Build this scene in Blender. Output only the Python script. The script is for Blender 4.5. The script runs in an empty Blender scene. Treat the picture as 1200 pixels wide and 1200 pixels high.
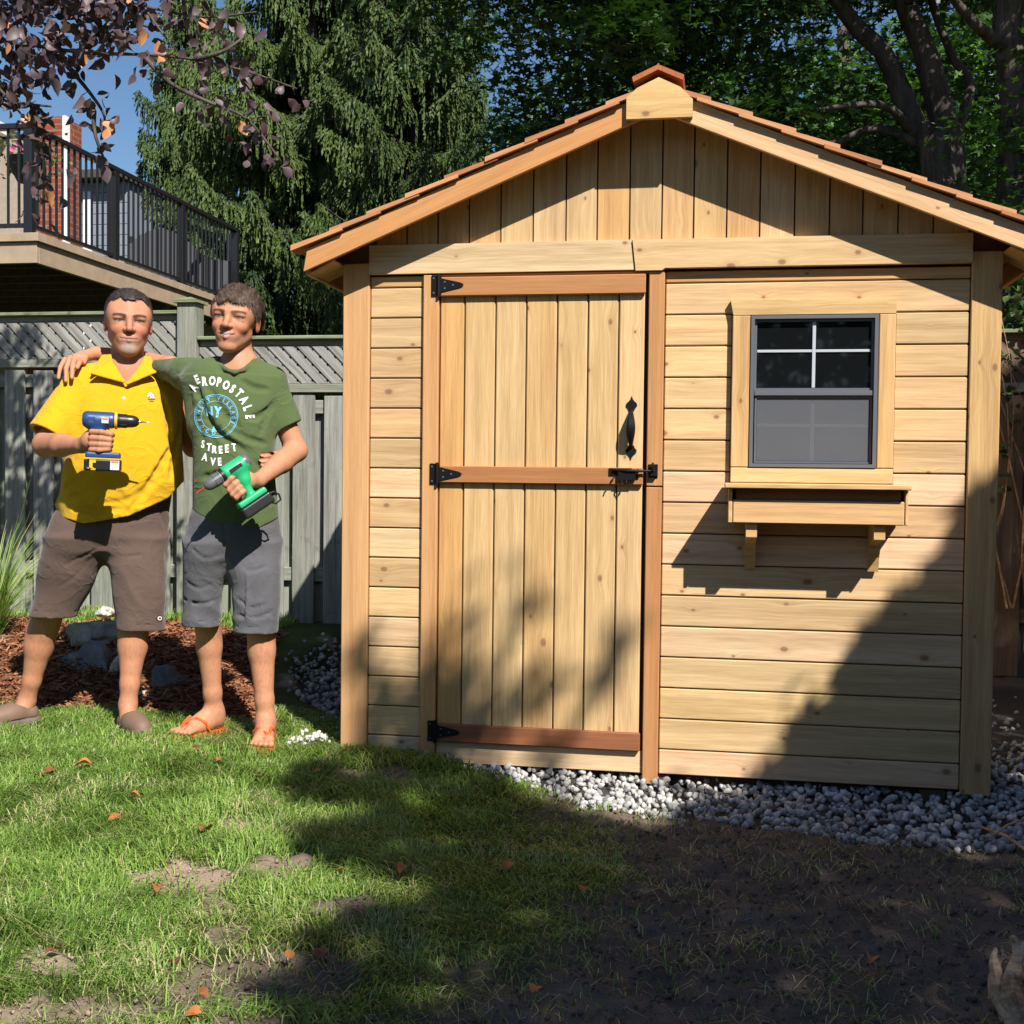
import bpy, math, random
import numpy as np
from mathutils import Vector, Matrix
from mathutils.bvhtree import BVHTree

random.seed(7)
rng = np.random.default_rng(11)
SC = bpy.context.scene
COL = SC.collection

# ------------------------------------------------------------------ camera
# world frame: x along the shed front, y away from the camera, z up, origin at the
# lower left corner of the shed front
FPX = 1400.0
CAM = np.array([1.4668, -4.5041, 1.1332])
YAW, PITCH, ROLL = 0.1732, 0.0326, 0.0112
FW = np.array([-math.sin(YAW) * math.cos(PITCH), math.cos(YAW) * math.cos(PITCH), -math.sin(PITCH)])
R0 = np.array([math.cos(YAW), math.sin(YAW), 0.0])
U0 = np.cross(R0, FW)
RT = math.cos(ROLL) * R0 + math.sin(ROLL) * U0
UP = -math.sin(ROLL) * R0 + math.cos(ROLL) * U0


def ray(px, py):
    return FW + RT * (px - 600) / FPX - UP * (py - 600) / FPX


def at(px, py, y):
    """the point of the vertical plane y that the photograph shows at px, py"""
    d = ray(px, py)
    return CAM + d * (y - CAM[1]) / d[1]


def atz(px, py, z=0.0):
    d = ray(px, py)
    return CAM + d * (z - CAM[2]) / d[2]


def toimg(P):
    X = np.asarray(P, float) - CAM
    d = X @ FW
    return 600 + FPX * (X @ RT) / d, 600 - FPX * (X @ UP) / d


cd = bpy.data.cameras.new('camera')
cam = bpy.data.objects.new('camera', cd)
COL.objects.link(cam)
cd.sensor_width = 36
cd.lens = 36 * FPX / 1200
cd.clip_start = 0.05
cd.clip_end = 600
M = Matrix.Identity(4)
for i in range(3):
    M[i][0], M[i][1], M[i][2], M[i][3] = RT[i], UP[i], -FW[i], CAM[i]
cam.matrix_world = M
SC.camera = cam

# ------------------------------------------------------------------ sky and sun
SUN = np.array([0.75, -1.0, 1.20])
SUN /= np.linalg.norm(SUN)
W = bpy.data.worlds.new('World')
SC.world = W
W.use_nodes = True
nt = W.node_tree
nt.nodes.clear()
sky = nt.nodes.new('ShaderNodeTexSky')
sky.sky_type = 'NISHITA'
sky.sun_disc = False
sky.sun_elevation = math.asin(SUN[2])
sky.sun_rotation = math.atan2(SUN[0], SUN[1])
sky.ozone_density = 3.0
sky.dust_density = 0.4
sky.air_density = 1.0
bg = nt.nodes.new('ShaderNodeBackground')
bg.inputs['Strength'].default_value = 0.062
wo = nt.nodes.new('ShaderNodeOutputWorld')
hs = nt.nodes.new('ShaderNodeHueSaturation')
hs.inputs['Saturation'].default_value = 1.10
nt.links.new(sky.outputs[0], hs.inputs['Color'])
nt.links.new(hs.outputs[0], bg.inputs[0])
nt.links.new(bg.outputs[0], wo.inputs[0])
sl = bpy.data.lights.new('sun', 'SUN')
sl.energy = 4.6
sl.angle = math.radians(0.55)
sl.color = (1.0, 0.955, 0.88)
so = bpy.data.objects.new('sun', sl)
COL.objects.link(so)
so.rotation_euler = Vector(SUN).to_track_quat('Z', 'Y').to_euler()
SC.view_settings.view_transform = 'Standard'
SC.view_settings.look = 'None'
SC.view_settings.exposure = 0.85
SC.view_settings.gamma = 1.0
SC.view_settings.use_curve_mapping = False
SC.cycles.max_bounces = 6
SC.cycles.transparent_max_bounces = 12


# ------------------------------------------------------------------ materials
class NM:
    """a small node-material writer"""

    def __init__(self, name, rough=0.8, spec=0.3):
        self.m = bpy.data.materials.new(name)
        self.m.use_nodes = True
        self.t = self.m.node_tree
        self.b = self.t.nodes['Principled BSDF']
        self.b.inputs['Roughness'].default_value = rough
        self.b.inputs['Specular IOR Level'].default_value = spec

    def n(self, typ, **kw):
        nd = self.t.nodes.new('ShaderNode' + typ)
        for k, v in kw.items():
            setattr(nd, k, v)
        return nd

    def l(self, a, b):
        self.t.links.new(a, b)

    def coord(self, kind='Object'):
        return self.n('TexCoord').outputs[kind]

    def math(self, op, a, b=None, c=None, clamp=False):
        nd = self.n('Math', operation=op, use_clamp=clamp)
        for i, v in enumerate((a, b, c)):
            if v is None:
                continue
            if isinstance(v, (int, float)):
                nd.inputs[i].default_value = v
            else:
                self.l(v, nd.inputs[i])
        return nd.outputs[0]

    def vmath(self, op, a, b=None):
        nd = self.n('VectorMath', operation=op)
        for i, v in enumerate((a, b)):
            if v is None:
                continue
            if isinstance(v, tuple):
                nd.inputs[i].default_value = v
            else:
                self.l(v, nd.inputs[i])
        return nd.outputs[0]

    def noise(self, vec, scale=5, detail=4, rough=0.55, dist=0.0, out='Fac'):
        nd = self.n('TexNoise')
        self.l(vec, nd.inputs['Vector'])
        nd.inputs['Scale'].default_value = scale
        nd.inputs['Detail'].default_value = detail
        nd.inputs['Roughness'].default_value = rough
        nd.inputs['Distortion'].default_value = dist
        return nd.outputs[out]

    def ramp(self, fac, stops, interp='LINEAR'):
        nd = self.n('ValToRGB')
        nd.color_ramp.interpolation = interp
        el = nd.color_ramp.elements
        while len(el) < len(stops):
            el.new(0.5)
        for e, (p, c) in zip(el, stops):
            e.position = p
            e.color = (*c, 1) if len(c) == 3 else c
        self.l(fac, nd.inputs[0])
        return nd.outputs[0]

    def mix(self, fac, a, b, blend='MIX'):
        nd = self.n('Mix', data_type='RGBA', blend_type=blend)
        for i, v in ((0, fac), (6, a), (7, b)):
            if isinstance(v, (int, float)):
                nd.inputs[i].default_value = v
            elif isinstance(v, tuple):
                nd.inputs[i].default_value = (*v, 1)
            else:
                self.l(v, nd.inputs[i])
        return nd.outputs[2]

    def rgb(self, c):
        nd = self.n('RGB')
        nd.outputs[0].default_value = (*c, 1)
        return nd.outputs[0]

    def bump(self, h, strength=0.3, dist=0.01):
        nd = self.n('Bump')
        nd.inputs['Strength'].default_value = strength
        nd.inputs['Distance'].default_value = dist
        self.l(h, nd.inputs['Height'])
        self.l(nd.outputs[0], self.b.inputs['Normal'])
        return nd.outputs[0]

    def color(self, c):
        if isinstance(c, tuple):
            self.b.inputs['Base Color'].default_value = (*c, 1)
        else:
            self.l(c, self.b.inputs['Base Color'])

    def objcolor(self):
        return self.n('ObjectInfo').outputs['Color']

    def objrandom(self):
        return self.n('ObjectInfo').outputs['Random']

    def attr(self, name='col'):
        return self.n('Attribute', attribute_name=name).outputs['Color']


def wood_mat(name, lo, hi, knots=True, grain=24.0, weather=False, rough=0.75):
    m = NM(name, rough, 0.25)
    co = m.coord()
    off = m.math('MULTIPLY', m.objrandom(), 61.0)
    cmb = m.n('CombineXYZ')
    for i in range(3):
        m.l(m.math('MULTIPLY', off, (1.0, 0.37, 0.73)[i]), cmb.inputs[i])
    p = m.vmath('ADD', co, cmb.outputs[0])
    kd = None
    if knots:
        sep = m.n('SeparateXYZ')
        m.l(p, sep.inputs[0])
        kc = m.n('CombineXYZ')
        m.l(m.math('MULTIPLY', sep.outputs[0], 4.0), kc.inputs[0])
        m.l(m.math('MULTIPLY', sep.outputs[2], 6.0), kc.inputs[1])
        v = m.n('TexVoronoi', voronoi_dimensions='2D', feature='F1')
        m.l(kc.outputs[0], v.inputs['Vector'])
        v.inputs['Scale'].default_value = 1.0
        v.inputs['Randomness'].default_value = 1.0
        ks = m.n('SeparateXYZ')
        m.l(v.outputs['Color'], ks.inputs[0])
        # some cells have no knot, others a small or a large one
        kd = m.math('ADD', v.outputs['Distance'], m.math('MULTIPLY', m.math('SUBTRACT', ks.outputs[0], 0.55, clamp=True), 0.40))
        kd = m.math('MULTIPLY', kd, m.math('MULTIPLY_ADD', ks.outputs[1], 1.3, 0.75))
        # grain bends round each knot
        bend = m.math('MULTIPLY', m.math('SUBTRACT', 1.0, m.math('MULTIPLY', kd, 3.2), clamp=True), 0.014)
        bc = m.n('CombineXYZ')
        m.l(bend, bc.inputs[2])
        p = m.vmath('ADD', p, bc.outputs[0])
    s1 = m.vmath('MULTIPLY', p, (1.0, grain * 1.5, grain * 1.5))
    g1 = m.noise(s1, 1.0, 5, 0.6, 0.08)
    s2 = m.vmath('MULTIPLY', p, (7.0, grain * 9, grain * 9))
    g2 = m.noise(s2, 1.0, 3, 0.6)
    s3 = m.vmath('MULTIPLY', p, (0.40, 5.0, 5.0))
    g3 = m.noise(s3, 1.0, 1, 0.4, 0.15)
    rings = m.math('PINGPONG', m.math('MULTIPLY', g3, 16.0), 1.0)
    f = m.math('ADD', m.math('MULTIPLY', g1, 0.50), m.math('MULTIPLY', g2, 0.42))
    f = m.math('ADD', f, m.math('MULTIPLY', rings, 0.06))
    c = m.ramp(f, [(0.36, lo), (0.64, hi)])
    c = m.mix(1.0, c, m.objcolor(), 'MULTIPLY')
    if kd is not None:
        halo = m.math('SUBTRACT', 1.0, m.math('DIVIDE', kd, 0.16), clamp=True)
        c = m.mix(m.math('MULTIPLY', halo, 0.35), c, (0.36, 0.19, 0.09))
        core = m.math('MULTIPLY', m.math('SUBTRACT', 0.070, kd, clamp=True), 30.0, clamp=True)
        c = m.mix(m.math('MULTIPLY', core, 0.72), c, (0.17, 0.085, 0.045))
    if weather:
        w = m.noise(m.coord(), 3.0, 5, 0.6)
        c = m.mix(m.math('MULTIPLY', m.math('SUBTRACT', w, 0.54, clamp=True), 1.6, clamp=True), c, (0.19, 0.21, 0.145))
        w2 = m.noise(m.coord(), 9.0, 4, 0.7)
        c = m.mix(m.math('MULTIPLY', m.math('SUBTRACT', w2, 0.58, clamp=True), 2.5, clamp=True), c, (0.10, 0.10, 0.08))
    m.color(c)
    h = m.math('ADD', m.math('MULTIPLY', g2, 0.6), m.math('MULTIPLY', g1, 0.8))
    m.bump(h, 0.35, 0.0016)
    return m.m


def plain_mat(name, c, rough=0.6, spec=0.4, metal=0.0, var=0.0, scale=20, bump=0.0, bd=0.002):
    m = NM(name, rough, spec)
    m.b.inputs['Metallic'].default_value = metal
    if var or bump:
        n = m.noise(m.coord(), scale, 5, 0.6)
        if var:
            a = tuple(x * (1 - var) for x in c)
            b = tuple(min(1, x * (1 + var)) for x in c)
            m.color(m.ramp(n, [(0.3, a), (0.7, b)]))
        else:
            m.color(c)
        if bump:
            m.bump(n, bump, bd)
    else:
        m.color(c)
    return m.m


def attr_mat(name, rough=0.8, spec=0.3, bump=0.0, scale=60, bd=0.003, var=0.0, sss=0.0):
    m = NM(name, rough, spec)
    c = m.attr()
    if var or bump:
        n = m.noise(m.coord(), scale, 4, 0.6)
        if var:
            c = m.mix(1.0, c, m.ramp(n, [(0.25, (1 - var,) * 3), (0.75, (1 + var,) * 3)]), 'MULTIPLY')
        if bump:
            m.bump(n, bump, bd)
    m.color(c)
    if sss:
        m.b.inputs['Subsurface Weight'].default_value = sss
        m.b.inputs['Subsurface Radius'].default_value = (0.010, 0.004, 0.002)
        m.b.inputs['Subsurface Scale'].default_value = 0.5
    return m.m


def leaf_mat(name, a, b, trans=0.3, rough=0.5, spec=0.35):
    """leaf colour from a per-face attribute, with a little light through the blade"""
    m = NM(name, rough, spec)
    g = m.n('Attribute', attribute_name='tone').outputs['Fac']
    c = m.ramp(g, [(0.0, a), (1.0, b)])
    m.color(c)
    if trans:
        tr = m.n('BsdfTranslucent')
        m.l(m.mix(1.0, c, (1.2, 1.25, 0.6), 'MULTIPLY'), tr.inputs[0])
        mx = m.n('MixShader')
        mx.inputs[0].default_value = trans
        out = m.t.nodes['Material Output']
        m.l(m.b.outputs[0], mx.inputs[1])
        m.l(tr.outputs[0], mx.inputs[2])
        m.l(mx.outputs[0], out.inputs[0])
    return m.m


# ------------------------------------------------------------------ object helpers
def link(o, parent=None):
    COL.objects.link(o)
    if parent is not None:
        o.parent = parent
    return o


def thing(name, label, cat, loc=(0, 0, 0), group=None, rotz=0.0):
    o = bpy.data.objects.new(name, None)
    o.empty_display_size = 0.1
    o.location = loc
    o.rotation_euler = (0, 0, rotz)
    link(o)
    return tag(o, label, cat, group)


def tag(o, label, cat, group=None):
    o['label'] = label
    o['category'] = cat
    if group:
        o['group'] = group
    return o


def mesh_np(name, V, F, mats=None, parent=None, smooth=False, loc=None, attrs=None, loops=None):
    """V (n,3); F (m,k) array of equal-sized faces, or a list of faces"""
    me = bpy.data.meshes.new(name)
    if isinstance(F, np.ndarray):
        V = np.ascontiguousarray(V, dtype=np.float32)
        k = F.shape[1]
        me.vertices.add(len(V))
        me.vertices.foreach_set('co', V.ravel())
        me.loops.add(F.size)
        me.loops.foreach_set('vertex_index', F.astype(np.int32).ravel())
        me.polygons.add(len(F))
        me.polygons.foreach_set('loop_start', np.arange(0, F.size, k, dtype=np.int32))
        me.update(calc_edges=True)
    else:
        me.from_pydata([tuple(v) for v in V], [], F)
        me.update()
    if smooth:
        me.polygons.foreach_set('use_smooth', np.ones(len(me.polygons), dtype=bool))
    if attrs:
        for an, (dom, typ, dat) in attrs.items():
            a = me.attributes.new(an, typ, dom)
            key = {'FLOAT': 'value', 'FLOAT_COLOR': 'color', 'FLOAT_VECTOR': 'vector'}[typ]
            a.data.foreach_set(key, np.ascontiguousarray(dat, dtype=np.float32).ravel())
    o = bpy.data.objects.new(name, me)
    if mats is not None:
        for mm in (mats if isinstance(mats, (list, tuple)) else [mats]):
            me.materials.append(mm)
    if loc is not None:
        o.location = loc
    return link(o, parent)


_boxes = {}


def box_mesh(l, w, t, mat, ch=0.0025, key=None):
    """a board: long axis x, thickness y, width z, with small chamfers"""
    k = (round(l, 4), round(w, 4), round(t, 4), mat.name, ch)
    if k in _boxes:
        return _boxes[k]
    ch = min(ch, t * 0.3, w * 0.3)
    h = np.array([l, t, w]) / 2
    V = []
    idx = {}
    for sx in (-1, 1):
        for sy in (-1, 1):
            for sz in (-1, 1):
                s = np.array([sx, sy, sz])
                for a in range(3):
                    p = s * h
                    q = s * (h - ch)
                    v = q.copy()
                    v[a] = p[a]
                    idx[(sx, sy, sz, a)] = len(V)
                    V.append(v)
    F = []
    S = (-1, 1)
    for a in range(3):
        b, c = (a + 1) % 3, (a + 2) % 3
        for s in S:
            f = []
            for sb, sc in ((-1, -1), (1, -1), (1, 1), (-1, 1)):
                t3 = [0, 0, 0]
                t3[a], t3[b], t3[c] = s, sb, sc
                f.append(idx[(*t3, a)])
            F.append(f if s > 0 else f[::-1])
    for a in range(3):      # edges parallel to axis a
        b, c = (a + 1) % 3, (a + 2) % 3
        for sb in S:
            for sc in S:
                def g(sa, k2):
                    t3 = [0, 0, 0]
                    t3[a], t3[b], t3[c] = sa, sb, sc
                    return idx[(*t3, k2)]
                f = [g(-1, b), g(1, b), g(1, c), g(-1, c)]
                F.append(f if sb * sc < 0 else f[::-1])
    for sx in S:
        for sy in S:
            for sz in S:
                f = [idx[(sx, sy, sz, a)] for a in range(3)]
                F.append(f if sx * sy * sz > 0 else f[::-1])
    me = bpy.data.meshes.new('board')
    me.from_pydata([tuple(v) for v in V], [], F)
    me.update()
    me.materials.append(mat)
    _boxes[k] = me
    return me


def board(name, x0, x1, z0, z1, y0, y1, mat, parent, axis='x', col=None, ch=0.0025, rot=None):
    """axis-aligned board spanning the given box; axis = its grain direction"""
    dx, dy, dz = x1 - x0, y1 - y0, z1 - z0
    if axis == 'x':
        me = box_mesh(dx, dz, dy, mat, ch)
        e = (0, 0, 0)
    elif axis == 'z':
        me = box_mesh(dz, dx, dy, mat, ch)
        e = (0, math.radians(90), 0)
    else:                                   # grain along y
        me = box_mesh(dy, dz, dx, mat, ch)
        e = (0, 0, math.radians(90))
    o = bpy.data.objects.new(name, me)
    o.location = ((x0 + x1) / 2, (y0 + y1) / 2, (z0 + z1) / 2)
    o.rotation_euler = e
    if rot:
        o.rotation_euler = rot
    link(o, parent)
    if col is not None:
        o.color = (*col, 1)
    return o


def bar(name, p, q, w, t, mat, parent, col=None, ch=0.002):
    """a board running from p to q, width w (as upright as can be), thickness t"""
    p, q = Vector(p), Vector(q)
    d = q - p
    me = box_mesh(d.length, w, t, mat, ch)
    o = bpy.data.objects.new(name, me)
    o.location = (p + q) / 2
    x = d.normalized()
    z = Vector((0, 0, 1))
    if abs(x.dot(z)) > 0.99:
        z = Vector((1, 0, 0))
    y = z.cross(x).normalized()
    z = x.cross(y)
    o.rotation_euler = Matrix((x, y, z)).transposed().to_euler()
    link(o, parent)
    if col is not None:
        o.color = (*col, 1)
    return o


def prism(name, poly, y0, y1, mat, parent, col=None, plane='xz', center=True, rotgrain=None):
    """poly (x,z) extruded from y0 to y1; rotgrain: angle of the grain in the xz plane"""
    c = np.mean(np.array(poly), axis=0)
    ang = rotgrain or 0.0
    ca, sa = math.cos(-ang), math.sin(-ang)
    V = []
    for y in (y0, y1):
        for (x, z) in poly:
            dx, dz = x - c[0], z - c[1]
            V.append((dx * ca - dz * sa, y - (y0 + y1) / 2, dx * sa + dz * ca))
    n = len(poly)
    area = sum(poly[i][0] * poly[(i + 1) % n][1] - poly[(i + 1) % n][0] * poly[i][1] for i in range(n))
    F = [list(range(n)), list(range(2 * n - 1, n - 1, -1))]
    F += [[i, i + n, (i + 1) % n + n, (i + 1) % n] for i in range(n)]
    if area < 0:
        F = [f[::-1] for f in F]
    me = bpy.data.meshes.new(name)
    me.from_pydata(V, [], F)
    me.update()
    me.materials.append(mat)
    o = bpy.data.objects.new(name, me)
    o.location = (c[0], (y0 + y1) / 2, c[1])
    o.rotation_euler = (0, -ang, 0)
    link(o, parent)
    if col is not None:
        o.color = (*col, 1)
    return o


class MB:
    """collects simple shapes into one mesh"""

    def __init__(self):
        self.V, self.F = [], []

    def box(self, x0, x1, y0, y1, z0, z1):
        b = len(self.V)
        self.V += [(x, y, z) for x in (x0, x1) for y in (y0, y1) for z in (z0, z1)]
        for f in ((0, 1, 3, 2), (4, 6, 7, 5), (0, 4, 5, 1), (2, 3, 7, 6), (0, 2, 6, 4), (1, 5, 7, 3)):
            self.F.append([b + i for i in f])
        return self

    def tube(self, pts, rad, n=8, cap=True):
        pts = [Vector(p) for p in pts]
        if isinstance(rad, (int, float)):
            rad = [rad] * len(pts)
        b0 = len(self.V)
        prev = None
        for i, p in enumerate(pts):
            d = (pts[min(i + 1, len(pts) - 1)] - pts[max(i - 1, 0)]).normalized()
            u = prev if prev is not None else (Vector((0, 0, 1)) if abs(d.z) < 0.9 else Vector((1, 0, 0)))
            s = d.cross(u).normalized()
            u = s.cross(d).normalized()
            prev = u
            for k in range(n):
                a = 2 * math.pi * k / n
                self.V.append(tuple(p + (s * math.cos(a) + u * math.sin(a)) * rad[i]))
        for i in range(len(pts) - 1):
            for k in range(n):
                a, b = b0 + i * n + k, b0 + i * n + (k + 1) % n
                self.F.append([a, b, b + n, a + n])
        if cap:
            self.F.append([b0 + k for k in range(n)][::-1])
            self.F.append([b0 + (len(pts) - 1) * n + k for k in range(n)])
        return self

    def poly(self, V, F):
        b = len(self.V)
        self.V += [tuple(v) for v in V]
        self.F += [[b + i for i in f] for f in F]
        return self

    def build(self, name, mat, parent=None, smooth=False, loc=None):
        V = self.V
        if loc is not None:
            V = [(x - loc[0], y - loc[1], z - loc[2]) for x, y, z in V]
        return mesh_np(name, V, self.F, mat, parent, smooth, loc)


# value noise on arrays
_perm = rng.permutation(512)


def vnoise(x, y, z=0.0, seed=0):
    x, y, z = np.broadcast_arrays(np.asarray(x, float), np.asarray(y, float), np.asarray(z, float))
    xi, yi, zi = np.floor(x).astype(int), np.floor(y).astype(int), np.floor(z).astype(int)
    fx, fy, fz = x - xi, y - yi, z - zi
    fx, fy, fz = (f * f * (3 - 2 * f) for f in (fx, fy, fz))

    def h(a, b, c):
        return _perm[(_perm[(_perm[(a + seed) & 511] + b) & 511] + c) & 511] / 511.0
    r = 0
    for dx in (0, 1):
        for dy in (0, 1):
            for dz in (0, 1):
                w = (fx if dx else 1 - fx) * (fy if dy else 1 - fy) * (fz if dz else 1 - fz)
                r = r + w * h(xi + dx, yi + dy, zi + dz)
    return r


def fbm(x, y, z=0.0, octv=4, seed=0):
    r, a, s = 0, 0.5, 0
    for i in range(octv):
        r = r + a * vnoise(x * 2 ** i, y * 2 ** i, np.asarray(z) * 2 ** i, seed + i * 17)
        s += a
        a *= 0.5
    return r / s
# ------------------------------------------------------------------ shared materials
CEDAR = wood_mat('cedar', (0.43, 0.275, 0.135), (0.67, 0.470, 0.258))
CEDAR_CLEAR = wood_mat('clear_cedar', (0.42, 0.235, 0.110), (0.58, 0.355, 0.175), knots=False, grain=30)
SHINGLE = wood_mat('cedar_shingle', (0.42, 0.20, 0.10), (0.60, 0.33, 0.18), knots=False, grain=40)
GREYWOOD = wood_mat('weathered_wood', (0.15, 0.146, 0.130), (0.37, 0.362, 0.33), knots=False, grain=26, weather=True, rough=0.9)
IRON = plain_mat('black_iron', (0.006, 0.006, 0.0065), 0.5, 0.22)
DARKGAP = plain_mat('shed_sheathing', (0.16, 0.085, 0.04), 0.9, 0.1)
GREYMETAL = plain_mat('grey_window_metal', (0.10, 0.107, 0.12), 0.45, 0.5)
MUNTIN = plain_mat('muntin_metal', (0.42, 0.44, 0.48), 0.45, 0.5)

glass = NM('window_glass', 0.03, 0.5)
glass.color((0.006, 0.007, 0.008))
GLASS = glass.m

scr = NM('insect_screen', 0.7, 0.2)
scr.color((0.13, 0.137, 0.155))
_co = scr.coord()
_s = scr.n('SeparateXYZ')
scr.l(_co, _s.inputs[0])
_tr = scr.n('BsdfTransparent')
_mx = scr.n('MixShader')
_nn = scr.noise(_co, 14, 3, 0.5)
scr.l(scr.math('MULTIPLY_ADD', _nn, 0.12, 0.50), _mx.inputs[0])
scr.l(_tr.outputs[0], _mx.inputs[1])
scr.l(scr.b.outputs[0], _mx.inputs[2])
scr.l(_mx.outputs[0], scr.t.nodes['Material Output'].inputs[0])
SCREEN = scr.m

# ------------------------------------------------------------------ the shed
SW, SD = 2.44, 2.36
AX, AZ, SL = 1.22, 2.440, 0.412          # rake underside apex and slope


def zrake(x):
    return AZ - SL * abs(x - AX)


shed = thing('garden_shed', 'new natural cedar garden shed with a plank door, small window and shingled gable roof',
             'shed', (0, 0, 0))
rs = random.Random(5)


def tint(base, v=0.05):
    k = 1 + rs.uniform(-v, v)
    return tuple(c * k * (1 + rs.uniform(-0.03, 0.03)) for c in base)


YEL = (0.99, 0.98, 0.94)
PALE = (1.08, 1.12, 1.22)
ORA = (0.98, 0.84, 0.68)
RED = (0.72, 0.50, 0.42)

# backing walls and floor
m = MB()
m.box(0.03, SW - 0.03, 0.045, 0.06, 0.0, 1.95)
m.box(0.03, 0.045, 0.06, SD - 0.03, 0.0, 1.95)
m.box(SW - 0.045, SW - 0.03, 0.06, SD - 0.03, 0.0, 1.95)
m.box(0.03, SW - 0.03, SD - 0.045, SD - 0.03, 0.0, 1.95)
m.build('sheathing', DARKGAP, shed)
m = MB()
for yy in (0.075, 1.18, SD - 0.16):
    m.box(0.05, SW - 0.02, yy, yy + 0.09, -0.085, -0.004)
m.box(0.05, SW - 0.04, 0.17, SD - 0.17, -0.02, -0.002)
for xx in (0.12, 1.2, 2.2):
    m.box(xx, xx + 0.09, 0.03, 0.073, -0.075, -0.006)
m.build('floor_skid', plain_mat('treated_skid', (0.10, 0.07, 0.045), 0.9, 0.1, var=0.3), shed)

# siding boards of the front
ZJ = [0.0, 0.0965] + [0.0965 + 0.1167 * k for k in range(1, 16)] + [1.893]
G = 0.0022


def side_row(x0, x1, z0, z1, col):
    board('siding_board', x0, x1, z0 + G, z1 - G, 0.012, 0.040, CEDAR, shed, 'x', col, ch=0.0035)


for i in range(len(ZJ) - 1):
    z0, z1 = ZJ[i], ZJ[i + 1]
    pale = PALE if i in (0, 7, 9, 4) else YEL
    lcol = tint(ORA, 0.04) if i == 16 else tint(pale, 0.13)
    rcol = tint(ORA, 0.04) if i == 16 else tint(pale, 0.13)
    side_row(0.1085, 0.3215, z0, z1, lcol)
    # right of the door, interrupted by the window
    if z0 > 1.72:
        side_row(1.2505, 2.3325, z0, z1, rcol)
    elif z1 < 1.13:
        side_row(1.2505, 2.3325, z0, z1, rcol)
    else:
        side_row(1.2505, 1.4965, z0, z1, rcol)
        side_row(2.0775, 2.3325, z0, z1, tint(pale, 0.13))
# corner trims, each with its return board round the corner
board('corner_trim', 0.0, 0.106, -0.012, zrake(0.02) - 0.004, 0.0, 0.022, CEDAR_CLEAR, shed, 'z', (1.08, 1.02, 0.95), 0.003)
board('corner_trim', 0.0, 0.02, -0.012, 1.90, 0.0225, 0.11, CEDAR_CLEAR, shed, 'z', (0.95, 0.84, 0.72), 0.003)
board('corner_trim', 2.335, 2.44, -0.012, zrake(2.42) - 0.004, 0.0, 0.022, CEDAR, shed, 'z', (0.92, 0.86, 0.72), 0.003)
board('corner_trim', 2.42, 2.44, -0.012, 1.90, 0.0225, 0.11, CEDAR, shed, 'z', (0.8, 0.62, 0.5), 0.003)
# side and rear siding
for i in range(len(ZJ) - 1):
    z0, z1 = ZJ[i], ZJ[i + 1]
    board('siding_board', 0.002, 0.028, z0 + G, z1 - G, 0.112, SD - 0.005, CEDAR, shed, 'y', tint(YEL), 0.005)
    board('siding_board', SW - 0.028, SW - 0.002, z0 + G, z1 - G, 0.112, SD - 0.005, CEDAR, shed, 'y', tint(YEL), 0.005)
    board('siding_board', 0.002, SW - 0.002, z0 + G, z1 - G, SD, SD + 0.025, CEDAR, shed, 'x', tint(YEL), 0.005)

# band board over the door: two lengths with a slanted splice
prism('band_board', [(0.108, 1.897), (1.134, 1.897), (1.121, 2.008), (0.108, 2.008)], -0.012, 0.012, CEDAR, shed, tint(PALE, 0.02))
prism('band_board', [(1.139, 1.892), (1.238, 1.892), (1.248, 1.9), (2.332, 1.9), (2.332, 2.004), (1.126, 2.006)],
      -0.020, 0.010, CEDAR, shed, (1.04, 1.05, 1.02))
prism('door_header', [(0.388, 1.884), (1.187, 1.884), (1.187, 1.893), (0.388, 1.893)], 0.004, 0.03, CEDAR_CLEAR, shed, ORA)

# gable boards
gx = [0.008, 0.13, 0.253, 0.376, 0.499, 0.622, 0.747, 0.872, 0.990, 1.112, 1.232, 1.349, 1.470, 1.590, 1.714, 1.838, 1.955, 2.078, 2.200, 2.322, 2.432]
for a, b in zip(gx[:-1], gx[1:]):
    a2, b2 = a + 0.003, b - 0.003
    if zrake(a) < 2.02 and zrake(b) < 2.02:
        continue
    za, zb = zrake(a2) + 0.05, zrake(b2) + 0.05
    za, zb = max(za, 2.012), max(zb, 2.012)
    poly = [(a2, 2.010), (b2, 2.010), (b2, zb)]
    if a2 < AX < b2:
        poly.append((AX, AZ + 0.05))
    if za > 2.02:
        poly.append((a2, za))
    k = rs.choice((YEL, ORA, (0.95, 0.88, 0.76), YEL))
    cy = 0.006 + rs.uniform(0, 0.003)
    prism('gable_board', poly, cy, cy + 0.02, CEDAR, shed, tint(k, 0.06), rotgrain=math.radians(90))
m = MB()
m.poly([(0.02, 0.033, 1.9), (2.42, 0.033, 1.9), (2.42, 0.033, 2.0), (AX, 0.033, 2.48), (0.02, 0.033, 2.0)], [[0, 1, 2, 3, 4]])
m.build('gable_sheathing', DARKGAP, shed)
m = MB()
m.poly([(0.02, SD - 0.01, 1.9), (2.42, SD - 0.01, 1.9), (2.42, SD - 0.01, 2.0), (AX, SD - 0.01, 2.48), (0.02, SD - 0.01, 2.0)], [[4, 3, 2, 1, 0]])
m.build('gable_sheathing', DARKGAP, shed)

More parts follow.
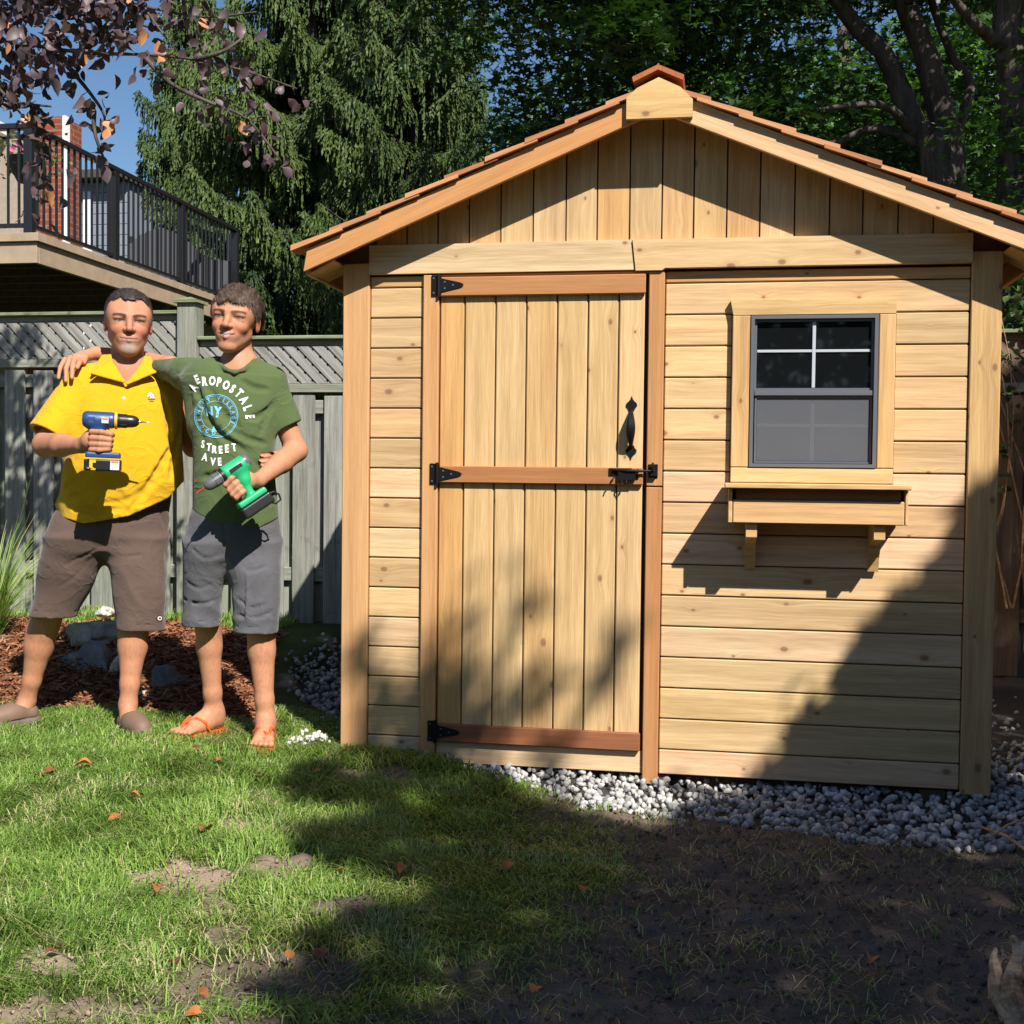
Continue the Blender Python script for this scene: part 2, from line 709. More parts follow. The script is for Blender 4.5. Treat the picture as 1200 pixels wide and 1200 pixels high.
# ------------------------------------------------------------------ door
door = bpy.data.objects.new('door', None)
link(door, shed)
dx = [0.3875, 0.485, 0.606, 0.725, 0.844, 0.961, 1.077, 1.176]
dcol = [(0.98, 0.80, 0.58), (1.02, 0.98, 0.88), (1.0, 1.0, 0.93), (0.97, 0.90, 0.76), (0.99, 0.96, 0.86), (1.0, 0.99, 0.90), (1.04, 1.03, 0.98)]
for i in range(7):
    board('door_plank', dx[i] + 0.0025, dx[i + 1] - 0.0025, 0.092, 1.878, 0.004, 0.026, CEDAR, door, 'z', dcol[i], 0.004)
board('door_back', 0.392, 1.172, 0.095, 1.875, 0.027, 0.038, DARKGAP, door, 'z')
board('door_rail', 0.3885, 1.177, 1.808, 1.880, -0.018, 0.002, CEDAR_CLEAR, door, 'x', (0.80, 0.62, 0.50), 0.003)
board('door_rail', 0.3885, 1.177, 1.094, 1.158, -0.018, 0.002, CEDAR_CLEAR, door, 'x', (0.74, 0.54, 0.43), 0.003)
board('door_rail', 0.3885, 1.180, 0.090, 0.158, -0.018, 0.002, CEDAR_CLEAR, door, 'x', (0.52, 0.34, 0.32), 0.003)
# jambs and threshold board
board('door_jamb', 0.3235, 0.3845, -0.004, 1.8915, -0.008, 0.024, CEDAR_CLEAR, shed, 'z', (1.06, 0.96, 0.84), 0.003)
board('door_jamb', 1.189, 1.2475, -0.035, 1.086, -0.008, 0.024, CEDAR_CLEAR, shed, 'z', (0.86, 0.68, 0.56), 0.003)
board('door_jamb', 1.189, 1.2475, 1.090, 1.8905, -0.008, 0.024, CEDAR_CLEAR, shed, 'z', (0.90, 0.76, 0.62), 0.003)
board('threshold_board', 0.3865, 1.187, 0.002, 0.086, 0.008, 0.032, CEDAR, shed, 'x', PALE, 0.003)


def hinge(zc):
    h = MB()
    h.box(0.357, 0.384, -0.013, -0.0085, zc - 0.040, zc + 0.040)
    h.box(0.390, 0.398, -0.0225, -0.0185, zc - 0.035, zc + 0.035)
    h.tube([(0.387, -0.019, zc - 0.044), (0.387, -0.019, zc + 0.044)], 0.0055, 8)
    v = [(0.398, zc - 0.026), (0.470, zc - 0.010), (0.482, zc - 0.005), (0.485, zc), (0.482, zc + 0.005), (0.470, zc + 0.010), (0.398, zc + 0.026)]
    n = len(v)
    h.poly([(x, -0.0225, z) for x, z in v] + [(x, -0.0185, z) for x, z in v],
           [list(range(n)), list(range(2 * n - 1, n - 1, -1))] + [[i, i + n, (i + 1) % n + n, (i + 1) % n] for i in range(n)])
    hg = h.build('hinge', IRON, door)
    s = MB()
    for (x, z) in ((0.412, zc + 0.012), (0.412, zc - 0.012), (0.444, zc), (0.366, zc + 0.028), (0.366, zc - 0.028)):
        s.tube([(x, -0.0245 if x > 0.39 else -0.0155, z), (x, -0.022 if x > 0.39 else -0.012, z)], 0.0035, 8)
    s.build('hinge_screws', GREYMETAL, door)


for zc in (1.849, 1.127, 0.128):
    hinge(zc)

# pull handle: two spade plates joined by a bowed grip
hx = 1.130


def spade(zc, up):
    s = 1 if up else -1
    v = [(0.0, 0.046), (0.004, 0.034), (0.010, 0.026), (0.019, 0.018), (0.021, 0.008), (0.014, 0.0), (0.010, -0.010), (0.0, -0.014)]
    v = v + [(-x, z) for x, z in v[-2:0:-1]]
    n = len(v)
    mm = MB()
    mm.poly([(hx + x, -0.0005, zc + s * z) for x, z in v] + [(hx + x, 0.0035, zc + s * z) for x, z in v],
            [list(range(n)), list(range(2 * n - 1, n - 1, -1))] + [[i, i + n, (i + 1) % n + n, (i + 1) % n] for i in range(n)])
    return mm


hm = spade(1.382, True)
s2 = spade(1.232, False)
hm.poly(s2.V, s2.F)
pts, rad = [], []
for i in range(15):
    t = i / 14
    pts.append((hx, 0.0 - 0.042 * math.sin(math.pi * t) ** 0.7, 1.376 - t * 0.142))
    rad.append(0.006 + 0.012 * math.sin(math.pi * t) ** 1.3)
hm.tube(pts, rad, 10)
hm.build('door_handle', IRON, door, smooth=False)
# latch: body, bolt arm, keeper with hook
lm = MB()
lm.box(1.050, 1.135, -0.0225, -0.0185, 1.128, 1.156)
lm.box(1.085, 1.150, -0.034, -0.0225, 1.112, 1.152)
lm.tube([(1.066, -0.028, 1.150), (1.120, -0.036, 1.147), (1.150, -0.036, 1.146), (1.222, -0.028, 1.147)], [0.005, 0.006, 0.005, 0.004], 8)
lm.tube([(1.100, -0.03, 1.118), (1.098, -0.034, 1.100), (1.108, -0.034, 1.092), (1.116, -0.034, 1.102), (1.118, -0.03, 1.118)], 0.0035, 6)
lm.tube([(1.072, -0.028, 1.122), (1.060, -0.034, 1.108), (1.056, -0.034, 1.096)], 0.003, 6)
lm.tube([(1.158, -0.02, 1.152), (1.158, -0.034, 1.135), (1.158, -0.02, 1.118)], 0.004, 6)
lm.build('latch', IRON, door)
km = MB()
km.box(1.197, 1.232, -0.013, -0.0085, 1.122, 1.172)
km.tube([(1.214, -0.012, 1.150), (1.214, -0.034, 1.150), (1.214, -0.036, 1.166), (1.214, -0.026, 1.176)], [0.005, 0.006, 0.006, 0.004], 8)
km.box(1.206, 1.230, -0.030, -0.013, 1.128, 1.146)
km.build('latch_keeper', IRON, door)

# ------------------------------------------------------------------ window
win = bpy.data.objects.new('window', None)
link(win, shed)
board('window_casing', 1.498, 1.5625, 1.165, 1.7215, -0.016, 0.011, CEDAR, shed, 'z', (0.98, 0.90, 0.76), 0.003)
board('window_casing', 2.0185, 2.076, 1.165, 1.7215, -0.016, 0.011, CEDAR, shed, 'z', (0.98, 0.88, 0.72), 0.003)
prism('window_casing', [(1.500, 1.7235), (2.076, 1.7235), (2.076, 1.772), (1.489, 1.779), (1.496, 1.745)], -0.016, 0.011, CEDAR, shed, (1.02, 0.98, 0.86))
board('window_casing', 1.498, 2.076, 1.108, 1.163, -0.016, 0.011, CEDAR, shed, 'x', (1.04, 1.0, 0.90), 0.003)


def frame(x0, x1, z0, z1, w, y0, y1, mat, name, parent):
    f = MB()
    f.box(x0, x0 + w, y0, y1, z0, z1)
    f.box(x1 - w, x1, y0, y1, z0, z1)
    f.box(x0 + w, x1 - w, y0, y1, z0, z0 + w)
    f.box(x0 + w, x1 - w, y0, y1, z1 - w, z1)
    return f.build(name, mat, parent)


frame(1.565, 2.016, 1.166, 1.7205, 0.013, -0.020, 0.030, GREYMETAL, 'window_frame', win)
frame(1.579, 2.002, 1.448, 1.706, 0.008, -0.002, 0.014, GREYMETAL, 'upper_sash', win)
board('meeting_rail', 1.579, 2.002, 1.427, 1.4465, -0.014, 0.012, GREYMETAL, win)
frame(1.583, 2.000, 1.181, 1.425, 0.007, -0.004, 0.004, GREYMETAL, 'screen_frame', win)
px0, px1 = 1.588, 1.993
mx_, mz_ = 1.7915, 1.5915
for (a, b, c, d) in ((px0, mx_ - .006, mz_ + .005, 1.697), (mx_ + .006, px1, mz_ + .005, 1.697), (px0, mx_ - .006, 1.457, mz_ - .005), (mx_ + .006, px1, 1.457, mz_ - .005)):
    board('pane', a, b, c, d, 0.006, 0.009, GLASS, win, ch=0.0005)
board('muntin', mx_ - 0.006, mx_ + 0.006, 1.457, 1.697, 0.000, 0.012, MUNTIN, win, 'z', ch=0.001)
board('muntin', px0, mx_ - 0.0062, mz_ - 0.005, mz_ + 0.005, 0.001, 0.011, MUNTIN, win, ch=0.001)
board('muntin', mx_ + 0.0062, px1, mz_ - 0.005, mz_ + 0.005, 0.001, 0.011, MUNTIN, win, ch=0.001)
mz2 = 1.320
for (a, b, c, d) in ((1.591, mx_ - .007, mz2 + .006, 1.417), (mx_ + .007, 1.992, mz2 + .006, 1.417), (1.591, mx_ - .007, 1.189, mz2 - .006), (mx_ + .007, 1.992, 1.189, mz2 - .006)):
    board('pane', a, b, c, d, 0.0205, 0.0235, GLASS, win, ch=0.0005)
board('muntin', mx_ - 0.007, mx_ + 0.007, 1.189, 1.417, 0.012, 0.020, MUNTIN, win, 'z', ch=0.001)
board('muntin', 1.591, mx_ - 0.0072, mz2 - 0.006, mz2 + 0.006, 0.013, 0.020, MUNTIN, win, ch=0.001)
board('muntin', mx_ + 0.0072, 1.992, mz2 - 0.006, mz2 + 0.006, 0.013, 0.020, MUNTIN, win, ch=0.001)
board('insect_screen', 1.591, 1.992, 1.189, 1.417, 0.0, 0.0008, SCREEN, win, ch=0.0001)

# flower box under the window
fb = bpy.data.objects.new('flower_box', None)
link(fb, shed)
board('box_lid', 1.478, 2.109, 1.0885, 1.1065, -0.245, -0.0005, CEDAR, fb, 'x', (1.02, 0.96, 0.84), 0.003)
board('box_front', 1.508, 2.092, 0.966, 1.048, -0.202, -0.182, CEDAR, fb, 'x', (1.02, 0.90, 0.78), 0.003)
board('box_shade_strip', 1.518, 2.083, 1.0475, 1.087, -0.178, -0.160, CEDAR_CLEAR, fb, 'x', (0.62, 0.5, 0.45), 0.002)  # dark tinted strip standing in for the lid's shade above the front board
board('box_end', 1.492, 1.506, 0.966, 1.0875, -0.204, 0.0, CEDAR, fb, 'y', (1.02, 0.95, 0.8), 0.002)
board('box_end', 2.094, 2.104, 0.966, 1.0875, -0.204, 0.0, CEDAR, fb, 'y', (1.02, 0.95, 0.8), 0.002)
board('box_floor', 1.507, 2.093, 0.968, 0.982, -0.180, 0.0, CEDAR, fb, 'x', (0.9, 0.8, 0.7), 0.002)
for x0 in (1.556, 1.995):
    pp = [(-0.178, 0.964), (-0.002, 0.964), (-0.002, 0.800), (-0.012, 0.790), (-0.030, 0.842), (-0.062, 0.888), (-0.100, 0.905), (-0.178, 0.915)]
    # bracket: profile in the y-z plane
    n = len(pp)
    mm = MB()
    mm.poly([(x0, y, z) for y, z in pp] + [(x0 + 0.038, y, z) for y, z in pp],
            [list(range(n)), list(range(2 * n - 1, n - 1, -1))] + [[i, i + n, (i + 1) % n + n, (i + 1) % n] for i in range(n)])
    o = mm.build('bracket', CEDAR, fb, loc=(x0, -0.09, 0.88))
    o.color = (0.98, 0.88, 0.72, 1)

# ------------------------------------------------------------------ roof
roof = bpy.data.objects.new('roof', None)
link(roof, shed)
YF, YB = -0.14, SD + 0.14
TH = 0.083                                 # upright depth of the rake boards
XE_L, XE_R = -0.112, 2.552
for sgn, xe in ((-1, XE_L), (1, XE_R)):
    xt = AX + sgn * 0.002
    cut = 0.035 * sgn
    poly = [(xt, AZ), (xt, AZ + TH), (xe - cut * 0.4, zrake(xe) + TH - 0.0), (xe, zrake(xe))]
    for (y0, y1) in ((YF, YF + 0.022), (YB - 0.022, YB)):
        prism('rake_board', poly, y0, y1, CEDAR_CLEAR if sgn < 0 else CEDAR, roof,
              (1.03, 0.84, 0.66) if sgn < 0 else (1.12, 1.06, 1.08), rotgrain=-sgn * math.atan(SL))
    # deck sheet and eave board
    za, zb = AZ + 0.045, zrake(xe) + 0.045
    prism('roof_deck', [(AX, AZ + TH - 0.014), (xe, zrake(xe) + TH - 0.014), (xe, zrake(xe) + TH - 0.003), (AX, AZ + TH - 0.003)],
          YF + 0.023, YB - 0.023, CEDAR, roof, (0.9, 0.75, 0.6), rotgrain=-sgn * math.atan(SL))
    board('eave_board', min(xe, xe - sgn * 0.02), max(xe, xe - sgn * 0.02), zrake(xe) - 0.012, zrake(xe) + TH - 0.016, YF + 0.0225, YB - 0.0225, CEDAR, roof, 'y', (1, .85, .7))
    for yy in np.linspace(0.1, SD - 0.14, 5):
        xa, xb = (AX + sgn * 1.215, xe - sgn * 0.022)
        prism('rafter_tail', [(xa, zrake(xa) + 0.002), (xb, zrake(xb) + 0.002), (xb, zrake(xb) + 0.066), (xa, zrake(xa) + 0.066)],
              yy, yy + 0.038, CEDAR, roof, (0.9, 0.75, 0.6))
    prism('soffit', [(AX + sgn * 1.22, zrake(AX + sgn * 1.22) - 0.006), (xe - sgn * 0.021, zrake(xe) - 0.006), (xe - sgn * 0.021, zrake(xe) + 0.0), (AX + sgn * 1.22, zrake(AX + sgn * 1.22) + 0.0)],
          YF + 0.0225, 0.09, CEDAR, roof, (0.95, 0.85, 0.7))

# shingles in courses, butt steps show along the rake
EXPO = 0.148                               # horizontal run per course
rr = random.Random(9)
stuffV, stuffF = [], []
nsh = 0
for sgn in (-1, 1):
    xe = AX + sgn * 1.372
    ncourse = 10
    for c in range(ncourse):
        xb = xe - sgn * c * EXPO
        xt = xb - sgn * (EXPO + 0.05)
        if (xt - AX) * sgn < 0.0:
            xt = AX + sgn * 0.002
        if abs(xb - AX) < 0.03:
            continue
        y = YF - 0.022 + rr.uniform(-0.006, 0.004)
        first = 0
        while y < YB + 0.01:
            w = rr.uniform(0.075, 0.14)
            if y + w > YB + 0.02:
                w = YB + 0.022 - y
                if w < 0.02:
                    break
            jb = rr.uniform(-0.004, 0.004)
            xbb = xb + jb * 1.5
            # wedge: butt thick, tip thin, lying on the course below
            zb0 = AZ + TH - SL * abs(xbb - AX) + 0.010
            zt0 = AZ + TH - SL * abs(xt - AX) + 0.000
            tb, tt = 0.019 + rr.uniform(-.002, .002), 0.013
            P = [(xbb, zb0), (xt, zt0), (xt, zt0 + tt), (xbb, zb0 + tb)]
            col = tint((0.98, 0.90, 0.80), 0.14) if rr.random() < 0.75 else tint((0.85, 0.68, 0.58), 0.1)
            if first < 5 and nsh < 110:
                prism('shingle', P, y + 0.001, y + w - 0.002, SHINGLE, roof, col, rotgrain=-sgn * math.atan(SL) + (math.pi if sgn < 0 else 0))
                nsh += 1
            else:
                b = len(stuffV)
                for yy in (y + 0.001, y + w - 0.002):
                    stuffV += [(px, yy, pz) for px, pz in P]
                ff = [[0, 1, 2, 3], [7, 6, 5, 4]] + [[i, i + 4, (i + 1) % 4 + 4, (i + 1) % 4] for i in range(4)]
                stuffF += [[b + i for i in f] for f in ff]
            first += 1
            y += w
so_ = mesh_np('roof_shingles', stuffV, stuffF, SHINGLE, roof)
so_.color = (0.95, 0.86, 0.76, 1)
so_['kind'] = 'stuff'
# ridge caps
y = YF - 0.035
k = 0
while y < YB:
    L = 0.26
    dz = 0.006 if k % 2 else 0.0
    for sgn in (-1, 1):
        x1 = AX + sgn * 0.088
        top = AZ + TH + 0.072
        P = [(AX, top - 0.018 + dz), (x1, top - 0.018 - 0.030 * 1.35 + dz), (x1 + sgn * 0.004, top + 0.000 - 0.030 * 1.35 + dz), (AX, top + dz)]
        prism('ridge_cap', P, y, y + L - 0.002, SHINGLE, roof, (0.78, 0.46, 0.34), rotgrain=math.pi / 2)
    y += L - 0.01 if k % 2 else L - 0.002
    k += 1
board('ridge_board', AX - 0.012, AX + 0.012, AZ + 0.03, AZ + TH + 0.048, YF + 0.03, YB - 0.03, CEDAR, roof, 'y', (0.8, 0.6, 0.5))
# gusset plate on the apex
prism('gusset_plate', [(1.108, 2.409), (1.344, 2.409), (1.344, 2.470), (1.300, 2.515), (1.222, 2.553), (1.145, 2.518), (1.108, 2.486)],
      YF - 0.024, YF - 0.002, CEDAR, roof, (1.10, 1.05, 0.86))
# ------------------------------------------------------------------ ground
def sstep(a, b, x):
    t = np.clip((np.asarray(x, float) - a) / (b - a), 0, 1)
    return t * t * (3 - 2 * t)


GFX = [-0.8, -0.63, -0.30, -0.15, 0.0, 0.3, 0.45, 0.864, 1.25, 1.635, 2.03, 2.36, 3.6]
GFY = [1.75, 1.20, 0.72, 0.50, 0.20, 0.03, -0.02, -0.28, -0.54, -0.60, -0.64, -0.66, -0.72]


def gravel_in(x, y):
    """signed metres inside the gravel bed (positive inside)"""
    yf = np.interp(x, GFX, GFY)
    wob = (vnoise(np.asarray(x) * 4, np.asarray(y) * 4, 0, 3) - 0.5) * 0.10
    d = np.minimum(np.minimum(y - yf, x + 0.80), 2.62 - y)
    return d + wob


def bed_in(x, y):
    """mulched bed behind the men"""
    x = np.asarray(x, float)
    y = np.asarray(y, float)
    wob = (vnoise(x * 3, y * 3, 0, 9) - 0.5) * 0.14
    return np.minimum(np.minimum(y - np.interp(x, [-3, -1.2, -0.75, -0.35], [0.50, 0.46, 0.40, 0.34]),
                                 np.interp(y, [0.3, 0.8, 1.4, 2.2], [-0.36, -0.62, -0.86, -1.1]) - x), 2.25 - y) + wob


def gh(x, y):
    x = np.asarray(x, float)
    y = np.asarray(y, float)
    h = 0.035 * sstep(0.8, -0.6, x) - 0.01
    h = h + 0.15 * sstep(0.9, 2.6, y) * sstep(1.5, -1.0, x)
    b = sstep(0.0, 0.5, bed_in(x, y))
    h = h + 0.13 * b * sstep(0.3, 1.2, y)
    g = sstep(-0.06, 0.08, gravel_in(x, y))
    h = h * (1 - 0.5 * g) - 0.045 * g
    # lip of turf in front of the left corner
    h = h + 0.035 * np.exp(-(((x - 0.22) / 0.30) ** 2 + ((y + 0.13) / 0.12) ** 2))
    h = h + (fbm(x * 1.3, y * 1.3, 0, 3, 4) - 0.5) * 0.05
    return h


BARE = [(233, 1036, .10, .05), (179, 1036, .09, .025), (325, 1018, .10, .045), (350, 1127, .16, .06), (275, 1140, .16, .05), (240, 1155, .12, .05),
        (58, 1132, .07, .025), (104, 1188, .08, .04), (160, 1190, .08, .04), (268, 1088, .05, .03), (405, 1058, .10, .035), (248, 1062, .06, .03),
        (20, 1190, .07, .04), (375, 1140, .10, .05), (215, 1020, .05, .03), (300, 1200, .1, .03)]
BAREW = [(*atz(a, b, 0.0)[:2], c, d) for a, b, c, d in BARE]


def bare(x, y):
    """0 turf .. 1 open soil"""
    x = np.asarray(x, float)
    y = np.asarray(y, float)
    edge = np.interp(y, [-2.6, -2.0, -1.2, -0.6, 0.0], [0.25, 0.60, 1.10, 0.95, 0.80])
    r = sstep(-0.25, 0.55, x - edge + (fbm(x * 2.2, y * 2.2, 0, 4, 21) - 0.5) * 1.1)
    for (cx, cy, rx, ry) in BAREW:
        q = ((x - cx) / rx) ** 2 + ((y - cy) / (ry * 2.1)) ** 2
        r = np.maximum(r, sstep(1.5, 0.5, q + (vnoise(x * 22, y * 22, 0, 5) - 0.5) * 1.4))
    n = fbm(x * 3.1, y * 3.1, 5.0, 3, 33)
    r = np.maximum(r, 0.9 * sstep(0.70, 0.78, n))
    return r


def grid_axis(segs):
    out = [np.array([segs[0][0]])]
    for a, b, st in segs:
        n = max(1, int(round((b - a) / st)))
        out.append(np.linspace(a, b, n + 1)[1:])
    return np.concatenate(out)


GX = grid_axis([(-300, -60, 40), (-60, -12, 6), (-12, -3.2, 0.6), (-3.2, -2.6, 0.06), (-2.6, 2.7, 0.017), (2.7, 4.2, 0.06), (4.2, 12, 0.6), (12, 60, 6), (60, 300, 40)])
GY = grid_axis([(-300, -60, 40), (-60, -12, 6), (-12, -3.4, 0.6), (-3.4, -2.7, 0.06), (-2.7, 0.7, 0.017), (0.7, 3.2, 0.05), (3.2, 12, 0.6), (12, 60, 6), (60, 300, 40)])
XX, YY = np.meshgrid(GX, GY, indexing='ij')
ZZ = gh(XX, YY)
far = np.maximum(np.abs(XX), np.abs(YY))
ZZ = np.where(far > 8, ZZ * 0 - 0.02, ZZ)
near = sstep(5, 3.4, far)
br = bare(XX, YY)
gi = sstep(-0.02, 0.06, gravel_in(XX, YY))
bi = sstep(-0.03, 0.05, bed_in(XX, YY))
rough = (fbm(XX * 9, YY * 9, 0, 4, 50) - 0.5) * 0.055 + (np.abs(fbm(XX * 24, YY * 24, 0, 3, 60) - 0.5)) * 0.045
ZZ = ZZ + near * rough * (0.25 + 0.75 * np.maximum(br, bi)) * (1 - 0.8 * gi)
# colours of turf thatch, soil, gravel fines, mulch
n1 = fbm(XX * 6, YY * 6, 0, 3, 70)[..., None]
n2 = vnoise(XX * 40, YY * 40, 0, 71)[..., None]
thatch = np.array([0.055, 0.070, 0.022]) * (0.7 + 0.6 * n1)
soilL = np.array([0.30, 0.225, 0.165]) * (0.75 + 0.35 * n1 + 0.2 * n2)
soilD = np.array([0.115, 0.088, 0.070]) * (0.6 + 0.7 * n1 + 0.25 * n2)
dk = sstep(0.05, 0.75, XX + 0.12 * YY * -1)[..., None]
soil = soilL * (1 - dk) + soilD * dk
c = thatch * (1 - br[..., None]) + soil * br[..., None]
c = c * (1 - gi[..., None]) + np.array([0.06, 0.055, 0.05]) * gi[..., None]
c = c * (1 - bi[..., None]) + np.array([0.14, 0.062, 0.032]) * (0.7 + 0.6 * n2) * bi[..., None]
nx, ny = len(GX), len(GY)
V = np.stack([XX, YY, ZZ], -1).reshape(-1, 3)
ii, jj = np.meshgrid(np.arange(nx - 1), np.arange(ny - 1), indexing='ij')
a = (ii * ny + jj).ravel()
F = np.stack([a, a + ny, a + ny + 1, a + 1], -1)
rgba = np.concatenate([c.reshape(-1, 3), np.ones((nx * ny, 1))], 1)
GROUND_M = attr_mat('soil_and_turf', 0.95, 0.1, bump=0.7, scale=160, bd=0.006, var=0.25)
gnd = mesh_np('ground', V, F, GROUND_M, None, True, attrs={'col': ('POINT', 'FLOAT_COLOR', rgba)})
gnd['kind'] = 'structure'


def gz(x, y):
    x = np.asarray(x, float)
    y = np.asarray(y, float)
    r = (fbm(x * 9, y * 9, 0, 4, 50) - 0.5) * 0.055
    g = sstep(-0.02, 0.06, gravel_in(x, y))
    w = 0.25 + 0.75 * np.maximum(bare(x, y), sstep(-0.03, 0.05, bed_in(x, y)))
    return gh(x, y) + (r + 0.004) * w * (1 - 0.8 * g)


# ------------------------------------------------------------------ scattered copies of small shapes
def rotmats(n, tilt=None):
    """random rotations; tilt limits how far local z leans from up"""
    a = rng.uniform(0, 2 * np.pi, n)
    if tilt is None:
        q = rng.normal(size=(n, 4))
        q /= np.linalg.norm(q, axis=1)[:, None]
        w, x, y, z = q.T
        return np.stack([np.stack([1 - 2 * (y * y + z * z), 2 * (x * y - z * w), 2 * (x * z + y * w)], -1),
                         np.stack([2 * (x * y + z * w), 1 - 2 * (x * x + z * z), 2 * (y * z - x * w)], -1),
                         np.stack([2 * (x * z - y * w), 2 * (y * z + x * w), 1 - 2 * (x * x + y * y)], -1)], 1)
    t = rng.normal(0, tilt, n)
    b = rng.uniform(0, 2 * np.pi, n)
    ca, sa = np.cos(a), np.sin(a)
    Z = np.zeros(n)
    O = np.ones(n)
    Ra = np.stack([np.stack([ca, -sa, Z], -1), np.stack([sa, ca, Z], -1), np.stack([Z, Z, O], -1)], 1)
    ct, st = np.cos(t), np.sin(t)
    ux, uy = np.cos(b), np.sin(b)
    Rt_ = np.stack([np.stack([ct + ux * ux * (1 - ct), ux * uy * (1 - ct), uy * st], -1),
                    np.stack([ux * uy * (1 - ct), ct + uy * uy * (1 - ct), -ux * st], -1),
                    np.stack([-uy * st, ux * st, ct], -1)], 1)
    return Rt_ @ Ra


def scatter(tv, tf, P, R, S, tone=None):
    """tv (k,3), tf (m,q): copies at P (n,3) with rotation R and scale S (n,3) or (n,)"""
    n, k = len(P), len(tv)
    S = np.asarray(S, float)
    if S.ndim == 1:
        S = S[:, None].repeat(3, 1)
    v = tv[None] * S[:, None, :]
    v = np.einsum('nij,nkj->nki', R, v) + P[:, None, :]
    f = (tf[None] + (np.arange(n) * k)[:, None, None]).reshape(-1, tf.shape[1])
    t = None
    if tone is not None:
        t = np.repeat(tone, len(tf))
    return v.reshape(-1, 3), f, t


def ico(sub=1, seed=0, amp=0.25):
    import bmesh
    bm = bmesh.new()
    bmesh.ops.create_icosphere(bm, subdivisions=sub, radius=1.0)
    v = np.array([x.co[:] for x in bm.verts])
    f = np.array([[q.index for q in x.verts] for x in bm.faces])
    bm.free()
    r = 1 + amp * (vnoise(v[:, 0] * 1.4 + seed * 3.1, v[:, 1] * 1.4 + 7, v[:, 2] * 1.4, seed) - 0.5) * 2
    v = v * r[:, None]
    # chop a few flat facets as on crushed stone
    rs_ = np.random.default_rng(seed + 100)
    for _ in range(9):
        d = rs_.normal(size=3)
        d /= np.linalg.norm(d)
        h = rs_.uniform(0.5, 0.78)
        s = v @ d
        v = v - np.maximum(s - h, 0)[:, None] * d * 0.9
    return v, f


# gravel: a pile two stones deep
GRAVEL_M = NM('limestone_gravel', 0.85, 0.2)
_g = GRAVEL_M.n('Attribute', attribute_name='tone').outputs['Fac']
_c = GRAVEL_M.ramp(_g, [(0.0, (0.17, 0.168, 0.162)), (0.35, (0.34, 0.33, 0.312)), (0.7, (0.46, 0.45, 0.43)), (1.0, (0.62, 0.61, 0.58))])
_n = GRAVEL_M.noise(GRAVEL_M.coord(), 90, 4, 0.6)
GRAVEL_M.color(GRAVEL_M.mix(1.0, _c, GRAVEL_M.ramp(_n, [(0.3, (0.8,) * 3), (0.7, (1.1,) * 3)]), 'MULTIPLY'))
GRAVEL_M.bump(_n, 0.4, 0.003)
n = 19000
gx_ = rng.uniform(-0.9, 3.3, n)
gy_ = rng.uniform(-0.85, 2.3, n)
d = gravel_in(gx_, gy_)
keep = (d > -0.02) & ~((gx_ > 0.16) & (gx_ < 2.3) & (gy_ > 0.25))  & ((rng.random(n) < 0.55) | (gy_ < 0.5)) & ~((gx_ > 2.5) & (gy_ > 1.0) & (rng.random(n) < 0.85))
stray = (d > -0.12) & (d <= -0.02) & (rng.random(n) < 0.10)
keep |= stray
gx_, gy_ = gx_[keep], gy_[keep]
n = len(gx_)
VV, FF, TT = [], [], []
off = 0
sel = rng.integers(0, 6, n)
for k in range(6):
    tv, tf = ico(1, k, 0.3)
    q = sel == k
    m_ = q.sum()
    s = rng.uniform(0.009, 0.0205, m_)
    S = np.stack([s * rng.uniform(0.9, 1.35, m_), s * rng.uniform(0.8, 1.1, m_), s * rng.uniform(0.6, 0.9, m_)], -1)
    lay = rng.random(m_)
    z = gz(gx_[q], gy_[q]) + s * 0.35 + lay * 0.030
    P = np.stack([gx_[q], gy_[q], z], -1)
    tone = np.clip(rng.normal(0.52, 0.26, m_), 0, 1)
    v, f, t = scatter(tv, tf, P, rotmats(m_), S, tone)
    VV.append(v)
    FF.append(f + off)
    TT.append(t)
    off += len(v)
o = mesh_np('gravel', np.concatenate(VV), np.concatenate(FF), GRAVEL_M.m, attrs={'tone': ('FACE', 'FLOAT', np.concatenate(TT))})
o['kind'] = 'stuff'
tag(o, 'grey crushed stone gravel spread round the base of the shed', 'gravel')

# small white stones spilt at the left corner of the bed
tv, tf = ico(1, 3, 0.3)
cw = atz(366, 872, 0.03)
n = 46
P = np.stack([cw[0] + rng.normal(0, 0.045, n), cw[1] + rng.normal(0, 0.05, n), np.zeros(n)], -1)
P[:, 2] = gz(P[:, 0], P[:, 1]) + 0.030 + rng.uniform(0, 0.03, n)
v, f, t = scatter(tv, tf, P, rotmats(n), rng.uniform(0.009, 0.016, n))
o = mesh_np('white_stones', v, f, plain_mat('white_marble_chip', (0.50, 0.49, 0.45), 0.8, 0.3, var=0.1))
o['kind'] = 'stuff'
tag(o, 'little pile of bright white stones on the lawn edge by the shed corner', 'stones')

# mulch chips
chip = np.array([[-1, -.25, 0], [1, -.18, 0], [0.9, .2, .05], [-0.9, .25, 0], [0, 0, .3]], float)
chf = np.array([[0, 1, 4], [1, 2, 4], [2, 3, 4], [3, 0, 4]])
n = 26000
x = rng.uniform(-3.3, -0.3, n)
y = rng.uniform(0.3, 2.3, n)
kp = bed_in(x, y) > -0.01
x, y = x[kp], y[kp]
n = len(x)
P = np.stack([x, y, gz(x, y) + rng.uniform(0.0, 0.03, n)], -1)
v, f, t = scatter(chip, chf, P, rotmats(n, 0.45), rng.uniform(0.010, 0.026, n), rng.random(n))
MULCH = leaf_mat('bark_mulch', (0.10, 0.035, 0.018), (0.38, 0.17, 0.085), 0.0, 0.9, 0.1)
o = mesh_np('mulch', v, f, MULCH, attrs={'tone': ('FACE', 'FLOAT', t)})
o['kind'] = 'stuff'
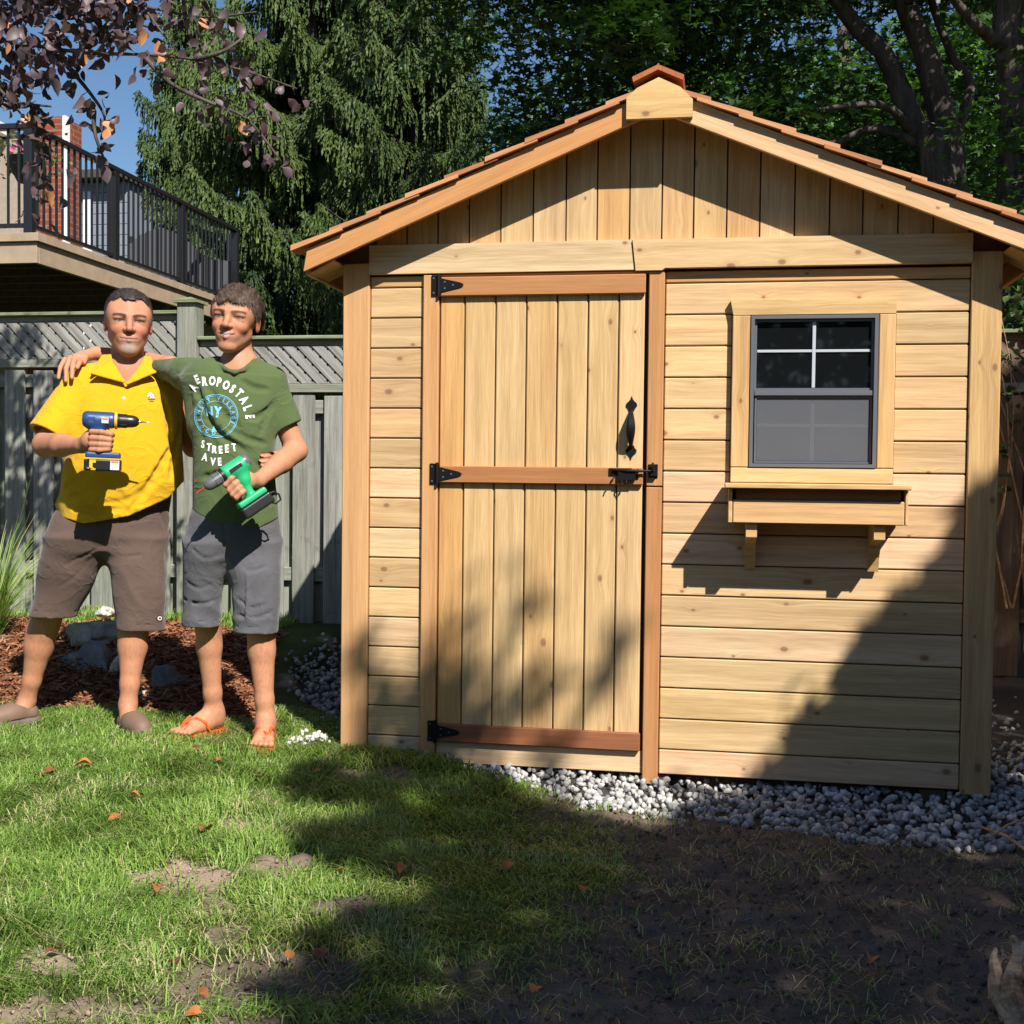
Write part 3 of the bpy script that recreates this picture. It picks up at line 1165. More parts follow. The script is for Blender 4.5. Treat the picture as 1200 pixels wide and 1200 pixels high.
tag(o, 'reddish brown shredded bark mulch covering the bed behind the men', 'mulch')

# soil crumbs on the open ground
n = 42000
x = rng.uniform(-2.4, 3.0, n)
y = -2.6 + 3.0 * rng.random(n) ** 1.2
b = bare(x, y)
kp = (rng.random(n) < b * 0.9) & (gravel_in(x, y) < -0.01)
x, y = x[kp], y[kp]
n = len(x)
tv, tf = ico(1, 8, 0.4)
s = 0.0022 + 0.0065 * rng.random(n) ** 4
P = np.stack([x, y, gz(x, y) + s * 0.3 + 0.008], -1)
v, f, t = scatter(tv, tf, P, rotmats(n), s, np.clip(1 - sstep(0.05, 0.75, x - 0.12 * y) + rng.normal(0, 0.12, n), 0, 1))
SOILC = leaf_mat('soil_crumb', (0.12, 0.092, 0.075), (0.34, 0.26, 0.19), 0.0, 0.95, 0.1)
o = mesh_np('soil_crumbs', v, f, SOILC, attrs={'tone': ('FACE', 'FLOAT', t)})
o['kind'] = 'stuff'
tag(o, 'loose crumbs of dry soil lying on the bare patches of lawn', 'soil')

# ------------------------------------------------------------------ grass
GRASS_M = NM('lawn_grass', 0.5, 0.35)
_g = GRASS_M.n('Attribute', attribute_name='tone').outputs['Fac']
_c = GRASS_M.ramp(_g, [(0.0, (0.085, 0.155, 0.026)), (0.45, (0.175, 0.295, 0.048)), (0.82, (0.31, 0.42, 0.105)), (0.90, (0.42, 0.38, 0.19)), (1.0, (0.52, 0.45, 0.27))])
GRASS_M.color(_c)
_t = GRASS_M.n('BsdfTranslucent')
GRASS_M.l(GRASS_M.mix(1.0, _c, (1.3, 1.4, 0.6), 'MULTIPLY'), _t.inputs[0])
_m = GRASS_M.n('MixShader')
_m.inputs[0].default_value = 0.28
GRASS_M.l(GRASS_M.b.outputs[0], _m.inputs[1])
GRASS_M.l(_t.outputs[0], _m.inputs[2])
GRASS_M.l(_m.outputs[0], GRASS_M.t.nodes['Material Output'].inputs[0])


def blades(x, y, length, width, lean, tone, z=None, face=None):
    """curved blades of two segments: 5 vertices, a quad as two triangles plus a tip"""
    n = len(x)
    z = gz(x, y) - 0.004 if z is None else z
    a = rng.uniform(0, 2 * np.pi, n) if face is None else face
    side = np.stack([np.cos(a), np.sin(a), np.zeros(n)], -1) * (width / 2)[:, None]
    b = a + np.pi / 2 + rng.normal(0, 0.5, n)
    dirv = np.stack([np.cos(b), np.sin(b), np.zeros(n)], -1)
    base = np.stack([x, y, z], -1)
    m1 = base + dirv * (lean * length * 0.35)[:, None]
    m1[:, 2] += length * 0.62
    tp = base + dirv * (lean * length * 1.0)[:, None]
    tp[:, 2] += length * np.clip(1.0 - lean * 0.45, 0.15, 1)
    V = np.stack([base - side, base + side, m1 + side * 0.8, m1 - side * 0.8, tp], 1).reshape(-1, 3)
    f = np.array([[0, 1, 2], [0, 2, 3], [3, 2, 4]])
    F = (f[None] + (np.arange(n) * 5)[:, None, None]).reshape(-1, 3)
    return V, F, np.repeat(tone, 3)


def lawn(n, xr, yr, L, Wd, thin=1.0):
    x = rng.uniform(*xr, n)
    y = rng.uniform(*yr, n)
    b = bare(x, y)
    tuft = sstep(0.38, 0.62, fbm(x * 7, y * 7, 0, 2, 90))
    dens = (1 - b) * (0.55 + 0.45 * tuft)
    dens = np.where(b > 0.5, (1 - b) * 0.6 * tuft + 0.015, dens) * thin
    k = (rng.random(n) < dens) & (gravel_in(x, y) < 0.015) & (bed_in(x, y) < 0.02)
    x, y = x[k], y[k]
    n = len(x)
    big = fbm(x * 1.6, y * 1.6, 0, 3, 95)
    cl = fbm(x * 9, y * 9, 0, 2, 99)
    l = rng.uniform(*L, n) * (0.6 + 0.8 * cl) * (1 - 0.45 * sstep(0.3, 0.9, x))
    # clumps comb the same way
    ang = fbm(x * 2.5, y * 2.5, 0, 2, 130) * 14 + rng.normal(0, 0.9, n)
    tone = np.clip(0.42 + (big - 0.5) * 0.7 + rng.normal(0, 0.24, n), 0.0, 0.83)
    dry = rng.random(n) < 0.05 + 0.25 * sstep(0.55, 0.7, fbm(x * 3, y * 3, 0, 3, 140))
    tone = np.where(dry, rng.uniform(0.86, 1.0, n), tone)
    return blades(x, y, l, rng.uniform(*Wd, n), rng.uniform(0.4, 2.0, n), tone, face=ang)


parts = [lawn(115000, (-2.75, 1.3), (-2.65, -0.9), (0.038, 0.085), (0.0022, 0.0040)),
         lawn(95000, (-2.9, 1.3), (-0.9, 0.62), (0.036, 0.078), (0.0028, 0.0048)),
         lawn(5000, (1.3, 3.2), (-2.6, -0.6), (0.02, 0.05), (0.002, 0.004), 0.35)]
off = 0
VV, FF, TT = [], [], []
for v, f, t in parts:
    VV.append(v)
    FF.append(f + off)
    TT.append(t)
    off += len(v)
# thin straw and short weeds over the open soil
n = 17000
x = rng.uniform(-0.6, 3.0, n)
y = rng.uniform(-2.6, -0.3, n)
cl = fbm(x * 5, y * 5, 0, 3, 200)
k = (gravel_in(x, y) < 0.0) & (rng.random(n) < 0.25 + 1.2 * (cl > .52)) & (bare(x, y) > .2)
x, y, cl = x[k], y[k], cl[k]
n = len(x)
dry = rng.random(n) < 0.55
v, f, t = blades(x, y, rng.uniform(0.012, 0.045, n), rng.uniform(0.0015, 0.003, n), np.where(dry, rng.uniform(1.2, 2.6, n), rng.uniform(.4, 1.4, n)), np.where(dry, rng.uniform(0.84, 0.97, n), rng.uniform(0.1, 0.5, n)), z=gz(x, y) + 0.006)
VV.append(v)
FF.append(f + off)
TT.append(t)
off += len(v)
# rough grass along the fence foot and round the bed
n = 9000
x = rng.uniform(-3.4, 0.0, n)
y = rng.uniform(1.9, 2.66, n)
k = (fbm(x * 2, y * 2, 0, 2, 7) > 0.42) & (x < -1.15)
x, y = x[k], y[k]
n = len(x)
v, f, t = blades(x, y, rng.uniform(0.04, 0.12, n), rng.uniform(0.004, 0.007, n), rng.uniform(0.1, 1.2, n), rng.uniform(0.2, 0.8, n))
VV.append(v)
FF.append(f + off)
TT.append(t)
off += len(v)
o = mesh_np('lawn', np.concatenate(VV), np.concatenate(FF), GRASS_M.m, attrs={'tone': ('FACE', 'FLOAT', np.concatenate(TT))})
o['kind'] = 'stuff'
tag(o, 'patchy green lawn grass in front of the shed and the two men', 'grass')

# tall ornamental grass against the fence on the left
og = thing('ornamental_grass', 'clump of tall thin arching grass against the fence at the left edge', 'plant', (-2.45, 1.35, 0.15))
c0 = at(8, 745, 1.35)
og.location = (float(c0[0]) - 0.12, 1.35, 0.14)
n = 420
a = rng.uniform(0, 2 * np.pi, n)
ln = rng.uniform(0.35, 0.85, n)
tl = rng.uniform(0.12, 0.75, n)
K = 6
t = np.linspace(0, 1, K)
cen = np.zeros((n, K, 3))
cen[..., 0] = (np.cos(a)[:, None] * (0.05 + ln[:, None] * tl[:, None] * t ** 1.8))
cen[..., 1] = (np.sin(a)[:, None] * (0.05 + ln[:, None] * tl[:, None] * t ** 1.8))
cen[..., 2] = ln[:, None] * (t - 0.45 * tl[:, None] * t ** 2.6)
w = 0.0035 * (1 - t ** 2 * 0.9)
sd = np.stack([-np.sin(a + 0.6), np.cos(a + 0.6), np.zeros(n)], -1)
Lf = cen - sd[:, None, :] * w[None, :, None]
Rg = cen + sd[:, None, :] * w[None, :, None]
V = np.stack([Lf, Rg], 2).reshape(-1, 3)
fq = np.array([[2 * i, 2 * i + 1, 2 * i + 3, 2 * i + 2] for i in range(K - 1)])
F = (fq[None] + (np.arange(n) * 2 * K)[:, None, None]).reshape(-1, 4)
o = mesh_np('blades', V, F, GRASS_M.m, og, attrs={'tone': ('FACE', 'FLOAT', np.repeat(rng.uniform(0.3, 0.95, n), K - 1))})
o['kind'] = 'stuff'
for q in range(5):
    mm = MB()
    xa, ya = rng.uniform(-0.08, 0.3), rng.uniform(-0.1, 0.1)
    hh = rng.uniform(0.7, 0.95)
    mm.tube([(xa * 0.3, ya * 0.3, 0), (xa * 0.7, ya, hh * 0.6), (xa * 1.4, ya, hh)], [0.004, 0.003, 0.0015], 5)
    mm.build('stem', GRASS_M.m, og)


# ------------------------------------------------------------------ rocks of the bed
ROCK = NM('weathered_rock', 0.9, 0.15)
_co = ROCK.coord()
_n = ROCK.noise(_co, 5, 6, 0.65, 0.4)
_n2 = ROCK.noise(_co, 26, 5, 0.7)
_c = ROCK.ramp(_n, [(0.3, (0.12, 0.12, 0.115)), (0.5, (0.27, 0.262, 0.24)), (0.72, (0.44, 0.425, 0.385))])
_c = ROCK.mix(1.0, _c, ROCK.objcolor(), 'MULTIPLY')
ROCK.color(ROCK.mix(ROCK.math('MULTIPLY', ROCK.math('SUBTRACT', _n2, 0.52, clamp=True), 3.0, clamp=True), _c, (0.13, 0.15, 0.08)))
ROCK.bump(ROCK.math('ADD', _n, _n2), 0.8, 0.02)


def rock(px0, px1, py0, py1, y, depth, label, col, seed, flat=1.0):
    p0, p1 = at(px0, py1, y), at(px1, py0, y)
    c = (p0 + p1) / 2
    sx, sz = (p1[0] - p0[0]) / 2, (p1[2] - p0[2]) / 2
    tv, tf = ico(4, seed, 0.42)
    d = fbm(tv[:, 0] * 2 + seed, tv[:, 1] * 2, tv[:, 2] * 2, 4, seed)
    d2 = np.abs(fbm(tv[:, 0] * 6 + seed, tv[:, 1] * 6, tv[:, 2] * 6, 3, seed + 3) - .5)
    tv = tv * (1 + 0.55 * (d - 0.5) - .35 * d2)[:, None]
    tv = tv * np.array([sx * 1.1, depth, sz * 1.15])
    o = mesh_np('rock', tv, tf, ROCK.m, None, False, loc=(c[0], y + depth * 0.5, c[2]))
    o.color = (*col, 1)
    return tag(o, label, 'rock', 'rocks edging the mulch bed')


rock(64, 132, 727, 765, 1.30, 0.16, 'flat pale grey slab rock behind the knees of the man in yellow', (1.1, 1.1, 0.98), 1)
rock(62, 142, 762, 822, 0.98, 0.15, 'large dark rock in shade between the legs of the man in yellow', (0.75, 0.78, 0.85), 2)
rock(162, 216, 780, 842, 0.80, 0.13, 'dark rounded rock just right of the brown clog', (0.62, 0.64, 0.70), 3)
rock(158, 173, 806, 842, 0.72, 0.05, 'small pale broken rock beside the right shin of the man in yellow', (1.8, 1.75, 1.5), 4)
rock(106, 133, 711, 726, 1.75, 0.08, 'small bright white rock lying near the fence foot', (2.2, 2.2, 2.1), 5)
rock(-25, 17, 752, 788, 1.25, 0.15, 'dark rock under the ornamental grass at the left edge', (0.6, 0.62, 0.62), 6)
rock(126, 142, 768, 800, 0.93, 0.05, 'narrow white rock wedged against the large dark rock', (2.0, 2.0, 1.85), 7)

# ------------------------------------------------------------------ split driftwood log at the lower right
dl = thing('driftwood_stump', 'pale splintered driftwood stump poking in at the lower right corner', 'wood', (2.05, -1.9, 0))
LOG = wood_mat('driftwood', (0.22, 0.13, 0.075), (0.66, 0.45, 0.28), knots=False, grain=14)
lc = atz(1215, 1215, 0.0)
dl.location = (float(lc[0]), float(lc[1]), 0)
rl = random.Random(3)
for i, (tx, ty, r0) in enumerate(((1165, 1112, .016), (1188, 1098, .018), (1158, 1146, .014), (1202, 1103, .018), (1178, 1124, .015), (1215, 1120, .02), (1172, 1150, .014), (1194, 1128, .018), (1160, 1168, .012), (1208, 1140, .02))):
    tipd = at(tx, ty, float(lc[1]) + 0.10)
    b = Vector((0.02 + rl.uniform(-.05, .08), rl.uniform(-.05, .08), -0.03))
    tp = Vector(tipd) - dl.location
    pts = []
    rads = []
    for k in range(9):
        t = k / 8
        p = b.lerp(tp, t) + Vector((-0.03 * math.sin(math.pi * t) + rl.uniform(-.006, .006), rl.uniform(-.008, .008), 0.03 * math.sin(math.pi * t)))
        pts.append(p)
        rads.append(r0 * (1.15 - 0.9 * t ** 1.6) * rl.uniform(0.88, 1.12))
    mm = MB().tube(pts, rads, 9)
    Vv = np.array(mm.V)
    cc_ = np.repeat(np.array([list(q) for q in pts]), 9, 0)
    kk_ = np.tile(np.arange(9), 9)
    Vv = cc_ + (Vv - cc_) * (0.6 + 1.0 * vnoise(kk_ * 1.7 + i * 5, np.repeat(np.arange(9), 9) * .35, 0, 5))[:, None]
    mm.V = [tuple(q) for q in Vv]
    mm.build('prong', LOG, dl)
st = thing('fallen_stick', 'thin pale dead stick lying on the gravel at the right edge', 'stick', (0, 0, 0))
a_, b_ = atz(1148, 972, 0.0), atz(1212, 1003, 0.03)
MB().tube([a_ + np.array([0, 0, .01]), (a_ + b_) / 2 + np.array([0, 0, .02]), b_], [0.004, 0.006, 0.005], 6).build('stem', LOG, st)
a_, b_ = atz(1160, 982, 0.05), atz(1200, 960, 0.08)
MB().tube([a_, (a_ + b_) / 2 + np.array([0, 0, .01]), b_], [0.003, 0.004, 0.003], 6).build('twig', LOG, st)

# ------------------------------------------------------------------ fallen leaves, each a thing
DEADLEAF = leaf_mat('fallen_leaf', (0.09, 0.035, 0.02), (0.52, 0.19, 0.055), 0.12, 0.6, 0.3)


def leaf_shape(n=9, curl=0.25, wid=0.62):
    """an ovate blade with a midrib fold and curled edges; long axis x, unit length"""
    V, F = [], []
    for i in range(n + 1):
        t = i / n
        w = wid * 0.5 * (math.sin(math.pi * min(1, t ** 0.8)) ** 0.8) * (1 - 0.25 * t)
        x = t
        z = curl * (0.25 - (t - 0.5) ** 2)
        V += [(x, -w, z + curl * 0.8 * w * w * 4), (x, 0, z - 0.015), (x, w, z + curl * 0.6 * w * w * 4 + 0.04 * math.sin(9 * t) * curl)]
    for i in range(n):
        a = 3 * i
        F += [[a, a + 3, a + 4, a + 1], [a + 1, a + 4, a + 5, a + 2]]
    return V, F


LF = [(57, 909, 'brown curled leaf on the lawn at the far left, below the left clog', .3, .05), (97, 903, 'bright orange leaf on the lawn below the man in yellow', .95, .062), (52, 0, None, 0, 0),
      (88, 860, 'small tan leaf on the grass just below the left clog', .6, .035), (116, 951, 'small reddish leaf alone on the green lawn, left of centre', .7, .035),
      (134, 964, 'rust coloured folded leaf in the middle of the sunny lawn', .55, .045), (158, 938, 'thin upright orange leaf on the sunny lawn', .8, .035),
      (240, 980, 'wide brown leaf above the crossed bare patches', .45, .060), (183, 1050, 'red brown leaf beside the bare patch at left', .5, .055),
      (256, 895, 'tan leaf on the grass in front of the orange sandals', .6, .04), (228, 882, 'dark folded leaf on the grass by the left sandal', .1, .05),
      (306, 912, 'dark red leaf standing on the lawn near the shadow edge', .25, .06), (336, 931, 'dull brown leaf at the tip of the tree shadow', .3, .04),
      (372, 909, 'small orange leaf right of the sandals', .8, .03), (473, 1027, 'dry brown leaf in the shaded lawn', .35, .055),
      (206, 1134, 'dark red leaf left of the long bare soil patch', .2, .045), (62, 1123, 'small red leaf on the bare patch at lower left', .4, .045),
      (378, 1126, 'dark curled leaf on the bare soil patch', .15, .05), (339, 1126, 'little orange leaf on the bare soil patch', .7, .035),
      (225, 1198, 'orange leaf at the bottom edge of the picture', .9, .045), (398, 1027, 'tiny orange leaf on the grass left of the shadow', .8, .028),
      (686, 1050, 'brown leaf in the dark soil left of centre', .4, .05), (1020, 1135, 'yellow brown leaf on the dark soil at right', .8, .05),
      (596, 1022, 'pale curled leaf in the shade below the door', .7, .045), (238, 1172, 'small red leaf near the bottom left', .35, .04),
      (626, 1168, 'pale leaf on the dark soil at the bottom', .75, .04)]
for px, py, lab, tone, size in LF:
    if not lab:
        continue
    p = atz(px, py, 0.03)
    p = atz(px, py, float(gz(p[0], p[1])) + 0.02)
    V, F = leaf_shape(8, rl.uniform(0.2, 0.8), rl.uniform(0.55, 0.8))
    V = [(x - 0.5, y, z) for x, y, z in V]
    o = mesh_np('fallen_leaf', V, F, DEADLEAF, None, True, loc=(p[0], p[1], p[2] + 0.016),
                attrs={'tone': ('FACE', 'FLOAT', np.clip(tone + rng.normal(0, 0.06, len(F)), 0, 1))})
    o.scale = (size * 1.05,) * 3
    o.rotation_euler = (rl.uniform(-.35, .35), rl.uniform(-.3, .3), rl.uniform(0, 6.28))
    tag(o, lab, 'leaf', 'fallen leaves on the lawn')
# ------------------------------------------------------------------ back fence
FY = 2.70
rf = random.Random(21)


def gtint(v=0.16, green=0.0):
    k = 1 + rf.uniform(-v, v)
    g = rf.uniform(0, green) * 0.5
    return (k * (1 - g * 0.35), k, k * (1 - g * 0.45))


def clip_poly(poly, x0, x1, z0, z1):
    def cl(p, ins, inter):
        out = []
        for i in range(len(p)):
            a, b = p[i - 1], p[i]
            if ins(b):
                if not ins(a):
                    out.append(inter(a, b))
                out.append(b)
            elif ins(a):
                out.append(inter(a, b))
        return out

    def lerp(a, b, t):
        return (a[0] + (b[0] - a[0]) * t, a[1] + (b[1] - a[1]) * t)
    for ax, v, s in ((0, x0, 1), (0, x1, -1), (1, z0, 1), (1, z1, -1)):
        poly = cl(poly, lambda p: (p[ax] - v) * s >= 0, lambda a, b: lerp(a, b, (v - a[ax]) / (b[ax] - a[ax])))
        if len(poly) < 3:
            return None
    return poly


def fence_bay(fence, x0, x1, top, ztrellis, zrail, zg):
    """from the top: cap, trellis between rails, boards on both sides of two back rails"""
    board('cap', x0, x1, top - 0.022, top, FY - 0.055, FY + 0.075, GREYWOOD, fence, 'x', (0.78, 0.92, 0.60), 0.003)
    board('rail', x0, x1, top - 0.060, top - 0.0225, FY - 0.010, FY + 0.030, GREYWOOD, fence, 'x', gtint(.1), 0.003)
    board('rail', x0, x1, ztrellis - 0.058, ztrellis - 0.004, FY - 0.035, FY + 0.012, GREYWOOD, fence, 'x', (0.9, 0.95, 0.82), 0.003)
    # trellis
    h = top - 0.062 - ztrellis
    pitch, w = 0.098, 0.074
    k = 0
    x = x0 - h
    while x < x1:
        P = [(x, top - 0.062), (x + w, top - 0.062), (x + w + h, ztrellis), (x + h, ztrellis)]
        q = clip_poly(P, x0, x1, ztrellis, top - 0.062)
        if q:
            prism('lattice_slat', q, FY - 0.016, FY - 0.008, GREYWOOD, fence, gtint(.14), rotgrain=-math.pi / 4)
        P = [(x, ztrellis), (x + w, ztrellis), (x + w + h, top - 0.062), (x + h, top - 0.062)]
        q = clip_poly(P, x0, x1, ztrellis, top - 0.062)
        if q:
            prism('lattice_slat', q, FY - 0.0075, FY + 0.0005, GREYWOOD, fence, gtint(.14), rotgrain=math.pi / 4)
        x += pitch
    # boards
    for zr in (zrail - 0.075, zg + 0.36):
        board('rail', x0, x1, zr - 0.045, zr + 0.04, FY + 0.0, FY + 0.038, GREYWOOD, fence, 'x', gtint(.1, .5), 0.003)
    x = x0 + 0.012
    while x < x1 - 0.05:
        w1 = rf.uniform(0.135, 0.148)
        e = min(x + w1, x1 - 0.004)
        board('fence_board', x, e, zg + rf.uniform(0.0, 0.02), zrail - rf.uniform(0.002, 0.012), FY - 0.020, FY - 0.001, GREYWOOD, fence, 'z', gtint(.12, .35), 0.003)
        xb, eb = x + 0.055, min(x + 0.178 + rf.uniform(-.006, .006), x1 - 0.004)
        if eb > xb + 0.03:
            board('fence_board', xb, eb, zg, zrail - 0.10 - rf.uniform(0, 0.02), FY + 0.039, FY + 0.058, GREYWOOD, fence, 'z', gtint(.12, .8), 0.003)
        x += 0.205


def fence_post(fence, x0, x1, top, zg):
    board('post', x0, x1, zg, top - 0.045, FY - 0.060, FY + 0.060, GREYWOOD, fence, 'z', (0.9, 0.93, 0.86), 0.004)
    c = (x0 + x1) / 2
    w = (x1 - x0) / 2
    mm = MB()
    a, b = w + 0.018, 0.045
    V = [(c - a, FY - a, top - 0.044), (c + a, FY - a, top - 0.044), (c + a, FY + a, top - 0.044), (c - a, FY + a, top - 0.044),
         (c - a, FY - a, top - 0.026), (c + a, FY - a, top - 0.026), (c + a, FY + a, top - 0.026), (c - a, FY + a, top - 0.026), (c, FY, top)]
    mm.poly(V, [[3, 2, 1, 0], [0, 1, 5, 4], [1, 2, 6, 5], [2, 3, 7, 6], [3, 0, 4, 7], [4, 5, 8], [5, 6, 8], [6, 7, 8], [7, 4, 8]])
    o = mm.build('post_cap', GREYWOOD, fence, loc=(c, FY, top - 0.03))
    o.color = (0.8, 1.0, 0.55, 1)


fence = thing('wooden_fence', 'weathered grey board fence with a lattice top behind the two men and the shed', 'fence', (-1.8, FY, 0))
fence.location = (0, 0, 0)
fence_bay(fence, -4.02, -1.965, 2.145, 1.845, 1.780, 0.12)
fence_post(fence, -1.960, -1.830, 2.235, 0.10)
fence_bay(fence, -1.825, 0.40, 1.978, 1.682, 1.612, 0.12)
fence_post(fence, -4.155, -4.025, 2.235, 0.08)
fence_bay(fence, -6.30, -4.16, 2.145, 1.845, 1.780, 0.10)
fence_post(fence, -6.435, -6.305, 2.235, 0.08)
fence_bay(fence, -8.58, -6.44, 2.145, 1.845, 1.780, 0.06)
fence_post(fence, 0.405, 0.535, 2.08, 0.06)
fence_bay(fence, 0.540, 2.45, 1.978, 1.682, 1.612, 0.05)
fence_post(fence, 2.455, 2.585, 2.08, 0.03)
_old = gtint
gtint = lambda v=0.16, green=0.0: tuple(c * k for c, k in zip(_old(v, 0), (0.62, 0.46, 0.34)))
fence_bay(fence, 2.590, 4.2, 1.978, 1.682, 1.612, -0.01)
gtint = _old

# vine creeping over the fence at the right edge
IVY = leaf_mat('vine_leaf', (0.03, 0.06, 0.02), (0.14, 0.20, 0.06), 0.25)
vine = thing('climbing_vine', 'tangled climbing vine on the fence top at the right edge beside the shed', 'plant', (2.9, 2.62, 1.5))
tvv, tff = leaf_shape(3, 0.3, 0.75)
tvv = np.array(tvv)
tff = np.array([[q[0], q[1], q[2]] for q in tff] + [[q[0], q[2], q[3]] for q in tff])
for i in range(9):
    mm = MB()
    x0 = rl.uniform(-0.05, 0.55)
    pts = []
    for k in range(7):
        t = k / 6
        pts.append((x0 + 0.16 * math.sin(3 * t + i), rl.uniform(-.03, .03), -1.1 + 1.7 * t - (0.3 * t * t if i % 2 else 0)))
    mm.tube(pts, [0.007 - 0.0008 * k for k in range(7)], 5)
    mm.build('stem', LOG, vine)
n = 420
P = np.stack([rng.uniform(-0.15, 0.8, n), rng.uniform(-.12, .10, n), rng.normal(0.25, 0.35, n)], -1)
v, f, t = scatter(tvv, tff, P, rotmats(n), rng.uniform(0.04, 0.075, n), rng.random(n))
o = mesh_np('foliage', v, f, IVY, vine, attrs={'tone': ('FACE', 'FLOAT', t)})
o['kind'] = 'stuff'

# ------------------------------------------------------------------ neighbours' raised deck
DX, DY0, DY1, DZ = -4.383, 5.0, 9.50, 3.155
TAN = plain_mat('tan_painted_wood', (0.36, 0.27, 0.185), 0.75, 0.2, var=0.12, scale=7, bump=0.2)
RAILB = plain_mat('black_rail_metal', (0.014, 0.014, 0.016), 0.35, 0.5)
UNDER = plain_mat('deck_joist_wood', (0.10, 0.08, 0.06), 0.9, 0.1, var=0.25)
deck = thing('raised_deck', 'neighbouring raised wooden deck with tan fascia and black baluster railing beyond the fence', 'deck', (0, 0, 0))
DXW = -9.6
board('fascia_board', DXW, DX, DZ - 0.255, DZ - 0.075, DY0, DY0 + 0.04, TAN, deck)
board('fascia_board', DX - 0.04, DX, DZ - 0.255, DZ - 0.075, DY0 + 0.0405, DY1, TAN, deck, 'y')
board('edge_board', DXW, DX + 0.03, DZ - 0.072, DZ, DY0 - 0.03, DY0 + 0.09, TAN, deck)
board('edge_board', DX - 0.09, DX + 0.03, DZ - 0.072, DZ, DY0 + 0.0905, DY1, TAN, deck, 'y')
x = DX - 0.095
while x > DXW:
    board('deck_board', x - 0.138, x, DZ - 0.035, DZ - 0.003, DY0 + 0.092, DY1, TAN, deck, 'y')
    x -= 0.144
y = DY0 + 0.42
while y < DY1:
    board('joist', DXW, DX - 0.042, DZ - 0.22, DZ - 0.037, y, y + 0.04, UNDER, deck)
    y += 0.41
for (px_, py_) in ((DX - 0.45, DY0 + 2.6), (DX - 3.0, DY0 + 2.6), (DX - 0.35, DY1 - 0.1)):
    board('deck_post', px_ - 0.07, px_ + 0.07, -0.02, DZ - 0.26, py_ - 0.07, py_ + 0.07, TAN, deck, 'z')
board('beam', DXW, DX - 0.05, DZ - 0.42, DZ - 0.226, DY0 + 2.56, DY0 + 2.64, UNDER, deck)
rail = bpy.data.objects.new('railing', None)
link(rail, deck)
RH = 0.945
board('handrail', DX - 0.115, DX - 0.045, DZ + RH - 0.05, DZ + RH, DY0 + 0.06, DY1, RAILB, rail, 'y', ch=0.006)
board('handrail', DXW, DX - 0.045, DZ + RH - 0.05, DZ + RH, DY0 - 0.012, DY0 + 0.058, RAILB, rail, 'x', ch=0.006)
board('bottom_rail', DX - 0.098, DX - 0.062, DZ + 0.055, DZ + 0.09, DY0 + 0.06, DY1, RAILB, rail, 'y')
board('bottom_rail', DXW, DX - 0.062, DZ + 0.055, DZ + 0.09, DY0 + 0.005, DY0 + 0.041, RAILB, rail, 'x')
pys = [DY0 + 0.022, 6.47, 7.96, DY1 - 0.04]
for yy in pys:
    board('rail_post', DX - 0.118, DX - 0.042, DZ + 0.002, DZ + RH - 0.051, yy - 0.036, yy + 0.036, RAILB, rail, 'z')
y = DY0 + 0.14
while y < DY1 - 0.08:
    if min(abs(y - p) for p in pys) > 0.055:
        board('baluster', DX - 0.089, DX - 0.071, DZ + 0.091, DZ + RH - 0.051, y - 0.009, y + 0.009, RAILB, rail, 'z', ch=0.001)
    y += 0.102
x = DX - 0.18
while x > DXW:
    board('baluster', x - 0.009, x + 0.009, DZ + 0.091, DZ + RH - 0.051, DY0 + 0.014, DY0 + 0.032, RAILB, rail, 'z', ch=0.001)
    x -= 0.102

# hanging basket of flowers behind the deck corner
bk = thing('flower_basket', 'planter of pink and yellow flowers behind the corner of the deck railing', 'flowers', tuple(at(30, 185, 5.35)))
mm = MB()
nb = 10
for i, (r_, z_) in enumerate(((0.07, -0.22), (0.13, -0.10), (0.15, 0.0))):
    for k in range(nb):
        a = 2 * math.pi * k / nb
        mm.V.append((r_ * math.cos(a), r_ * math.sin(a), z_))
mm.F = [[i * nb + k, i * nb + (k + 1) % nb, (i + 1) * nb + (k + 1) % nb, (i + 1) * nb + k] for i in range(2) for k in range(nb)] + [list(range(nb))[::-1], [2 * nb + k for k in range(nb)]]
mm.build('pot', UNDER, bk)
n = 260
P = rng.normal(size=(n, 3)) * np.array([0.17, 0.10, 0.10]) + np.array([0, 0, 0.03])
v, f, t = scatter(tvv, tff, P, rotmats(n), rng.uniform(0.03, 0.06, n), rng.random(n))
o = mesh_np('foliage', v, f, IVY, bk, attrs={'tone': ('FACE', 'FLOAT', t)})
o['kind'] = 'stuff'
PINK = plain_mat('pink_petal', (0.60, 0.10, 0.28), 0.6)
YELP = plain_mat('yellow_petal', (0.75, 0.55, 0.08), 0.6)
for i in range(12):
    mm = MB()
    c0 = Vector((rl.uniform(-.25, .25), rl.uniform(-.14, -.02), rl.uniform(-.08, .16)))
    for k in range(6):
        a = k * math.pi / 3
        mm.poly([c0, c0 + Vector((math.cos(a) * .025, -.01, math.sin(a) * .025)), c0 + Vector((math.cos(a + .5) * .028, -.012, math.sin(a + .5) * .028)), c0 + Vector((math.cos(a + 1) * .025, -.01, math.sin(a + 1) * .025))], [[0, 1, 2, 3]])
    o = mm.build('flower', PINK if i % 3 else YELP, bk)

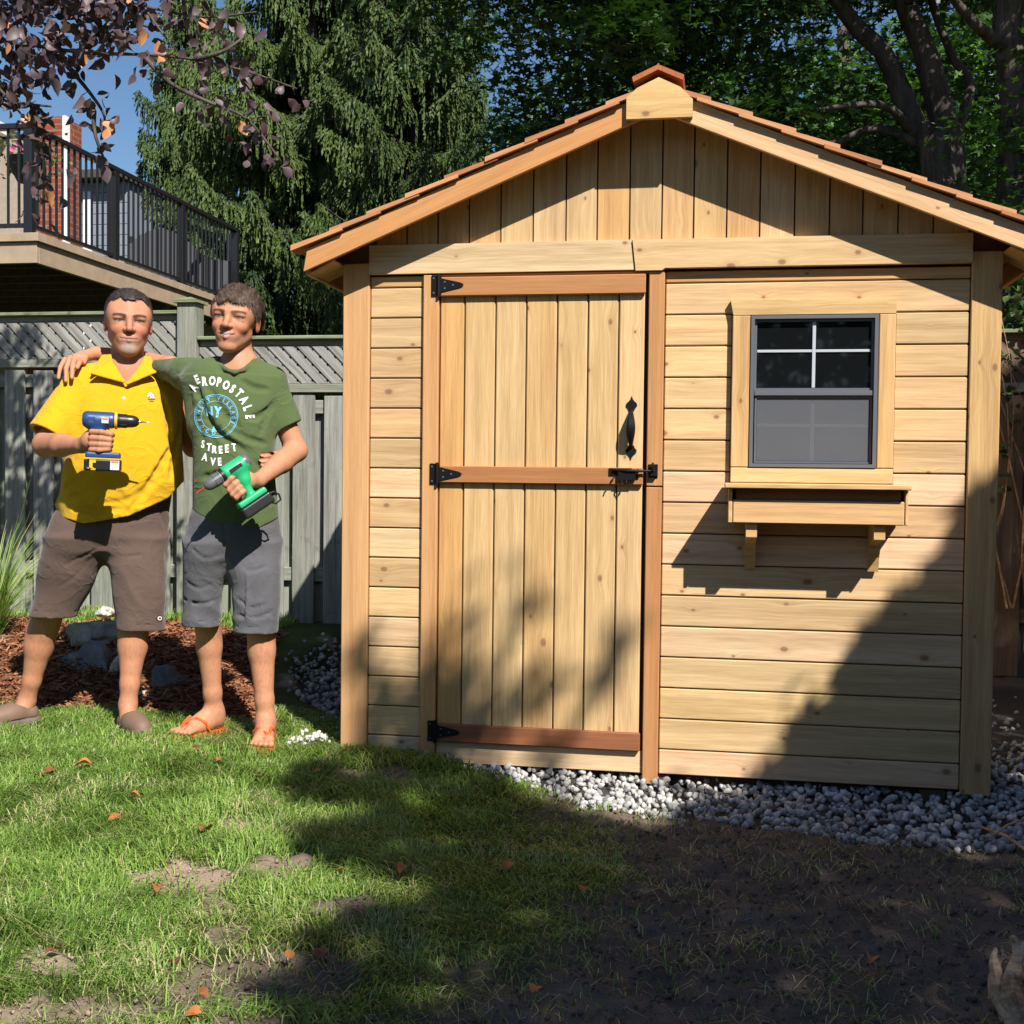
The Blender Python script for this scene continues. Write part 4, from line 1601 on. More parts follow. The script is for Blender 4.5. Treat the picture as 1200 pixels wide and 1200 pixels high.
# ------------------------------------------------------------------ houses beyond the deck
BRK = NM('red_brick', 0.9, 0.15)
_b = BRK.n('TexBrick')
_sp = BRK.n('SeparateXYZ')
BRK.l(BRK.coord(), _sp.inputs[0])
_cb = BRK.n('CombineXYZ')
BRK.l(BRK.math('ADD', _sp.outputs[0], _sp.outputs[1]), _cb.inputs[0])
BRK.l(_sp.outputs[2], _cb.inputs[1])
BRK.l(_cb.outputs[0], _b.inputs[0])
_b.inputs['Color1'].default_value = (0.26, 0.062, 0.032, 1)
_b.inputs['Color2'].default_value = (0.18, 0.045, 0.028, 1)
_b.inputs['Mortar'].default_value = (0.20, 0.15, 0.12, 1)
_b.inputs['Scale'].default_value = 1.0
_b.inputs['Mortar Size'].default_value = 0.008
_b.inputs['Brick Width'].default_value = 0.22
_b.inputs['Row Height'].default_value = 0.075
BRK.color(_b.outputs[0])
BRICK = BRK.m
WHITE = plain_mat('white_trim_paint', (0.78, 0.78, 0.76), 0.6)
BEIGE = plain_mat('beige_render', (0.30, 0.25, 0.20), 0.9, var=0.1)
ROOFM = plain_mat('asphalt_roof', (0.07, 0.065, 0.06), 0.95, 0.1, var=0.3)
SLATE = plain_mat('blue_grey_siding', (0.20, 0.23, 0.27), 0.7)

h1 = thing('brick_house', 'red brick house with white corner trim behind the deck railing', 'house', (0, 0, 0))
HY = 9.60
xr = float(at(74, 230, HY)[0])
board('wall', xr - 0.50, xr, 0, 5.6, HY, HY + 0.25, BRICK, h1)
board('wall', -16, xr - 0.501, 0, 5.35, HY + 0.04, HY + 0.25, BEIGE, h1)
board('wall', xr - 0.25, xr, 0, 5.6, HY + 0.2505, HY + 0.45, BRICK, h1, 'y')
board('corner_trim', xr + 0.001, xr + 0.05, 0, 5.6, HY - 0.02, HY + 0.08, WHITE, h1, 'z')
gl = thing('x', 'x', 'x') if False else None
wdw = bpy.data.objects.new('window', None)
link(wdw, h1)
for (a, b) in ((-12.4, -10.9), (-10.6, -9.3)):
    frame(a, b, 3.2, 5.0, 0.07, HY - 0.02, HY + 0.03, WHITE, 'window_frame', wdw)
    board('pane', a + 0.08, b - 0.08, 3.28, 4.92, HY + 0.005, HY + 0.02, GLASS, wdw)
prism('roof', [(-16, 5.4), (xr - 0.85, 5.4), (xr - 0.85, 5.52), (-12.0, 6.6), (-16, 5.6)], HY - 1.9, HY + 0.9, ROOFM, h1)
board('gutter', xr - 0.845, xr - 0.75, 5.37, 5.51, HY - 1.95, HY - 0.01, WHITE, h1, 'y')

h2 = thing('siding_house', 'blue grey sided house with white trim glimpsed between the balusters', 'house', (0, 0, 0))
Y2 = 15.5
xa, xb = float(at(76, 250, Y2)[0]) - 1.5, float(at(150, 250, Y2)[0])
z = 0.0
for i in range(33):
    z0 = i * 0.19
    o = board('siding_board', xa, xb, z0, z0 + 0.186, Y2 + 0.0, Y2 + 0.03, SLATE if 12 < i else WHITE, h2, ch=0.01)
board('wall', xa, xb, 0, 33 * 0.19, Y2 + 0.031, Y2 + 4, SLATE, h2)
for px_ in (103, 134):
    c = float(at(px_, 230, Y2)[0])
    board('window_trim', c - 0.08, c + 0.08, 2.4, 6.1, Y2 - 0.03, Y2 - 0.001, WHITE, h2, 'z')
prism('roof', [(xa - 0.3, 6.28), (xb + 0.1, 6.28), (xb - 0.3, 6.42), (xa + 0.3, 6.42)], Y2 - 0.3, Y2 + 4.3, ROOFM, h2)

# grey cloth screen standing on the far part of the deck
sc_ = thing('patio_screen', 'grey ribbed cloth screen with a curved top standing behind the far deck railing', 'screen', (0, 0, 0))
CLOTH = plain_mat('grey_cloth', (0.06, 0.062, 0.07), 0.85)
mm = MB()
pts_t, nn = [], 64
V = []
for i in range(nn):
    u = i / (nn - 1)
    px_ = 152 + 118 * u
    ztop = 3.15 + 0.92 * (0.62 + 0.38 * math.sin(math.pi * min(1, u * 1.15 + 0.12))) * (1 - 0.18 * u)
    xx = float(at(px_, 300, 9.0)[0])
    yy = 9.0 + 0.025 * math.sin(i * 1.57)
    V += [(xx, yy, 3.16), (xx, yy, ztop), (xx, yy + 0.03, 3.16), (xx, yy + 0.03, ztop)]
Fq = []
for i in range(nn - 1):
    a = 4 * i
    Fq += [[a, a + 4, a + 5, a + 1], [a + 2, a + 3, a + 7, a + 6], [a + 1, a + 5, a + 7, a + 3]]
mesh_np('cloth', V, Fq, CLOTH, sc_)
for px_ in (153, 208, 267):
    xx = float(at(px_, 300, 9.06)[0])
    MB().tube([(xx, 9.07, 3.16), (xx, 9.07, 3.95)], 0.02, 8).build('pole', RAILB, sc_)
# ------------------------------------------------------------------ trees
def lobed(nl=5):
    """a maple-like leaf as a fan of triangles, about one unit long, tip towards +x"""
    out = [(0, 0, 0)]
    ang = [-150, -118, -84, -62, -46, -20, 0, 20, 46, 62, 84, 118, 150]
    rad = [0.28, 0.52, 0.30, 0.66, 0.34, 0.36, 0.80, 0.36, 0.34, 0.66, 0.30, 0.52, 0.28]
    for a, r in zip(ang, rad):
        out.append((r * math.cos(math.radians(a)) * 1.0, r * math.sin(math.radians(a)), -0.10 * r * r + 0.04 * math.sin(a)))
    V = np.array(out)
    F = np.array([[0, i, i + 1] for i in range(1, len(out) - 1)])
    return V, F


MAPV, MAPF = lobed()
BARK = NM('tree_bark', 0.95, 0.1)
_co = BARK.coord()
_v = BARK.vmath('MULTIPLY', _co, (14.0, 14.0, 2.2))
_n = BARK.noise(_v, 1.0, 6, 0.65, 0.4)
BARK.color(BARK.ramp(_n, [(0.3, (0.035, 0.030, 0.026)), (0.6, (0.12, 0.10, 0.085)), (0.8, (0.20, 0.18, 0.16))]))
BARK.bump(_n, 0.9, 0.03)
BARK = BARK.m
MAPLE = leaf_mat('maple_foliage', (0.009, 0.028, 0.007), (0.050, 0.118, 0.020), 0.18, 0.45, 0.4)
MAPLE_LIT = leaf_mat('sunlit_foliage', (0.030, 0.080, 0.015), (0.10, 0.22, 0.03), 0.30, 0.5, 0.3)  # lit copy of the dark maple leaf, sunlight put into its colour
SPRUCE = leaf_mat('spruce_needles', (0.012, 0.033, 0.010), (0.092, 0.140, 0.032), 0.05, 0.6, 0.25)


def limb(parent, pts, rads, name='limb', n=9):
    mm = MB()
    P = [Vector(p) for p in pts]
    # smooth the path a little
    pts2, r2 = [], []
    for i in range(len(P) - 1):
        for k in range(4):
            t = k / 4
            p0, p1, p2, p3 = P[max(i - 1, 0)], P[i], P[i + 1], P[min(i + 2, len(P) - 1)]
            q = 0.5 * ((2 * p1) + (p2 - p0) * t + (2 * p0 - 5 * p1 + 4 * p2 - p3) * t * t + (3 * p1 - p0 - 3 * p2 + p3) * t ** 3)
            pts2.append(q)
            r2.append((rads[i] * (1 - t) + rads[i + 1] * t) * rl.uniform(0.94, 1.06))
    pts2.append(P[-1])
    r2.append(rads[-1])
    mm.tube(pts2, r2, n)
    return mm.build(name, BARK, parent, smooth=True)


def leaves(parent, P, size, mat, tone=None, tv=MAPV, tf=MAPF, tilt=None, name='crown', R=None):
    n = len(P)
    tone = np.clip(rng.normal(0.5, 0.22, n), 0, 1) if tone is None else tone
    v, f, t = scatter(tv, tf, P, rotmats(n, tilt) if R is None else R, size * rng.uniform(0.75, 1.25, n), tone)
    o = mesh_np(name, v, f, mat, parent, attrs={'tone': ('FACE', 'FLOAT', t)})
    return o


def clumped(n, c, r, nclump, cr, hollow=0.0, zflat=0.45):
    """points in clumps spread through an ellipsoid c, r"""
    q = rng.normal(size=(nclump, 3))
    q /= np.linalg.norm(q, axis=1)[:, None]
    rad = rng.uniform(hollow, 1, nclump) ** 0.5
    cc = np.array(c) + q * rad[:, None] * np.array(r)
    k = rng.integers(0, nclump, n)
    p = cc[k] + rng.normal(size=(n, 3)) * cr * np.array([1, 1, zflat])
    # clumps droop at their rim
    dd = np.linalg.norm((p - cc[k])[:, :2], axis=1)
    p[:, 2] -= dd * 0.35
    return p


# --- Norway spruce with hanging curtains of branchlets
def spruce(name, label, x, y, height, r0, nwhorl, z0=0.4, seed=1, dense=1.0, unit=1.0, cones=0):
    rs2 = np.random.default_rng(seed)
    t = thing(name, label, 'tree', (x, y, 0))
    limb(t, [(0, 0, -0.1), (0.03, 0, height * 0.5), (0, 0, height)], [0.17, 0.11, 0.02], 'trunk', 10)
    tv_all, sz = [], []
    cone_pts = []
    tuft_p, tuft_d, tuft_s, tuft_t = [], [], [], []
    for w in range(nwhorl):
        z = z0 + (height - z0) * (w + rs2.random()) / nwhorl
        rr_ = r0 * (1 - (z / height) ** 1.25) + 0.15
        nb_ = int(6 * dense) + rs2.integers(0, 3)
        a0 = rs2.uniform(0, 6.28)
        for b in range(nb_):
            a = a0 + 2 * np.pi * b / nb_ + rs2.normal(0, 0.15)
            L = rr_ * rs2.uniform(0.75, 1.15)
            K = max(5, int(L / 0.042))
            s = np.linspace(0.06, 1, K)
            drop = rs2.uniform(0.10, 0.30)
            bx = np.cos(a) * L * s
            by = np.sin(a) * L * s
            bz = z - L * drop * np.sin(s * np.pi * 0.72) * 1.1 + L * 0.16 * s ** 3
            tone_b = rs2.normal(0.5, 0.18)
            # along the branch, side twigs that hang
            for i in range(K):
                for sd in (-1, 0, 1):
                    hang = rs2.uniform(0.12, 0.42) * (0.6 + 0.6 * (1 - abs(2 * s[i] - 1))) * unit
                    out = rs2.uniform(0.04, 0.24) * (1.15 - s[i] * 0.95) * unit * abs(sd) + .01
                    ax, ay = -np.sin(a) * sd * out, np.cos(a) * sd * out
                    m_ = max(3, int((hang + out) / 0.040))
                    u = (np.arange(m_) + rs2.random(m_) * 0.6) / m_
                    px_ = bx[i] + ax * np.minimum(1, u * 2.2) + np.cos(a) * 0.05 * u
                    py_ = by[i] + ay * np.minimum(1, u * 2.2) + np.sin(a) * 0.05 * u
                    pz_ = bz[i] - hang * u ** 1.25 + 0.02
                    tuft_p.append(np.stack([px_, py_, pz_], -1))
                    dd = np.stack([np.full(m_, ax * 1.2 + np.cos(a) * 0.08), np.full(m_, ay * 1.2 + np.sin(a) * 0.08), -hang * (0.5 + u)], -1)
                    tuft_d.append(dd)
                    tuft_t.append(np.full(m_, tone_b) + rs2.normal(0, 0.14, m_) + 0.25 * u * (s[i] > 0.55))
            if b % 2 == 0 and w % 2 == 0:
                limb(t, [(0, 0, z + 0.02), (bx[K // 2], by[K // 2], bz[K // 2]), (bx[-1], by[-1], bz[-1])], [0.03, 0.018, 0.005], 'branch', 5)
            if cones and rs2.random() < cones:
                cone_pts.append((bx[-1] * 0.93, by[-1] * 0.93, bz[-1] - 0.06))
    P = np.concatenate(tuft_p)
    D = np.concatenate(tuft_d)
    D += rs2.normal(0, 0.06, D.shape)
    D /= np.linalg.norm(D, axis=1)[:, None]
    T = np.clip(np.concatenate(tuft_t), 0, 1)
    n = len(P)
    # tuft template: three slim crossing blades
    side = np.cross(D, rs2.normal(size=(n, 3)))
    side /= np.linalg.norm(side, axis=1)[:, None]
    sd2 = np.cross(D, side)
    ln = rs2.uniform(0.060, 0.115, n)[:, None] * unit
    wd = rs2.uniform(0.0065, 0.0115, n)[:, None] * unit
    V = np.stack([P, P + D * ln * 0.5 + side * wd, P + D * ln, P + D * ln * 0.45 - side * wd,
                  P + D * ln * 0.2, P + D * ln * 0.7 + sd2 * wd * 1.3, P + D * ln * 0.75 - sd2 * wd * 1.3], 1).reshape(-1, 3)
    f = np.array([[0, 1, 3], [1, 2, 3], [4, 5, 6]])
    F = (f[None] + (np.arange(n) * 7)[:, None, None]).reshape(-1, 3)
    mesh_np('crown', V, F, SPRUCE, t, attrs={'tone': ('FACE', 'FLOAT', np.repeat(T, 3))})
    for c in cone_pts[:40]:
        mm = MB().tube([c, (c[0], c[1], c[2] - 0.05), (c[0], c[1], c[2] - 0.11), (c[0], c[1], c[2] - 0.14)], [0.008, 0.017, 0.014, 0.004], 6)
        mm.build('cone', CONE, t)
    return n


CONE = plain_mat('spruce_cone', (0.34, 0.36, 0.12), 0.7, var=0.2, scale=60)
print('spruce tufts', spruce('spruce_tree', 'big dark spruce with hanging branchlets rising behind the fence between deck and shed', -4.6, 12.4, 13.5, 2.8, 27, 0.7, 3, 1.0, 1.45, 0.25))
print('spruce tufts', spruce('spruce_tree', 'smaller spruce touching the left slope of the shed roof', -2.6, 10.8, 10.5, 1.95, 22, 0.7, 8, 1.0, 1.3, 0.2))
print('spruce tufts', spruce('spruce_tree', 'dark spruce filling the gap between the two nearer spruces', -5.4, 16.8, 15.0, 3.2, 20, 1.5, 15, 0.8, 1.8, 0.0))
print('spruce tufts', spruce('spruce_tree', 'farther thin spruce with sky behind it, above the deck railing', -9.0, 18.0, 12.5, 2.3, 20, 3.0, 5, 0.8, 1.6, 0.1))

# --- maples behind the shed
def tp(px, py, y):
    return tuple(at(px, py, y))


mp = thing('maple_tree', 'dark double-trunked maple behind the right half of the shed roof', 'tree', (0, 0, 0))
b0 = at(1110, 175, 6.6)
limb(mp, [(b0[0] + .05, 6.6, -0.1), (b0[0], 6.6, 1.6), tp(1100, 200, 6.6), tp(1073, 150, 6.6), tp(1053, 100, 6.6), tp(1033, 60, 6.6), tp(1000, 27, 6.6), tp(965, -30, 6.5), tp(930, -140, 6.4)],
     [.24, .20, .15, .105, .09, .08, .075, .065, .04], 'trunk', 10)
limb(mp, [(b0[0] + .12, 6.7, -0.1), (b0[0] + .1, 6.7, 1.8), tp(1112, 190, 6.7), tp(1107, 150, 6.7), tp(1093, 93, 6.7), tp(1080, 50, 6.7), tp(1060, 0, 6.7), tp(1040, -90, 6.7)],
     [.22, .18, .145, .125, .11, .10, .095, .07], 'trunk', 10)
limb(mp, [tp(1112, 180, 6.75), tp(1137, 103, 6.9), tp(1120, 73, 6.9), tp(1100, 27, 6.9), tp(1086, -20, 6.9)], [.05, .045, .04, .035, .03])
limb(mp, [tp(1080, 165, 6.6), tp(1045, 128, 6.3), tp(1010, 122, 6.1), tp(960, 128, 5.8)], [.05, .035, .028, .012])
limb(mp, [tp(1100, 180, 6.6), tp(1030, 150, 6.5), tp(970, 170, 6.4), tp(930, 160, 6.2)], [.05, .035, .028, .012])
mp2 = thing('maple_tree', 'thick dark maple trunk rising at the upper right corner', 'tree', (0, 0, 0))
b1 = at(1190, 100, 5.6)
limb(mp2, [(b1[0] + .1, 5.6, -0.1), (b1[0] + .05, 5.6, 2.0), tp(1192, 120, 5.6), tp(1180, 45, 5.6), tp(1184, -10, 5.6), tp(1190, -140, 5.6)], [.26, .2, .13, .11, .12, .1], 'trunk', 10)
limb(mp2, [tp(1182, 60, 5.6), tp(1140, 25, 5.2), tp(1110, -10, 4.9)], [.06, .04, .025])

# dark canopy: overhead mass that keeps the near leaves in shade
P = np.concatenate([
    clumped(30000, (2.1, 6.4, 7.0), (3.8, 2.3, 1.8), 330, 0.30),
    clumped(10000, (0.2, 6.2, 5.9), (1.9, 1.9, 1.4), 130, 0.26),
    clumped(4500, (3.1, 8.2, 4.3), (2.6, 0.9, 1.2), 80, 0.22),
    clumped(5000, (0.9, 6.9, 4.3), (1.6, 1.2, 1.1), 70, 0.22)])
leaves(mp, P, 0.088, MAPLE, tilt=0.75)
P = np.concatenate([clumped(7000, (4.4, 5.2, 3.3), (1.1, 1.2, 1.9), 110, 0.18), clumped(6000, (4.8, 5.0, 5.6), (1.7, 1.7, 1.2), 90, 0.24)])
leaves(mp2, P, 0.085, MAPLE_LIT, tilt=0.75)
P = clumped(420, (0.75, 4.6, 4.45), (0.30, 0.4, 0.22), 9, 0.11)
leaves(mp2, P, 0.10, MAPLE, tilt=0.6, name='spray')['kind'] = 'stuff'
P = clumped(200, (1.75, 4.3, 3.72), (0.28, 0.25, 0.13), 6, 0.08)
leaves(mp2, P, 0.11, MAPLE, tilt=0.5, name='spray')['kind'] = 'stuff'

bd = thing('broadleaf_tree', 'dark leafy tree mass closing the view behind the maple', 'tree', (3.2, 14.5, 0))
limb(bd, [(0, 0, 0), (0.1, 0, 3), (0, 0.1, 8)], [.3, .2, .1], 'trunk')
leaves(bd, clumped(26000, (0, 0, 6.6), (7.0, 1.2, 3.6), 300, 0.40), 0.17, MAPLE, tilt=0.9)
# the lighter broadleaf trees that show through the gaps, farther back
bt = thing('broadleaf_tree', 'sunlit pale green tree seen through the gaps between the dark maple trunks', 'tree', (2.3, 12.0, 0))
limb(bt, [(0, 0, 0), (0.1, 0, 2), (0, 0.1, 5)], [.2, .15, .08], 'trunk')
leaves(bt, clumped(15000, (0.9, -1.6, 4.3), (3.0, 1.2, 2.4), 130, 0.24), 0.12, MAPLE_LIT, tilt=0.8)
bt = thing('broadleaf_tree', 'mid green bushy tree between the spruce and the shed peak', 'tree', (-2.2, 13.0, 0))
limb(bt, [(0, 0, 0), (0.1, 0, 2), (0, 0.1, 5)], [.2, .15, .08], 'trunk')
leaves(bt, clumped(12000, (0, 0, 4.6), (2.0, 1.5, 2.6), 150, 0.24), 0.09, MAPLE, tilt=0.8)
bt = thing('broadleaf_tree', 'leafy bush beyond the fence right of the shed', 'bush', (6.3, 8.0, 0))
limb(bt, [(0, 0, 0), (0.1, 0, 1.5), (0, 0.1, 3)], [.12, .1, .05], 'trunk')
leaves(bt, clumped(9000, (0, 0, 2.2), (1.9, 1.2, 2.1), 120, 0.22), 0.08, MAPLE_LIT, tilt=0.8)
bt = thing('broadleaf_tree', 'low dark bush against the back fence behind the shed', 'bush', (2.9, 4.2, 0))
limb(bt, [(0, 0, 0), (0.1, 0, 0.9), (0, 0.1, 1.9)], [.08, .06, .03], 'trunk')
leaves(bt, clumped(5000, (0.3, 0, 1.7), (1.0, 0.5, 1.2), 70, 0.16), 0.075, MAPLE, tilt=0.8)
# ------------------------------------------------------------------ purple-leaved plum reaching in at the upper left
PLUM = leaf_mat('plum_leaf', (0.022, 0.011, 0.014), (0.130, 0.085, 0.090), 0.08, 0.5, 0.4)
PLUM_RED = leaf_mat('plum_leaf_turning', (0.30, 0.07, 0.04), (0.60, 0.30, 0.13), 0.2, 0.45, 0.5)
plum = thing('plum_tree', 'purple-leaved plum branches hanging into the upper left corner', 'tree', (-4.6, -0.3, 0))
PL = Vector(plum.location)
PYD = 0.85


def pl(px, py, dy=0.0):
    return Vector(at(px, py, PYD + dy)) - PL


limb(plum, [(0, 0, -0.1), (0.05, 0, 1.2), (0.3, 0.2, 2.3), (0.7, 0.4, 3.3), (1.2, 0.6, 4.2)], [.10, .085, .07, .05, .03], 'trunk', 10)
hub = Vector((0.35, 0.25, 2.4))
paths = [
    [(-60, 60), (20, 52), (100, 62), (170, 64), (230, 70), (290, 84), (348, 104)],
    [(150, -60), (165, 0), (195, 45)],
    [(-60, -20), (60, -12), (170, 8), (240, 20), (300, 14)],
    [(230, 70), (262, 60), (290, 40)],
    [(165, 62), (200, 98), (250, 122), (290, 140), (330, 190)],
    [(20, 52), (28, 100), (45, 160), (46, 262)],
    [(-60, 20), (10, 15), (60, 10), (110, -20)],
    [(60, 60), (90, 90), (120, 130), (122, 150)],
    [(-40, 110), (20, 120), (60, 125)],
    [(110, 130), (112, 160), (128, 200)],
    [(-50, 70), (-10, 95), (30, 140)],
    [(230, -50), (215, 0), (222, 40), (232, 62)],
    [(40, -40), (80, 10), (150, 25), (185, 35)],
]
brp = []
for i, pth in enumerate(paths):
    dy0 = rl.uniform(-0.15, 0.15) if i else 0
    P = [pl(a, b, dy0 + 0.05 * math.sin(k * 2.1 + i)) for k, (a, b) in enumerate(pth)]
    if pth[0][0] < 0:
        P = [hub + Vector((0.1 * i * 0.2, 0, 0))] + P
    m_ = len(P)
    limb(plum, P, [0.011 * (1 - 0.8 * k / (m_ - 1)) + 0.002 for k in range(m_)], 'branch', 6)
    for k in range(len(pth) - 1):
        a, b = pl(*pth[k], dy0), pl(*pth[k + 1], dy0)
        nn_ = max(2, int((b - a).length / 0.045))
        for q in range(nn_):
            brp.append(a.lerp(b, q / nn_))
pm = []
for cv in (0.15, 0.35, 0.55):
    V, F = leaf_shape(5, cv * 1.5, 0.68)
    for mt in (PLUM, PLUM_RED):
        me = bpy.data.meshes.new('leaf')
        me.from_pydata([tuple(v) for v in V], [], F)
        at_ = me.attributes.new('tone', 'FLOAT', 'FACE')
        at_.data.foreach_set('value', np.full(len(F), 0.35 + cv + 0.05, dtype=np.float32))
        me.materials.append(mt)
        me.polygons.foreach_set('use_smooth', [True] * len(F))
        pm.append(me)


def hang_matrix(scale):
    d = Vector((rl.gauss(0, .5), rl.gauss(-0.1, .35), -1)).normalized()
    s = d.cross(Vector((rl.gauss(0, .6), -1, rl.gauss(0, .3)))).normalized()
    u = d.cross(s)
    return Matrix((d * scale, s * scale, u * scale)).transposed()


spots = [p + Vector((rl.gauss(0, .036), rl.gauss(0, .07), rl.gauss(-.015, .032))) for p in brp for _ in range(2)]
# thick cluster in the corner and a few sprays
for _ in range(820):
    a_ = rl.uniform(-60, 160)
    spots.append(pl(a_, rl.uniform(-60, 118 - .45 * max(0, a_)), rl.uniform(-.3, .4)))
for (cx, cy, sx, sy, k) in ((35, 118, 30, 18, 22), (285, 145, 26, 18, 14), (40, 205, 10, 12, 8), (325, 180, 12, 12, 7), (225, 20, 20, 20, 8), (90, 205, 10, 6, 3), (118, 150, 12, 10, 6)):
    for _ in range(k):
        spots.append(pl(rl.gauss(cx, sx), rl.gauss(cy, sy), rl.uniform(-.1, .1)))
rl.shuffle(spots)
stuffP = spots[292:]
for p in spots[:292]:
    red = rl.random() < 0.13
    me = rl.choice(pm[1::2] if red else pm[0::2])
    o = bpy.data.objects.new('leaf', me)
    sc = rl.uniform(0.055, 0.100)
    mtx = hang_matrix(sc).to_4x4()
    mtx.translation = p
    link(o, plum)
    o.matrix_local = mtx
lv, lf_ = leaf_shape(4, 0.3, 0.58)
lv = np.array(lv)
lf3 = np.array([[q[0], q[1], q[2]] for q in lf_] + [[q[0], q[2], q[3]] for q in lf_])
# the rest of the crown, mostly above the picture; it dapples the fence
cP = [np.array([list(p) for p in stuffP])]
tries = 0
fence_d = []
while len(fence_d) < 900 and tries < 40000:
    tries += 1
    a, b = rl.uniform(-3.6, -2.35), rl.uniform(0.5, 2.05)
    if vnoise(a * 5.5, b * 5.5, 0, 12) + 0.25 * (b > 1.7) * (a < -2.6) < 0.62 + 0.22 * sstep(-2.9, -2.4, a):
        continue
    t = rl.uniform(3.3, 5.2)
    q = np.array([a, 2.68, b]) + SUN * t
    fence_d.append(q - np.array(PL))
cP.append(np.array(fence_d))
cP = np.concatenate(cP)
o = leaves(plum, cP, 0.07, PLUM, tv=lv, tf=lf3, name='foliage')
o['kind'] = 'stuff'
limb(plum, [(1.2, 0.6, 4.2), (1.8, 1.4, 4.6), (2.3, 2.0, 4.9)], [.03, .02, .008], 'branch', 6)

# ------------------------------------------------------------------ trees behind the camera: their shade lies on soil, gravel and the shed corner


def poly_contains(poly, x, y):
    r = False
    n = len(poly)
    for i in range(n):
        (x0, y0), (x1, y1) = poly[i - 1], poly[i]
        if (y0 > y) != (y1 > y) and x < (x1 - x0) * (y - y0) / (y1 - y0) + x0:
            r = not r
    return r


WALLP = [(1172, 556), (1150, 585), (1126, 612), (1100, 655), (1078, 685), (1045, 700), (1012, 742), (1000, 780), (986, 806), (955, 835), (932, 862), (915, 893), (880, 922), (860, 990), (1300, 1000), (1300, 420)]
WALLW = [tuple(at(a, b, 0.0)[[0, 2]]) for a, b in WALLP]
GROUNDP = [(318, 920), (400, 893), (500, 884), (560, 918), (640, 945), (700, 962), (780, 975), (800, 945), (868, 925), (1170, 935), (1600, 1000), (1600, 1260), (900, 1700), (150, 1500), (290, 1230), (318, 1180),
           (300, 1160), (375, 1122), (350, 1080), (420, 1060), (505, 1058), (515, 1030), (352, 1005), (345, 978), (425, 966), (440, 950), (335, 944)]
GROUNDW = [tuple(atz(a, b, 0.0)[:2]) for a, b in GROUNDP]


def hidden(q):
    X = q - CAM
    d = float(X @ FW)
    if d < 0.05:
        return True
    u, v = toimg(q)
    m_ = 60 + 120 / d
    return u < -m_ or u > 1200 + m_ or v < -m_


def cast(target, t0, t1):
    for _ in range(6):
        t = rl.uniform(t0, t1)
        q = np.array(target) + SUN * t
        if hidden(q):
            return q
        t0 += 1.0
        t1 += 1.0
    return None


near_c, far_c = [], []
xs_, zs_ = [p[0] for p in WALLW], [p[1] for p in WALLW]
k = 0
while k < 1500:
    a, b = rl.uniform(min(xs_), max(xs_)), rl.uniform(min(zs_), max(zs_))
    if not poly_contains(WALLW, a, b):
        continue
    q = cast((a, 0, b), 4.5, 6.0)
    if q is not None:
        near_c.append(q)
    k += 1
# loose leaves along the shadow edge on the wall
for (px_, py_) in ((930, 800), (925, 815), (940, 822), (985, 790), (1010, 770), (905, 905), (950, 842)):
    q = cast(at(px_, py_, 0), 4.5, 5.5)
    near_c.append(q)
xs_, ys_ = [p[0] for p in GROUNDW], [p[1] for p in GROUNDW]
k = 0
while k < 9000:
    a, b = rl.uniform(max(min(xs_), -1.5), min(max(xs_), 4.6)), rl.uniform(max(min(ys_), -3.9), max(ys_))
    k += 1
    if not poly_contains(GROUNDW, a, b):
        continue
    # keep the shade ragged towards the open lawn
    u, v = toimg((a, b, 0))
    if u < 640 and fbm(a * 6, b * 6, 0, 3, 88) < 0.36:
        continue
    if rl.random() < 0.45 and u < 520:
        q = cast((a, b, 0), 10.0, 13.0)
    else:
        q = cast((a, b, 0), 5.0, 8.5)
    if q is not None:
        (far_c if u < 520 else near_c).append(q)
# behind the right corner of the shed everything is shaded as well
k = 0
while k < 3800:
    k += 1
    a, b = rl.uniform(2.45, 4.2), rl.uniform(-2.4, 1.9)
    q = cast((a, 2.6, b), 7.5, 10.0)
    if q is not None:
        near_c.append(q)
k = 0
while k < 2200:
    k += 1
    q = cast((rl.uniform(2.42, 4.3), rl.uniform(-0.5, 2.6), 0), 5.5, 9.0)
    if q is not None:
        near_c.append(q)
shade = thing('maple_tree', 'broad leafy maple to the right of the photographer that shades soil and gravel', 'tree', (6.2, -5.6, 0))
SL_ = np.array(shade.location)
near_c = np.array(near_c)
leaves(shade, near_c - SL_, 0.135, MAPLE_LIT, name='crown')
limb(shade, [(0, 0, -.1), (0, 0, 1.6), (-.3, .2, 2.9), (-.8, .6, 4.2), (-1.4, .9, 5.6)], [.24, .2, .17, .12, .06], 'trunk', 10)
for i in range(14):
    q = near_c[rl.randrange(len(near_c))] - SL_
    s0 = Vector((-.3, .2, 2.9)).lerp(Vector((-.8, .6, 4.2)), rl.random())
    md = s0.lerp(Vector(q), 0.5) + Vector((0, 0, 0.3))
    if hidden(np.array(md) + SL_):
        limb(shade, [s0, md, q], [.05, .03, .01], 'limb', 6)

